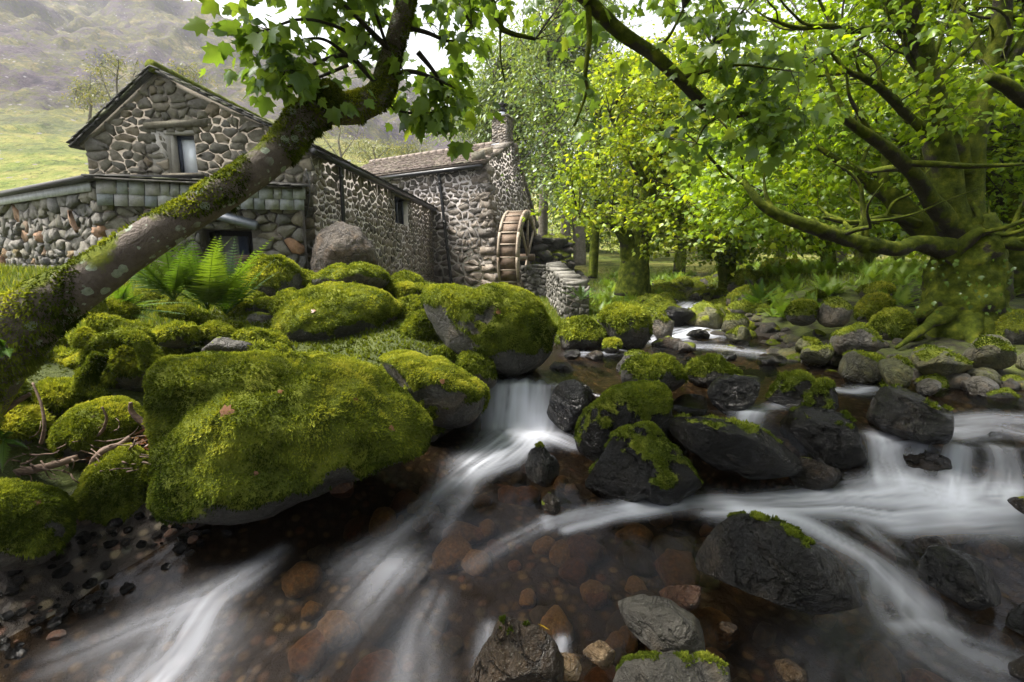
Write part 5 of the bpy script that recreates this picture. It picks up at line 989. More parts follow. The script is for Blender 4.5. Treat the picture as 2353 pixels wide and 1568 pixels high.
# --- many small stones that nothing tells apart: shared meshes
def stone_variants(mat, moss, n, seed, tuft=0):
    out = []
    for k in range(n):
        r = np.random.default_rng(seed + k); U, F = ico(3); sc = np.array([1, r.uniform(.7, 1), r.uniform(.5, .75)])
        V = U * sc; V = V + U * ((fbm(V * 1.3 + k * 9, 4, seed + k) - .5) * .7)[:, None]
        for _ in range(4): nn = unit(r.normal(size=3)); d = V @ nn; V = V - nn * (np.clip(d - r.uniform(.45, .75), 0, None) * .7)[:, None]
        N = vnormals(V, F); ms = np.zeros(len(V)) if moss is None else sstep(-.2, .2, N[:, 2] + 1.4 * (fbm(V * 2, 3, k) - .5) - moss)
        tn = np.zeros(len(V)); nf = len(F); sm = np.ones(nf, bool)
        if tuft:
            tv = tufts(V, F, ms, tuft, .07, r); tv = (tv[0], tv[1], tv[2] * .7); F = np.concatenate([F, tv[1] + len(V)]); V = np.concatenate([V, tv[0]]); tn = np.concatenate([tn, tv[2]]); ms = np.concatenate([ms, np.ones(len(tv[0]))])  # moss tint lowered, shade of the gaps put into its colour
        me = mesh('stone', V, F, True, {'moss': ms, 'tint': tn}); me.materials.append(MAT[mat])
        if tuft: me.materials.append(MAT['moss']); me.polygons.foreach_set('material_index', (np.arange(len(F)) >= nf).astype(np.int32))
        out.append(me)
    return out
TONE = {'greyrock': 'grey', 'greenrock': 'pale green', 'mossrock': 'mossy', 'wetrock': 'black wet', 'brownrock': 'dark brown', 'bed': 'tan', 'bedred': 'reddish'}
MATN = {v.name: k for k, v in MAT.items()}
def scatter(name, label, cat, group, meshes, pts, size, r, sink=.3, zf=None, zone=None):
    for i, (x, y) in enumerate(pts):
        me = meshes[i % len(meshes)]; s = size(r); tone = TONE[MATN[me.materials[0].name]]; zn = zone(x, y) if zone else ''
        lb = label.format(tone=tone, zone=zn); o = obj(name, me, None, None, label=lb, category=cat, group=(group + ', ' + tone + (' ' + zn if zn else '')))
        z = float(ground_z(x, y)) if zf is None else zf(x, y); o.location = (x, y, z + s * (.45 - sink)); o.scale = (s, s * r.uniform(.8, 1.2), s); o.rotation_euler = (r.normal(0, .15), r.normal(0, .15), r.uniform(0, 6.3))
r = np.random.default_rng(5)
def rnd_in(n, fx): 
    out = []
    while len(out) < n:
        p = fx(r)
        if p is not None: out.append(p)
    return out
gm = stone_variants('greyrock', None, 4, 200) + stone_variants('greenrock', None, 3, 210) + stone_variants('mossrock', .15, 3, 214, 700)
def right_bank(r):
    y = r.uniform(4.0, 9.5); x = xr(y) + abs(r.normal(0, .9)) - .35
    return (x, y) if x < 8 else None
scatter('bank_stone', 'small {tone} stone on the right stony bank, {zone}', 'stone', 'loose stones on the right bank', gm, rnd_in(170, right_bank), lambda r: r.uniform(.05, .17) * r.uniform(.7, 1.3), r, zone=lambda x, y: ('at the pool edge' if y < 5.2 else 'below the tree foot' if y < 6.6 else 'beside the riffle' if y < 8 else 'near the cascade'))
mm_ = stone_variants('mossrock', .0, 4, 220, 1500)
def far_banks(r):
    y = r.uniform(8.8, 20); s = r.random() < .6; x = (xl(y) - abs(r.normal(0, .55)) + .2) if s else (xr(y) + abs(r.normal(0, .8)) - .2); return (x, y)
scatter('bank_stone', 'small {tone} stone lining the far stream, {zone}', 'stone', 'mossy stones along the far stream', mm_, rnd_in(130, far_banks), lambda r: r.uniform(.12, .34), r, zone=lambda x, y: ('left side ' if x < (xl(y) + xr(y)) / 2 else 'right side ') + ('near the cascade' if y < 12 else 'by the arching trunk' if y < 15.5 else 'far upstream'))
wm_ = stone_variants('wetrock', None, 4, 230) + stone_variants('brownrock', None, 2, 240)
def riffle(r): y = r.uniform(5.9, 12); x = r.uniform(xl(y), xr(y)); return (x, y)
scatter('stream_stone', 'small {tone} stone in the riffle {zone}', 'stone', 'wet stones in the upstream riffle', wm_, rnd_in(70, riffle), lambda r: r.uniform(.06, .17), r, .12, zone=lambda x, y: 'at the pool head' if y < 7.2 else 'below the cascade' if y < 9 else 'above the cascade')
bm_ = stone_variants('bed', None, 4, 250) + stone_variants('bedred', None, 3, 260) + stone_variants('greyrock', None, 3, 270)
def bedp(r): x, y = r.uniform(-1.4, 3.4), r.uniform(1.4, 4.6); return (x, y) if xl(y) < x and y < ydam(x) - .1 else None
scatter('bed_cobble', 'smooth {tone} cobble under clear water {zone}', 'cobble', 'cobbles on the foreground stream bed', bm_, rnd_in(170, bedp), lambda r: r.uniform(.05, .15), r, .25, zone=lambda x, y: ('left of the speckled slab' if x < .5 else 'above the speckled slab' if x < 1.6 else 'right of the smooth boulder') + (' near the bottom edge' if y < 2.4 else ' in mid-stream' if y < 3.4 else ' below the dam'))
lb_ = stone_variants('bedred', None, 1, 280) + stone_variants('wetrock', None, 5, 290) + stone_variants('brownrock', None, 4, 295)
def lbank(r): y = r.uniform(1.6, 3.4); x = xl(y) + r.uniform(-.7, .12); return (x, y)
scatter('gravel_stone', 'tiny {tone} stone on the dark shingle {zone}', 'stone', 'shingle under the overhanging boulder', lb_, rnd_in(290, lbank), lambda r: r.uniform(.012, .045), r, .15, lambda x, y: max(float(ground_z(x, y)), float(water_z(x, y)) - .01), lambda x, y: 'at the bottom left corner' if y < 2.2 else 'below the edge boulder' if y < 2.8 else 'under the overhanging boulder')
mb_ = stone_variants('mossrock', -.15, 6, 300, 2500)
def leftb(r): x, y = r.uniform(-5.5, -.3), r.uniform(3.4, 8.5); return (x, y) if x < xl(y) - .3 else None
scatter('mossy_stone', 'small moss-covered stone filling a gap {zone}', 'stone', 'mossy stones between the left boulders', mb_, rnd_in(90, leftb), lambda r: r.uniform(.12, .32), r, zone=lambda x, y: ('behind the largest boulder' if x > -2.6 else 'near the leaning trunk') + (', close by' if y < 5 else ', further back' if y < 6.8 else ', towards the cottage'))

# stones of the ruined wall: layers, narrower towards the top
rv_ = stone_variants('mossrock', .35, 4, 320, 500) + stone_variants('greyrock', None, 4, 330); r = np.random.default_rng(77); c0 = PY(1288, 640, 19.3); zt_ = PY(1270, 545, 19.3)[2]; z_ = .5; lay = 0; off = np.array(RUIN.location)
while z_ < zt_:
    f_ = (z_ - .5) / (zt_ - .5); hw = 1.05 * (1 - .45 * f_); x_ = -hw - .25 * f_
    while x_ < hw * (1 - .5 * f_):
        for row in range(2):
            s = r.uniform(.19, .33); o = obj('stone', rv_[r.integers(0, 8)], None, RUIN); o.location = tuple(np.array([c0[0] + x_ + r.normal(0, .04), c0[1] - .35 + row * .5 + r.normal(0, .06) + .2 * f_, z_ + r.normal(0, .03)]) - off); o.scale = (s * 1.15, s, s * .95); o.rotation_euler = (r.normal(0, .15), r.normal(0, .15), r.uniform(0, 6.3))
        x_ += r.uniform(.26, .42)
    z_ += .19
# ------------------------------------------------------------------ leaves and trees
def _leafT(half):
    h = np.array(half); L = [(-x, y) for x, y in h[::-1] if x > 1e-6]; pts = np.array(list(map(tuple, h)) + L); c = np.array([[0, .34]])
    P = np.vstack([c, pts]); Z = -np.abs(P[:, 0]) * .28 - (P[:, 1] - .3) ** 2 * .22; V = np.column_stack([P, Z]); n = len(pts)
    F = np.array([[0, 1 + i, 1 + (i + 1) % n] for i in range(n)]); return V, F
LEAF_HI = _leafT([(0, 0), (.20, -.10), (.33, .06), (.58, .22), (.40, .36), (.52, .62), (.25, .58), (.17, .80), (0, 1.02)])
LEAF_MID = _leafT([(0, 0), (.34, .0), (.50, .40), (.24, .55), (0, 1.0)])
LEAF_LO = (np.array([[0, 0, 0], [.36, .45, -.10], [0, 1, -.05], [-.36, .45, -.10]]), np.array([[0, 1, 2], [0, 2, 3]]))
LEAF_SLIM = (np.array([[0, 0, 0], [.17, .45, -.05], [0, 1, -.12], [-.17, .45, -.05]]), np.array([[0, 1, 2], [0, 2, 3]]))
def leaves(P, D, size, T, r, up=.8):
    """one leaf at each P pointing along D"""
    n = len(P); D = unit(D); Nn = unit(np.array([0, 0, up]) + r.normal(0, .45, (n, 3))); S = unit(np.cross(D, Nn)); Nn = np.cross(S, D)
    V, F = T; cz = r.normal(1.2, 1.1, n)[:, None, None]; W = P[:, None] + (S[:, None] * V[None, :, :1] + D[:, None] * V[None, :, 1:2] + Nn[:, None] * V[None, :, 2:3] * cz) * size[:, None, None]
    Fo = (F[None] + (np.arange(n) * len(V))[:, None, None]).reshape(-1, 3); return W.reshape(-1, 3), Fo, len(V)
def limbs_pts(limbs):
    """sample points and parent radii along limb paths"""
    return np.concatenate([resample(np.asarray(p, float), 24) for p, _ in limbs])
def crown(tree, clusters, anchors, per, spread, lsize, T, mat, r, twigmat, flat=.55, droop=.5, tint=(.5, .2), tw=.02, name='crown'):
    """twigs from the nearest limb point to each cluster, leaves round the twig ends"""
    d2 = ((clusters[:, None] - anchors[None]) ** 2).sum(-1); a = anchors[d2.argmin(1)]; n = len(clusters); L = np.linalg.norm(clusters - a, axis=1)[:, None]
    t = np.linspace(0, 1, 7)[None, :, None]; bend = r.normal(0, .13, (n, 1, 3)) * L[:, None] + np.array([0, 0, .12]) * L[:, None]
    P = a[:, None] * (1 - t) + clusters[:, None] * t + bend * (4 * t * (1 - t)) + r.normal(0, .02, (n, 7, 3)) * L[:, None] * t
    rad = np.clip(tw * (.4 + .5 * L), .004, tw * 3) * np.linspace(1, .18, 7)[None]
    sub = []; k = 3
    s0 = P[:, 4][:, None].repeat(k, 1); e0 = clusters[:, None] + r.normal(0, spread, (n, k, 3)) * np.array([1, 1, flat]); t2 = np.linspace(0, 1, 4)[None, None, :, None]
    Q = (s0[:, :, None] * (1 - t2) + e0[:, :, None] * t2).reshape(-1, 4, 3); Q[:, 1:3] += r.normal(0, spread * .12, (len(Q), 2, 3))
    V1, F1 = batch_tubes(P[:, ::2], rad[:, ::2], 4); V2, F2 = batch_tubes(Q[:, [0, 1, 3]], np.repeat(rad[:, 4:5] * .75, k, 0) * np.linspace(1, .3, 3)[None], 3)
    put('twigs', *join([(V1, F1), (V2, F2)]), twigmat, tree, True, kind='stuff')
    # leaves sit along the sub-twigs
    m = n * per; i = r.integers(0, len(Q), m); f = r.uniform(.15, 1.0, m)[:, None]; base = Q[i, 0] * (1 - f) + Q[i, 3] * f
    cl = clusters[i // k]; p = base + r.normal(0, spread * .35, (m, 3)) * np.array([1, 1, flat]); D = unit(p - cl + r.normal(0, .5, (m, 3)) * spread) * .8 + np.array([0, 0, -droop])
    sz = lsize * r.uniform(.55, 1.25, m); V, F, k_ = leaves(p, D, sz, T, r)
    tn = np.clip(tint[0] + tint[1] * r.normal(0, 1, m) + .18 * (r.random(n)[i // k] - .5), 0, 1)
    put(name, V, F, mat, tree, False, {'tint': np.repeat(tn, k_)})
def limb(tree, pts, widths, mat, sides=12, n=28, amp=.14, name='limb', seed=1, cap=True):
    """pts: (u,v,Y), widths: thickness in picture pixels -> radius at that depth"""
    P = np.array([PY(*p) for p in pts]); rad = np.array([w * .5 / FPX * p[2] for w, p in zip(np.interp(np.linspace(0, 1, len(pts)), np.linspace(0, 1, len(widths)), widths), pts)])
    V, F = tube(P, rad, n, sides, amp, 4.0, seed, cap); o = put(name, V, F, mat, tree, True); return P, rad, V, F, o

# --- leaning sycamore on the left
r = np.random.default_rng(31)
lt_base = PY(-90, 880, 3.0)
t1 = thing('leaning_sycamore', 'sycamore with a thick trunk leaning across the picture, lichen spots and green moss', 'tree', lt_base)
trunk_pts = [(-330, 1060, 3.05), (-130, 905, 3.0), (-20, 800, 3.0), (90, 712, 3.05), (200, 645, 3.15), (330, 557, 3.3), (450, 482, 3.45), (550, 418, 3.6), (635, 352, 3.75), (692, 283, 3.9), (745, 252, 4.0), (815, 248, 4.1), (872, 212, 4.2), (898, 130, 4.3), (922, 45, 4.35), (945, -60, 4.4), (960, -220, 4.45)]
P, rad, V, F, tr_o = limb(t1, trunk_pts, [300, 230, 175, 130, 98, 84, 76, 73, 72, 75, 67, 61, 54, 44, 40, 37, 32], MAT['bark_lichen'], 40, 180, .10, 'trunk', 5)
N = vnormals(V, F)
# mossy lengths of the trunk
tt = np.linspace(0, 1, 180).repeat(40); tt = np.concatenate([tt, [0, 1]])
arc = tt * (len(trunk_pts) - 1)
mm = np.interp(arc, [0, 3.2, 3.9, 4.1, 5.4, 5.8, 7.2, 7.5, 7.9, 8.1, 16], [1.0, .9, .5, -.2, -.25, .5, .55, -.35, -.3, 1.1, .9])
cen = np.vstack([resample(P, 180).repeat(40, 0), P[:1], P[-1:]]); Nn = np.where(((V - cen) * N).sum(1)[:, None] < 0, -N, N)
ms = sstep(-.15, .15, mm + .75 * Nn[:, 2] + 1.3 * (fbm(V * 4.5, 4, 3) - .5) - .25)
for nm, q in (('trunk', ms),):
    at = tr_o.data.attributes.new('moss', 'FLOAT', 'POINT'); at.data.foreach_set('value', q.astype(np.float32))
tf = tufts(V, F, ms, 65000, .0155, r, .5); put('moss', tf[0], tf[1], MAT['moss'], t1, False, {'tint': tf[2]}, kind='stuff')
# hollow knob on the bend
kb = PY(750, 228, 3.98); Uu, Ff = ico(4); Vk = kb + Uu * .13 * (1 + .35 * (fbm(Uu * 2, 3, 4) - .5))[:, None]; put('burr', Vk, Ff, MAT['root_moss'], t1, True)
tf = tufts(Vk, Ff, np.ones(len(Vk)), 5000, .018, r); put('moss', tf[0], tf[1], MAT['moss'], t1, False, {'tint': tf[2] * .7}, kind='stuff')
br = [([(880, 200, 4.2), (850, 175, 4.1), (800, 128, 4.0), (740, 140, 3.9), (690, 165, 3.8)], [16, 5]), ([(905, 125, 4.3), (860, 80, 4.1), (810, 30, 3.9), (760, -20, 3.8)], [14, 6]), ([(840, 100, 4.0), (770, 60, 3.8), (690, 45, 3.6), (610, 70, 3.5), (560, 85, 3.4)], [9, 3]), ([(800, 128, 4.0), (740, 90, 3.8), (670, 100, 3.7), (620, 130, 3.6)], [8, 3]), ([(800, 150, 4.0), (740, 175, 3.9), (680, 195, 3.8), (640, 205, 3.7)], [8, 3]),
      ([(885, 190, 4.2), (930, 165, 4.3), (985, 175, 4.4), (1050, 205, 4.6)], [14, 4]), ([(920, 60, 4.35), (980, 75, 4.4), (1040, 95, 4.6), (1085, 60, 4.8)], [12, 4]), ([(960, 120, 4.4), (1000, 170, 4.5), (1040, 240, 4.7)], [12, 4]), ([(880, 215, 4.2), (905, 250, 4.3), (960, 262, 4.4), (1010, 255, 4.5)], [7, 3]), ([(900, 140, 4.3), (860, 20, 4.0), (840, -50, 3.9)], [8, 4])]
anch = []
for i, (p, w) in enumerate(br): q = limb(t1, p, w, MAT['bark_dark'], 7, 20, .1, 'branch', i); anch.append(resample(q[0], 16)[5:])
over = [(945, -60, 4.4), (1060, -190, 4.5), (1220, -120, 4.6), (1335, -15, 4.7), (1420, 70, 4.8), (1500, 125, 4.85), (1565, 185, 4.9), (1625, 245, 5.0), (1670, 263, 5.1), (1725, 262, 5.15)]
q = limb(t1, over, [44, 40, 34, 30, 28, 27, 25, 21, 17, 9], MAT['bark_mossy'], 14, 70, .16, 'overhanging_limb', 8); anch2 = [resample(q[0], 60)[14:]]
for i, (p, w) in enumerate([([(1352, 15, 4.7), (1354, 90, 4.7), (1345, 170, 4.7), (1348, 210, 4.75), (1320, 290, 4.8)], [13, 5]), ([(1590, 200, 4.95), (1610, 150, 5.0), (1640, 110, 5.1)], [9, 4]), ([(1500, 125, 4.85), (1540, 80, 4.8), (1570, 20, 4.8)], [9, 4]), ([(1625, 245, 5.0), (1690, 225, 5.0), (1740, 200, 5.1)], [10, 4]), ([(1560, 180, 4.9), (1620, 165, 4.8), (1700, 150, 4.7), (1790, 160, 4.6)], [9, 4]), ([(1660, 262, 5.1), (1620, 290, 5.2), (1600, 330, 5.3)], [8, 3]), ([(1110, -60, 5.4), (1145, 50, 5.5), (1170, 75, 5.5), (1230, 90, 5.6)], [18, 7]), ([(1150, 60, 5.5), (1150, 130, 5.5), (1160, 190, 5.6)], [6, 3])]):
    q = limb(t1, p, w, MAT['bark_mossy'], 7, 24, .15, 'branch', 20 + i); anch2.append(resample(q[0], 16)[3:])
anch = np.concatenate(anch); anch2 = np.concatenate(anch2)
def px_clusters(regs, r):
    out = []
    for (u0, u1, v0, v1, y0, y1, n) in regs:
        u, v, y = r.uniform(u0, u1, n), r.uniform(v0, v1, n), r.uniform(y0, y1, n); out += [PY(a, b, c) for a, b, c in zip(u, v, y)]
    return np.array(out)
cl = px_clusters([(560, 690, 20, 130, 3.3, 3.9, 8), (640, 750, 130, 200, 3.5, 4.0, 6), (690, 870, -60, 80, 3.6, 4.3, 11), (760, 860, 80, 160, 4.3, 4.8, 4), (940, 1060, 70, 250, 4.2, 4.9, 14), (960, 1120, -60, 60, 4.5, 5.2, 8), (910, 1050, 230, 280, 4.2, 4.6, 4), (500, 950, -420, -80, 3.6, 5.5, 5)], r)
crown(t1, cl, anch, 15, .19, .118, LEAF_HI, MAT['leaf_near'], r, MAT['bark_dark'], .6, .75, (.48, .2), .009)
cl = px_clusters([(1300, 1460, -40, 120, 4.8, 5.6, 7), (1480, 1720, -40, 120, 4.9, 5.8, 15), (1600, 1850, 100, 250, 4.6, 5.6, 20), (1480, 1780, 270, 370, 5.0, 6.0, 13), (1740, 1900, 200, 330, 4.4, 5.4, 11), (1080, 1260, -80, 40, 5.4, 6.4, 6), (1300, 1380, 200, 300, 4.8, 5.2, 2), (1100, 1900, -520, -80, 4.2, 6.0, 22)], r)
crown(t1, cl, anch2, 13, .20, .122, LEAF_HI, MAT['leaf_near'], r, MAT['bark_dark'], .6, .65, (.52, .2), .009, 'overhead_crown')

# crown added out of view above the frame to shade the stream
top = PY(945, -60, 4.4); ups = []
for i, e in enumerate(([-2.2, 2.4, 6.2], [-.4, 1.2, 6.6], [1.2, 2.8, 6.8], [-3.2, 3.8, 6.4], [.2, 4.0, 7.0])):
    Q = np.array([top, top * .5 + np.array(e) * .5 + np.array([0, 0, .5]), np.array(e)]); V, F = tube(Q, [.10, .07, .03], 20, 8, .15, 4, i); put('limb', V, F, MAT['bark_mossy'], t1, True); ups.append(resample(Q, 20)[6:])
cu = np.column_stack([r.uniform(-3.6, 1.2, 190), r.uniform(.2, 4.6, 190), r.uniform(4.9, 7.6, 190)]); cu = cu[cu[:, 2] > 2.9 + .56 * cu[:, 1]]
crown(t1, cu, np.concatenate(ups), 24, .42, .20, LEAF_LO, MAT['leaf_syc'], r, MAT['bark_dark'], name='added_shade_crown')
# --- old sycamore on the right bank
r = np.random.default_rng(47)
t2 = thing('old_sycamore', 'huge many-stemmed mossy sycamore on the right bank with spreading limbs', 'tree', PY(2210, 790, 7.2))
B2 = MAT['bark_mossy']; L2 = []
def l2(p, w, sides=14, n=40, amp=.16, name='limb'):
    q = limb(t2, p, w, B2, sides, n, amp, name, len(L2) + 60); L2.append((q[0], q[1])); return q
l2([(2200, 850, 7.1), (2205, 770, 7.15), (2215, 690, 7.2), (2225, 610, 7.25), (2225, 560, 7.3), (2220, 500, 7.3)], [205, 168, 145, 135, 122, 85], 48, 80, .30, 'trunk')
for p, w in (([(2200, 700, 7.1), (2130, 750, 6.8), (2060, 800, 6.5)], [44, 20, 7]), ([(2230, 720, 6.9), (2235, 780, 6.6), (2260, 830, 6.3)], [50, 26, 9]), ([(2260, 700, 7.2), (2340, 760, 7.0), (2420, 800, 6.9)], [60, 30, 12]), ([(2160, 690, 7.2), (2110, 730, 7.4), (2060, 760, 7.6)], [46, 26, 9])): l2(p, w, 20, 36, .5, 'root')
l2([(2215, 560, 7.3), (2180, 480, 7.3), (2170, 400, 7.3), (2150, 310, 7.25), (2140, 220, 7.2), (2120, 120, 7.1), (2095, 40, 7.0), (2070, -70, 6.9), (2050, -200, 6.8)], [80.6, 65.1, 58.9, 50.8, 46.5, 40.9, 36, 29.8, 22.3], 22, 70)
l2([(2225, 570, 7.3), (2222, 470, 7.35), (2225, 390, 7.4), (2232, 320, 7.4), (2258, 240, 7.4), (2285, 150, 7.35), (2300, 60, 7.3), (2310, -80, 7.2), (2330, -220, 7.1)], [74.4, 58.9, 54.6, 50.8, 47.1, 40.9, 36, 29.8, 21.1], 22, 70)
l2([(2190, 575, 7.25), (2110, 560, 7.0), (2060, 572, 6.9), (1990, 560, 6.7), (1930, 545, 6.6), (1860, 520, 6.5), (1795, 497, 6.5), (1750, 470, 6.5), (1722, 435, 6.6), (1700, 410, 6.7), (1650, 405, 6.8)], [53.6, 35.7, 32.8, 31.4, 30, 28.6, 24.3, 20, 14.3, 10, 5.7], 18, 70, .2)
l2([(1910, 525, 6.6), (1990, 570, 6.68)], [18.6, 27.3], 14, 12)
l2([(2190, 520, 7.25), (2140, 462, 7.1), (2102, 404, 6.9), (2048, 350, 6.7), (1974, 297, 6.5), (1931, 268, 6.4), (1870, 250, 6.3), (1820, 244, 6.2)], [44.6, 34.7, 29.8, 26, 21.1, 17.4, 11.2, 5.6], 16, 60)
l2([(2170, 545, 7.5), (2100, 510, 7.6), (2048, 451, 7.7), (2006, 430, 7.8), (1953, 393, 7.9), (1889, 345, 8.0), (1850, 335, 8.1)], [58.9, 49.6, 38.4, 24.8, 17.4, 11.2, 5], 16, 50)
l2([(2040, 450, 7.7), (2030, 400, 7.9), (2035, 340, 8.1), (2010, 290, 8.3)], [24.8, 21.1, 14.9, 7.4], 12, 30)
l2([(2150, 500, 7.6), (2130, 430, 7.8), (2110, 380, 8.0)], [37.2, 24.8, 12.4], 12, 30)
l2([(2215, 400, 7.3), (2200, 320, 7.3), (2165, 235, 7.4), (2148, 165, 7.5), (2140, 90, 7.6)], [34.1, 29.8, 24.8, 18.6, 8.7], 14, 40)
l2([(2100, 70, 7.05), (2043, 62, 6.9), (1974, 69, 6.8), (1900, 60, 6.6), (1831, 64, 6.5), (1760, 40, 6.4)], [21.1, 17.4, 15.5, 12.4, 9.3, 3.7], 12, 44)
l2([(2150, 320, 7.2), (2095, 275, 7.0), (2027, 207, 6.8), (1985, 180, 6.7), (1942, 159, 6.6), (1900, 110, 6.5)], [22.3, 18.6, 17.4, 13.6, 8.7, 3.7], 12, 44)
l2([(2240, 320, 7.4), (2293, 190, 7.3), (2353, 95, 7.2), (2420, -20, 7.1)], [28.5, 24.8, 22.3, 14.9], 12, 40)
l2([(2240, 560, 7.2), (2290, 552, 7.0), (2353, 562, 6.8), (2450, 550, 6.6)], [38.2, 32.3, 28.9, 23.8], 14, 30)
l2([(2170, 600, 7.2), (2240, 540, 7.0), (2262, 535, 6.95)], [37.2, 27.3, 16.1], 12, 20)
l2([(1890, 500, 7.0), (1960, 512, 7.1), (2040, 500, 7.3), (2110, 515, 7.5)], [7.4, 11.2, 14.9, 24.8], 10, 30)
l2([(2100, 60, 7.0), (2060, 20, 7.1), (2000, -40, 7.2)], [16.1, 12.4, 7.4], 10, 20)
l2([(2280, 170, 7.35), (2240, 90, 7.6), (2200, 20, 7.9), (2170, -60, 8.2)], [21.1, 17.4, 13.6, 8.7], 10, 24)
q = limb(t2, [(2440, 275, 5.6), (2353, 228, 5.5), (2310, 195, 5.45), (2270, 178, 5.4)], [36, 32, 28, 17], B2, 14, 24, .25, 'broken_limb', 91)
# leaves clinging to the trunk foot
tv = np.array([PY(u, v, y) for u, v, y in zip(r.uniform(2100, 2330, 60), r.uniform(590, 720, 60), r.uniform(6.2, 6.6, 60))])
V, F, k_ = leaves(tv, np.tile([0, -.3, -1.0], (60, 1)) + r.normal(0, .3, (60, 3)), r.uniform(.03, .075, 60), LEAF_MID, r); put('ivy_leaves', V, F, MAT['leaf_syc'], t2, False, {'tint': np.repeat(r.uniform(.0, .2, 60), k_)})
subs = []
for P_, w_ in L2[5:]:
    q_ = resample(P_, 40); rr_s = np.interp(np.linspace(0, len(w_) - 1, 40), np.arange(len(w_)), w_)
    for k in range(6):
        i_ = r.integers(12, 40); s = q_[i_]; d = unit(unit(q_[min(39, i_ + 1)] - q_[i_ - 1]) + r.normal(0, .7, 3) + np.array([-.1, .25, .35])); L = r.uniform(.6, 1.7); pts = [s]
        for j in range(5): d = unit(d + r.normal(0, .28, 3) + np.array([0, .0, .10])); d[2] = max(d[2], -.15); pts.append(pts[-1] + d * L / 5)
        V, F = tube(pts, np.linspace(min(.6 * rr_s[i_], .05), .007, 6), 18, 6, .15, 6, k); put('branch', V, F, B2, t2, True); subs.append(resample(np.array(pts), 12)[3:])
an = np.concatenate([limbs_pts([(p, w) for p, w in L2[5:]])] + subs)
cl = px_clusters([(1700, 2400, -60, 120, 7.6, 11, 85), (1750, 2420, 100, 300, 7.7, 11.5, 90), (1650, 2100, 260, 420, 7.4, 11, 65), (1640, 2050, 400, 520, 7.6, 11, 40), (2050, 2420, 280, 520, 8.2, 11.5, 60), (1580, 1760, 400, 540, 6.6, 8.6, 16), (1800, 2450, -420, -80, 6.0, 10.5, 45), (1750, 2350, -40, 330, 5.6, 7.2, 18)], r)
crown(t2, cl, an, 50, .36, .102, LEAF_MID, MAT['leaf_syc'], r, MAT['bark_dark'], .55, .5, (.52, .17), .013)

# --- trees further back
def back_tree(name, label, base, trunk, tw, regs, per, spread, ls, T, mat, bark, seed, tint=(.5, .22), extra=(), twg=.018, group=None, name_c='crown'):
    r = np.random.default_rng(seed); b = PY(*base); t = thing(name, label, 'tree', b, group); LS = []
    for i, p in enumerate([trunk] + list(extra)):
        w = tw if i == 0 else p[1]; pp = p if i == 0 else p[0]; q = limb(t, pp, w, bark, 14 if i == 0 else 9, 36, .16, 'trunk' if i == 0 else 'limb', seed + i); LS.append((q[0], q[1]))
    A = np.concatenate([resample(p, 30)[(12 if i == 0 else 6):] for i, (p, _) in enumerate(LS)])
    crown(t, px_clusters(regs, r), A, per, spread, ls, T, mat, r, MAT['bark_dark'], .6, .5, tint, twg, name_c); return t
back_tree('stream_sycamore', 'golden-green sycamore with dark arching trunk on the left bank of the far stream', (1455, 665, 13.5), [(1452, 680, 13.5), (1458, 620, 13.5), (1468, 570, 13.5), (1475, 520, 13.5), (1490, 440, 13.7), (1510, 330, 14), (1530, 200, 14.3)], [85, 66, 55, 42, 34, 24, 10], [(1290, 1480, 330, 520, 12, 15, 26), (1400, 1700, 180, 380, 11.5, 16, 95), (1470, 1720, 360, 560, 11, 15.5, 120), (1560, 1740, 500, 590, 11, 14, 26), (1330, 1560, 120, 240, 12.5, 16, 40)], 50, .46, .125, LEAF_MID, MAT['leaf_gold'], B2, 71, (.52, .22), [([(1448, 600, 13.5), (1440, 550, 13.4), (1415, 515, 13.3), (1380, 503, 13.2), (1330, 495, 13.1)], [40, 38, 32, 22, 10]), ([(1475, 540, 13.5), (1540, 430, 13.2), (1620, 380, 12.8), (1680, 370, 12.5)], [30, 22, 14, 6]), ([(1490, 440, 13.7), (1440, 340, 13.4), (1400, 260, 13.2)], [24, 16, 7]), ([(1500, 380, 13.8), (1580, 270, 13.4), (1660, 220, 13.0)], [22, 15, 6])])
back_tree('slim_tree', 'slim straight brown tree between the ruined wall and the arching trunk', (1362, 620, 15), [(1362, 640, 15), (1366, 560, 15), (1372, 480, 15), (1368, 400, 15), (1375, 300, 15.2), (1380, 180, 15.5)], [24, 20, 18, 15, 12, 6], [(1290, 1470, 330, 480, 14, 17, 40), (1270, 1450, 180, 340, 14, 17.5, 50), (1230, 1330, 380, 470, 15, 17, 14)], 30, .5, .13, LEAF_LO, MAT['leaf_grey'], MAT['bark_mossy'], 72, (.55, .2), [([(1370, 500, 15), (1410, 470, 15), (1450, 465, 15)], [9, 6, 3]), ([(1368, 420, 15), (1320, 390, 15), (1270, 400, 15)], [10, 7, 4])])
back_tree('pale_trunk_tree', 'pair of thick pale trunks rising behind the ruined wall', (1315, 590, 23), [(1302, 610, 23), (1300, 540, 23), (1300, 480, 23), (1296, 380, 23), (1290, 250, 23)], [24, 22, 20, 16, 8], [(1200, 1370, 300, 450, 21, 26, 46), (1180, 1340, 150, 320, 21, 26, 60)], 40, .8, .17, LEAF_LO, MAT['leaf_grey'], MAT['bark_pale'], 73, (.45, .22), [([(1332, 610, 23), (1330, 540, 23), (1328, 470, 23), (1335, 380, 23), (1345, 270, 23)], [30, 28, 25, 18, 8])], .03)
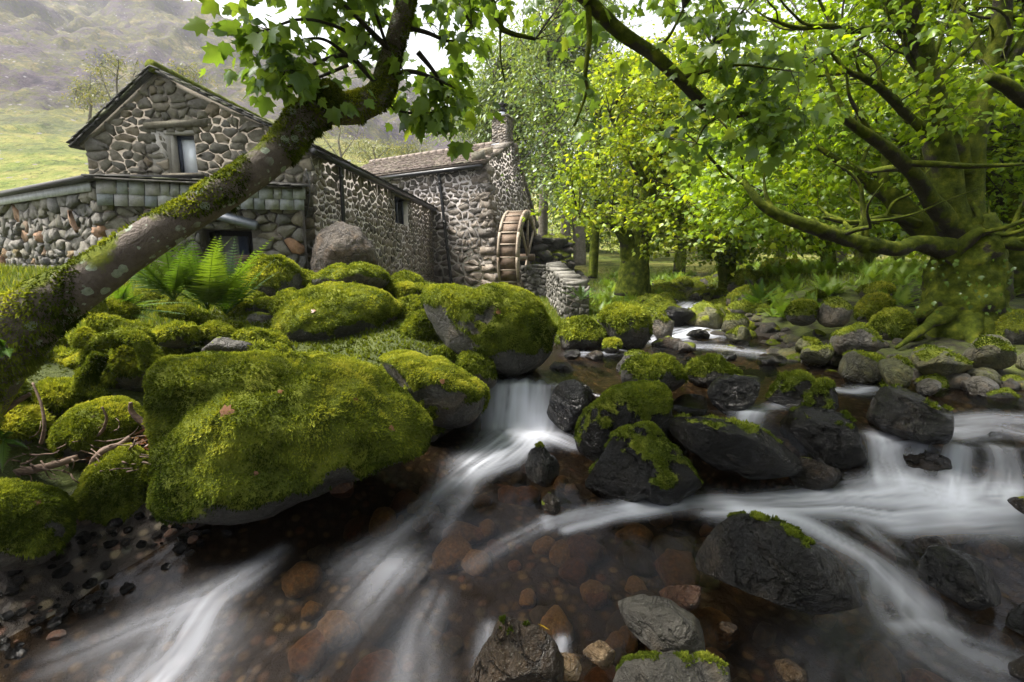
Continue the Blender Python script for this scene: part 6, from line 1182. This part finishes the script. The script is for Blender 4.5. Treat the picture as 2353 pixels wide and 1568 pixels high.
back_tree('ash_tree', 'tall grey-green tree rising behind the mill roof and chimney', (1130, 560, 31), [(1120, 560, 31), (1125, 420, 31), (1130, 300, 31), (1140, 180, 31)], [26, 22, 16, 8], [(1050, 1190, 200, 340, 28, 34, 80), (1090, 1260, 90, 260, 28, 34, 80), (1180, 1260, 250, 440, 28, 33, 50)], 90, .95, .30, LEAF_SLIM, MAT['leaf_grey'], MAT['bark_pale'], 74, (.6, .2), (), .03)
back_tree('ash_tree', 'tall feathery tree between the chimney and the golden sycamore', (1250, 560, 27), [(1245, 600, 27), (1250, 430, 27), (1255, 280, 27), (1265, 120, 27), (1275, 0, 27)], [24, 20, 16, 12, 6], [(1190, 1330, 60, 240, 24, 30, 75), (1230, 1420, -60, 120, 24, 30, 60), (1290, 1480, 120, 260, 24, 30, 46)], 80, .85, .28, LEAF_SLIM, MAT['leaf_grey'], MAT['bark_pale'], 75, (.62, .22), (), .03)
back_tree('pollard_stump', 'short pollard stump with a leafy dark green mop beside the stream', (1672, 655, 14.5), [(1672, 668, 14.5), (1670, 630, 14.5), (1672, 600, 14.5), (1674, 575, 14.5)], [44, 38, 38, 44], [(1610, 1735, 545, 605, 13.8, 15.2, 30)], 34, .3, .11, LEAF_MID, MAT['leaf_near'], B2, 76, (.6, .18), (), .014)
back_tree('bank_tree', 'small dark leaning tree at the top of the right bank, left of the old sycamore', (1900, 600, 13), [(1905, 615, 13), (1900, 570, 13), (1890, 520, 13), (1880, 450, 13), (1900, 340, 13)], [34, 28, 22, 16, 8], [(1780, 1990, 430, 560, 11.5, 14.5, 46), (1760, 2050, 280, 440, 11.5, 15, 60)], 30, .5, .15, LEAF_MID, MAT['leaf_syc'], B2, 77, (.6, .22), [([(1900, 590, 13), (1860, 560, 13.2), (1830, 510, 13.3), (1810, 460, 13.4)], [14, 12, 9, 4])])
back_tree('bank_tree', 'dark forked tree under the low limb of the old sycamore', (1985, 600, 14), [(1985, 620, 14), (1990, 580, 14), (2010, 530, 14), (2020, 440, 14.2), (2010, 330, 14.5)], [46, 40, 28, 20, 9], [(1950, 2140, 430, 570, 12.5, 16, 60), (1980, 2200, 280, 440, 12.5, 16, 55)], 30, .5, .15, LEAF_MID, MAT['leaf_syc'], B2, 78, (.58, .22), [([(1985, 600, 14), (1960, 560, 14.2), (1940, 520, 14.3)], [20, 15, 8]), ([(2000, 590, 14), (2040, 560, 14.1), (2080, 520, 14.3)], [20, 15, 8])])
back_tree('right_tree', 'dark mossy tree cut off by the right edge behind the old sycamore', (2350, 640, 9.5), [(2345, 680, 9.5), (2340, 560, 9.5), (2345, 450, 9.5), (2355, 330, 9.6), (2380, 180, 9.7), (2400, 0, 9.8)], [80, 66, 60, 54, 44, 30], [(2250, 2480, 150, 420, 9.3, 12.5, 75), (2280, 2480, 400, 560, 9.8, 12, 40), (2150, 2450, -200, 150, 9, 12.5, 60)], 30, .45, .15, LEAF_MID, MAT['leaf_syc'], B2, 79, (.42, .2), [([(2340, 500, 9.5), (2290, 440, 9.6), (2270, 400, 9.7)], [40, 30, 16])])
FAR = [(1560, 24, 'leafy tree in the far wood left of the pollard stump', 'gold'), (1690, 30, 'leafy tree in the far wood above the pollard stump', 'syc'), (1790, 26, 'yellow-green tree in the far wood beyond the ferny bank', 'gold'), (1930, 32, 'shaded tree in the far wood under the spreading limbs', 'syc'), (2060, 24, 'bright tree in the far wood close left of the great trunk', 'gold'), (2190, 28, 'tree in the far wood directly behind the great trunk', 'syc'), (2330, 22, 'tree in the far wood at the right edge', 'syc'), (1440, 36, 'faint tall tree far behind the arching trunk', 'gold'), (1340, 42, 'hazy tall tree far behind the pale trunks', 'grey'), (1620, 44, 'hazy tree far behind between the golden sycamore and the pollard', 'gold'), (1860, 42, 'hazy far tree seen through the ferny bank gap', 'syc'), (2010, 46, 'hazy far tree behind the dark forked tree', 'gold'), (2120, 40, 'hazy far tree left of the great stems', 'syc'), (2270, 36, 'hazy far tree right of the great stems', 'gold')]
for i, (u, y, lab, mt) in enumerate(FAR):
    rr2 = np.random.default_rng(900 + i); h = rr2.uniform(-20, 60)
    back_tree('woodland_tree', lab, (u, 610, y), [(u, 625, y), (u + 8, 520, y), (u - 6, 400, y), (u + 5, 250 + h, y), (u, 120 + h, y)], [26 * 20 / y + 6, 22, 18, 12, 5], [(u - 100, u + 100, 470, 580, y - 2, y + 3, 40), (u - 120, u + 120, 300, 480, y - 2, y + 3, 70), (u - 100, u + 100, 130 + h, 310, y - 2, y + 3, 55)], 44, .032 * y, .0085 * y, LEAF_LO, MAT['leaf_' + mt], MAT['bark_pale'] if i % 2 else B2, 300 + i, (.66, .22), [([(u, 450, y), (u - 50, 360, y), (u - 80, 300, y)], [12, 8, 4]), ([(u, 430, y), (u + 60, 330, y), (u + 90, 260, y)], [12, 8, 4])], .03, 'trees of the far wood')
# pale trees on the fell foot behind the cottage roof
for u, v0, v1, y, wdt, lab, sd in ((270, 130, 260, 30, 60, 'pale wispy birch left of the cottage gable', 81), (420, 150, 215, 34, 50, 'green willow-like tree behind the gable top', 82), (780, 285, 365, 42, 60, 'bare thin tree behind the cottage roof, left of the mill roof', 83), (940, 330, 370, 46, 40, 'low green bush-like tree behind the mill ridge', 84), (205, 185, 240, 36, 40, 'small bright tree on the slope left of the birch', 85), (860, 320, 372, 50, 50, 'rounded tree behind the mill roof', 86)):
    back_tree('birch_tree', lab, (u, v1 + 30, y), [(u, v1 + 40, y), (u + 4, v1, y), (u - 2, (v0 + v1) / 2, y), (u + 3, v0 + 12, y)], [6, 5, 4, 2], [(u - wdt, u + wdt, v0, v1, y - 1.5, y + 1.5, 46)], 34 if sd != 83 else 9, .03 * y * .55, .0052 * y, LEAF_SLIM, MAT['leaf_birch'], MAT['bark_pale'], sd, (.6, .2), [([(u, v1, y), (u - wdt * .5, (v0 + v1) / 2, y), (u - wdt * .7, v0 + 20, y)], [3, 2, 1]), ([(u, v1, y), (u + wdt * .5, (v0 + v1) / 2, y), (u + wdt * .7, v0 + 20, y)], [3, 2, 1])], .016)

# ------------------------------------------------------------------ ferns
def frond(base, tip_dir, L, arch, r, pairs=22, wid=.19):
    """arched frond: rachis + toothed pinnae; returns V,F,tint count"""
    d = unit(tip_dir); n = pairs; t = np.linspace(0, 1, n + 4)[3:]; up = np.array([0, 0, 1.0]); side = unit(np.cross(d, up)) if abs(d[2]) < .97 else np.array([1.0, 0, 0])
    pos = lambda t: base + d * L * t[:, None] + (side * 0 + np.array([d[0], d[1], 0]) * arch * L * .5 - up * arch * L * .55) * (t[:, None] ** 2.2)
    P = pos(t); T = unit(np.gradient(P, axis=0)); S = side; Vs, Fs, k = [], [], 0
    Vr, Fr = tube(pos(np.linspace(0, 1, 8)), np.linspace(.007, .0015, 8), 10, 4, cap=False); parts = [(Vr, Fr)]
    plen = L * wid * np.clip(np.minimum((t - .02) * 4.5, (1.03 - t) * 1.5), .05, 1) ** .9
    m = 5; w = .068
    for s in (-1, 1):
        for i in range(len(t)):
            dr = unit(S * s + T[i] * .45 - up * r.uniform(.05, .3)); ac = T[i]; l = plen[i]; wd = l * w + .004
            tt = np.linspace(0, 1, m); A = P[i] + dr * l * tt[:, None] ; hw = wd * (1 - tt * .85)
            tooth = np.array([1, 1.35, 1, 1.3, .2])
            V = np.concatenate([A - ac * (hw * tooth)[:, None], A + ac * (hw * tooth)[:, None]]); f = [[j, j + 1, m + j + 1] for j in range(m - 1)] + [[j, m + j + 1, m + j] for j in range(m - 1)]
            parts.append((V, np.array(f)))
    return join(parts)
def fern(name, label, pos, fr, r, group=None, matn='fern', single=False):
    """fr: list of (dir, length, arch)"""
    pieces = [frond(np.zeros(3), d, L, a, r) for d, L, a in fr]
    if single:
        V, F = join(pieces); tn = np.concatenate([np.full(len(p[0]), r.uniform(.3, .8)) for p in pieces]); me = mesh('fern', V, F, False, {'tint': tn}); me.materials.append(MAT[matn]); return me
    t = thing(name, label, 'fern', pos, group)
    for p in pieces: obj('frond', mesh('frond', p[0], p[1], False, {'tint': np.full(len(p[0]), r.uniform(.3, .8))}), MAT[matn], t)
    return t
r = np.random.default_rng(61)
def fan(n, L, r, lean=(0, -.2), spread=.7, arch=(.15, .45)):
    out = []
    for i in range(n):
        a = (i / max(1, n - 1) - .5) * 2 * spread + r.normal(0, .1); out.append((np.array([math.sin(a) + lean[0], lean[1] + r.normal(0, .35), math.cos(a) * 1.1]), L * r.uniform(.75, 1.1), r.uniform(*arch)))
    return out
fern('lady_fern', 'tall upright fern clump in front of the lean-to door', PY(478, 712, 6.1), fan(15, 1.2, r, (.05, -.1), .75, (.05, .3)), r)
fern('lady_fern', 'fern clump under the leaning trunk, left of the tallest ferns', PY(400, 690, 5.9), fan(14, 1.1, r, (-.15, -.15), .9, (.1, .4)), r)
fern('lady_fern', 'fern clump just right of the tallest ferns, beside the moss-capped boulder', PY(520, 722, 6.3), fan(12, 1.05, r, (.25, -.1), .7, (.05, .3)), r)
fern('lady_fern', 'low spreading fern with fronds pointing right over the mossy roots', PY(275, 712, 4.7), [(np.array([.9, -.2, .35]), .55, .3), (np.array([1, -.1, .05]), .62, .2), (np.array([.8, -.4, .6]), .5, .4), (np.array([.5, -.3, .8]), .48, .4), (np.array([1, .1, .25]), .6, .25), (np.array([.2, -.2, 1]), .45, .4), (np.array([.9, -.35, -.1]), .5, .1)], r)
fern('lady_fern', 'fern in deep shade against the foot of the leaning trunk at the left edge', PY(10, 800, 2.75), [(np.array([.2, -.5, .6]), .22, .6), (np.array([-.3, -.6, .5]), .2, .6), (np.array([.6, -.5, .1]), .22, .4), (np.array([.3, -.7, -.2]), .2, .3), (np.array([.1, -.6, .9]), .2, .5)], r)
fern('lady_fern', 'small fern at the far left edge above the dead twigs', PY(8, 1010, 3.0), [(np.array([.5, -.3, .5]), .24, .5), (np.array([.1, -.4, .8]), .24, .5), (np.array([.8, -.3, .1]), .22, .4), (np.array([-.3, -.3, .6]), .22, .5), (np.array([.4, -.5, -.5]), .22, .2)], r)
fern('lady_fern', 'little fern sprig on the shoulder of the domed mossy boulder', PY(845, 690, 6.25), [(np.array([.9, -.3, .5]), .26, .3), (np.array([.6, -.5, .1]), .22, .4), (np.array([.9, -.1, -.1]), .24, .3), (np.array([-.2, -.5, .4]), .18, .4)], r)
fern('lady_fern', 'bright fern tuft at the mill foot behind the boulders', PY(945, 672, 9.5), fan(8, .42, r, (.1, -.2), .9), r)
fern('lady_fern', 'single pale fern on the right bank among mossy stones', PY(1745, 700, 10.0), fan(8, .75, r, (.0, -.2), 1.1, (.3, .6)), r)
fern('lady_fern', 'shaded fern at the foot of the wheel pit wall', PY(1335, 690, 11.3), fan(8, .6, r, (.1, -.2), 1.0, (.3, .6)), r)
fm_ = [fern('', '', None, fan(9, 1.0, np.random.default_rng(70 + k), (0, 0), 1.2, (.25, .6)), np.random.default_rng(70 + k), None, 'bracken', True) for k in range(4)]
def bankferns(r):
    y = r.uniform(8.6, 17); x = xr(y) + r.uniform(.6, 7); return (x, y)
for i, (x, y) in enumerate(rnd_in(190, lambda q: bankferns(r))):
    zn = ('low by the boulders' if x < xr(y) + 2 else 'half way up' if x < xr(y) + 4.5 else 'high up') + (', near the old tree' if y < 11.5 else ', towards the pollard' if y < 14 else ', at the back')
    o = obj('bracken', fm_[i % 4], None, None, label='soft green bracken plant on the right bank ' + zn, category='fern', group='bracken on the right bank ' + zn); s = r.uniform(.35, .75); o.scale = (s, s, s * .9); o.location = (x, y, float(ground_z(x, y)) - .02); o.rotation_euler = (0, 0, r.uniform(0, 6.3))
for i in range(190):
    y = r.uniform(11.5, 26); x = xl(y) - r.uniform(.3, 4.5); 
    if x < 1.6 + (y - 11) * .05: continue
    zn = ('at the water edge' if x > xl(y) - 1.5 else 'under the trees') + (', by the pit wall' if y < 14 else ', by the arching trunk' if y < 17 else ', far back')
    o = obj('bracken', fm_[i % 4], None, None, label='bracken plant left of the far stream ' + zn, category='fern', group='bracken left of the far stream ' + zn); s = r.uniform(.3, .7); o.scale = (s, s, s * .9); o.location = (x, y, float(ground_z(x, y)) - .02); o.rotation_euler = (0, 0, r.uniform(0, 6.3))

# ------------------------------------------------------------------ grass (uncountable)
def grass(name, n, fx, hgt, label):
    P = np.array(fx(n)); n = len(P); Z = ground_z(P[:, 0], P[:, 1]); B = np.column_stack([P, Z]); a = r.uniform(0, 6.28, n); d = np.column_stack([np.cos(a), np.sin(a), np.zeros(n)]); h = hgt * r.uniform(.5, 1.4, n)[:, None]
    w = h * .06 + .003; tip = B + np.array([0, 0, 1]) * h + d * h * r.uniform(.1, .6, (n, 1)); e = np.cross(d, Zv)
    V = np.stack([B - e * w, B + e * w, tip], 1).reshape(-1, 3); put(name, V, np.arange(3 * n).reshape(-1, 3), MAT['grass'], None, False, {'tint': np.repeat(r.uniform(.2, .9, n), 3)}, kind='stuff', label=label, category='grass')
def meadow(n):
    y = r.uniform(11, 34, n); x = r.uniform(-1, 22, n) * (y / 20); k = (np.minimum(x - xl(y), xr(y) - x) < -.3) & (x > 1.0); return np.column_stack([x, y])[k]
grass('meadow_grass', 75000, meadow, .13, 'bright short grass under the trees beyond the stream')
def leftlawn(n):
    x = r.uniform(-11, -4.0, n); y = r.uniform(2.0, 8.6, n); return np.column_stack([x, y])[(x < -4.6) | (y > 5)]
grass('lawn_grass', 45000, leftlawn, .11, 'bright grass at the left edge in front of the stone wing')
def millfoot(n):
    y = r.uniform(8.5, 18, n); x = xl(y) - r.uniform(.8, 6, n); return np.column_stack([x, y])[(x > -3.2)]
grass('bank_grass', 25000, millfoot, .12, 'grass between the boulders and the mill foot')

# ------------------------------------------------------------------ roots, log, dead twigs, fallen leaves
r = np.random.default_rng(83)
def mossy_tube(name, label, cat, pts, w, n=40, tu=5000, ts=.016, seed=1):
    t = thing(name, label, cat, PY(*pts[0]))
    P = np.array([PY(*p) for p in pts]); rad = np.array([a * .5 / FPX * p[2] for a, p in zip(np.interp(np.linspace(0, 1, len(pts)), np.linspace(0, 1, len(w)), w), pts)])
    V, F = tube(P, rad, n, 16, .3, 9, seed); put('stem', V, F, MAT['root_moss'], t, True)
    N = vnormals(V, F); f = tufts(V, F, np.ones(len(V)) * .9, tu, ts, r); put('moss', f[0], f[1], MAT['moss'], t, False, {'tint': f[2]}, kind='stuff'); return t
mossy_tube('mossy_log', 'mossy fallen log running right below the ferns', 'log', [(370, 712, 5.6), (430, 722, 5.6), (500, 748, 5.7), (560, 758, 5.8), (620, 775, 5.9)], [20, 34, 30, 26, 24], 40, 9000, seed=2)
for i, (lab, pts, w) in enumerate([
    ('thick mossy root curling down from the trunk base', [(215, 690, 4.3), (225, 735, 4.25), (270, 752, 4.2), (320, 765, 4.2), (345, 790, 4.2)], [44, 40, 36, 34, 26]),
    ('mossy root arching over the dark hollow', [(200, 830, 4.1), (225, 790, 4.1), (280, 772, 4.1), (325, 790, 4.05), (340, 840, 4.05)], [34, 38, 36, 36, 26]),
    ('upright mossy root stub standing in the hollow', [(185, 900, 3.95), (205, 860, 3.95), (230, 815, 4.0)], [36, 34, 30]),
    ('small round mossy root end left of the arch', [(178, 785, 4.1), (195, 772, 4.1), (210, 780, 4.1)], [26, 36, 26]),
    ('low mossy root running left along the ground', [(60, 905, 4.0), (130, 885, 4.0), (210, 900, 3.95), (245, 915, 3.95)], [30, 34, 30, 26]),
    ('dim mossy root behind the arching one', [(140, 890, 4.4), (180, 840, 4.45), (240, 820, 4.5)], [40, 46, 40]),
    ('short mossy root under the low spreading fern', [(250, 705, 4.6), (285, 712, 4.6), (310, 720, 4.6)], [34, 36, 24])]):
    mossy_tube('mossy_root', lab, 'root', pts, w, 30, 4500, .016, 10 + i)
dk = rock('rock_shelf', 'dark earthy bank under the leaning trunk at the left', [(-120, 1080), (-80, 860), (60, 800), (200, 780), (330, 820), (400, 900), (380, 1040), (250, 1100), (60, 1130)], 4.7, 'mossrock', .1, .5, 5, 131, 14000, .02, cat='bank')
def twig(label, pts, w, mat='deadwood', n=26):
    P = np.array([PY(*p) for p in pts]); rad = np.array([a * .5 / FPX * p[2] for a, p in zip(np.interp(np.linspace(0, 1, len(pts)), np.linspace(0, 1, len(w)), w), pts)]); V, F = tube(P, rad, n, 7, .25, 25, len(label)); put('dead_twig', V, F, MAT[mat], None, True, label=label, category='twig')
twig('curved bare branch piece lying over the moss below the litter', [(205, 1090, 3.35), (215, 1058, 3.35), (240, 1035, 3.4), (275, 1022, 3.45), (300, 1005, 3.5)], [12, 16, 12])
twig('long rotting branch along the edge of the round left boulder', [(-10, 1095, 3.2), (50, 1085, 3.25), (120, 1070, 3.3), (180, 1050, 3.4)], [22, 20, 14])
twig('forked dark stub poking up beside the leaf litter', [(345, 985, 3.6), (320, 965, 3.6), (302, 945, 3.6), (300, 925, 3.6)], [16, 14, 8])
twig('thin dark twig climbing through the ferns at the left', [(95, 1020, 3.4), (102, 980, 3.4), (95, 930, 3.45), (75, 880, 3.5)], [9, 7, 5])
twig('mossy diagonal stick at the far left', [(-10, 960, 3.1), (30, 930, 3.15), (70, 905, 3.2)], [16, 14, 9])
twig('crooked twig standing up in front of the mossy mound', [(180, 1005, 3.5), (225, 1000, 3.5), (245, 965, 3.5), (235, 935, 3.5)], [8, 8, 4])
twig('pale lichen twig against the shaded mossy rock', [(328, 1062, 3.3), (350, 1068, 3.3), (366, 1082, 3.3), (366, 1105, 3.3)], [5, 6, 4])
tw_ = []
for k in range(60):
    u, v = r.uniform(-20, 300), r.uniform(985, 1085); y = 3.2 + (1085 - v) * .004; a = r.normal(0, .5); L = r.uniform(30, 110); p = [(u, v, y)]
    for j in range(4): a += r.normal(0, .45); u += math.cos(a) * L / 4; v -= math.sin(a) * L / 4 * .6; p.append((u, v, y + r.normal(0, .03)))
    tw_.append(tube(np.array([PY(*q) for q in p]), np.linspace(.007, .0025, 5) * r.uniform(.6, 1.3), 12, 5, .2, 30, k))
put('twig_pile', *join(tw_), MAT['deadwood'], None, True, kind='stuff', label='tangle of thin dead twigs on the left bank', category='twigs')
n = 420; u, v = r.uniform(150, 345, n), r.uniform(965, 1060, n); k = (v > 1000 - (u - 150) * .18) & (v < 1075 - (u - 150) * .22); u, v = u[k], v[k]; P = np.array([PY(a, b, 3.45 + (1060 - b) * .004) for a, b in zip(u, v)])
V, F, k_ = leaves(P, r.normal(0, 1, (len(P), 3)) * np.array([1, 1, .4]), r.uniform(.03, .08, len(P)), LEAF_SLIM, r); put('leaf_litter', V, F, MAT['dead_leaf'], None, False, {'tint': np.repeat(r.random(len(P)), k_)}, kind='stuff', label='drift of brown dead leaves and bark between mossy rocks', category='leaf litter')
def one_leaf(label, pn, d, s, mat):
    p, nn = pn; d = unit(np.array(d) - nn * (np.array(d) @ nn)); S = np.cross(d, nn); T_ = LEAF_HI; V = p + (S * T_[0][:, :1] + d * T_[0][:, 1:2] + nn * T_[0][:, 2:3] * .6) * s; F = T_[1]; k_ = len(V); put('fallen_leaf', V, F, MAT[mat], None, False, {'tint': np.full(k_, .6)}, label=label, category='leaf')
one_leaf('orange-brown dead leaf lying on the largest mossy boulder', on_rock('largest boulder', 503, 952), [1, .2, .1], .10, 'dead_leaf')
one_leaf('yellow leaf stuck on the brown rock at the bottom edge', on_rock('water strands running', 1240, 1440), [.5, .3, -.3], .055, 'yellow_leaf')
one_leaf('small brown leaf on the upper back of the largest boulder', on_rock('largest boulder', 815, 925), [-1, .2, 0], .05, 'dead_leaf')

for lab, key, u, v, s in (('tiny pale leaf bit in the hollow of the largest boulder', 'largest boulder', 640, 905, .035), ('curled brown leaf on the right end of the largest boulder', 'largest boulder', 900, 990, .05), ('brown leaf scrap low on the front of the largest boulder', 'largest boulder', 600, 1080, .03), ('brown leaf on the long mossy boulder by the waterfall', 'long mossy boulder', 1010, 880, .05), ('dead leaf on the domed mossy boulder', 'broad domed', 720, 720, .06), ('rusty leaf on the great dark boulder', 'great dark mossy', 1150, 720, .06), ('small brown leaf on the left edge boulder', 'cut off by the left edge', 90, 1160, .04)):
    one_leaf(lab, on_rock(key, u, v), r.normal(0, 1, 3), s, 'dead_leaf')
# ------------------------------------------------------------------ moss carpet between the left boulders, unseen trees added to shade the stream
gx, gy = np.meshgrid(np.arange(-6.5, 1.4, .05), np.arange(2.6, 9.4, .05)); gz = ground_z(gx, gy); Vg = np.stack([gx, gy, gz], -1).reshape(-1, 3); Fg = quads2tris(gridF(gx.shape[1], gx.shape[0]))
wg = (sstep(3.3, 3.8, gy) * sstep(.25, .5, xl(gy) - gx) * sstep(.30, .44, n2(gx, gy, 1.6, 55, 3))).ravel(); tf = tufts(Vg, Fg, wg, 45000, .03, r); up_ = tf[0].copy(); put('ground_moss', up_, tf[1], MAT['moss'], None, False, {'tint': tf[2] * .45}, kind='stuff', label='moss and low plants carpeting the soil between the left boulders', category='moss')  # tint cut so the moss colour carries the dark shade between boulders
def shade_tree(label, x, y, h, sp, n, seed):
    r = np.random.default_rng(seed); z0 = float(ground_z(x, y)); t = thing('added_shade_tree', label, 'tree', (x, y, z0)); ps = []
    P = np.array([[x, y, z0 - .2], [x + .1, y, z0 + h * .3], [x - .1, y + .2, z0 + h * .6], [x, y + .3, z0 + h]]); V, F = tube(P, [.34, .26, .18, .07], 30, 14, .15, 3, seed); put('trunk', V, F, MAT['bark_mossy'], t, True); ps.append(resample(P, 30)[12:])
    for k in range(7):
        a = r.uniform(0, 6.28); s = P[1] * .4 + P[2] * .6; e = s + np.array([math.cos(a) * sp * .8, math.sin(a) * sp * .8, r.uniform(.2, h * .35)]); Q = np.array([s, (s + e) / 2 + np.array([0, 0, .5]), e]); V, F = tube(Q, [.10, .07, .03], 16, 8, .15, 4, k); put('limb', V, F, MAT['bark_mossy'], t, True); ps.append(resample(Q, 16)[5:])
    a = r.uniform(0, 6.28, n); q = np.sqrt(r.random(n)) * sp; cl = np.column_stack([x + np.cos(a) * q, y + np.sin(a) * q, z0 + h * r.uniform(.5, 1.05, n)])
    cl = cl[((cl[:, 1] < .6) | (cl[:, 2] > 3.2 + .62 * cl[:, 1])) & (cl[:, 2] > 3.2)]
    crown(t, cl, np.concatenate(ps), 26, .5, .24, LEAF_LO, MAT['leaf_syc'], r, MAT['bark_dark'])
shade_tree('added unseen sycamore behind the viewer, shading the stream', 4.6, -2.0, 8.5, 6.5, 360, 401)
shade_tree('added unseen sycamore beside the viewer, shading the stream', 8.8, 2.0, 8.5, 5.5, 240, 403)

# ------------------------------------------------------------------ haze
hz = M('haze'); vs_ = hz.n("VolumePrincipled"); vs_.inputs['Color'].default_value = (0.90, 0.93, 1.0, 1); vs_.inputs['Density'].default_value = 0.00045; vs_.inputs['Anisotropy'].default_value = 0.2
hz.l(vs_.outputs[0], hz.out.inputs['Volume'])
V, F = boxf((-1450, -90, -3), (2900, 0, 0), (0, 850, 0), (0, 0, 330)); put('haze', V, F, hz.m, None, kind='stuff')
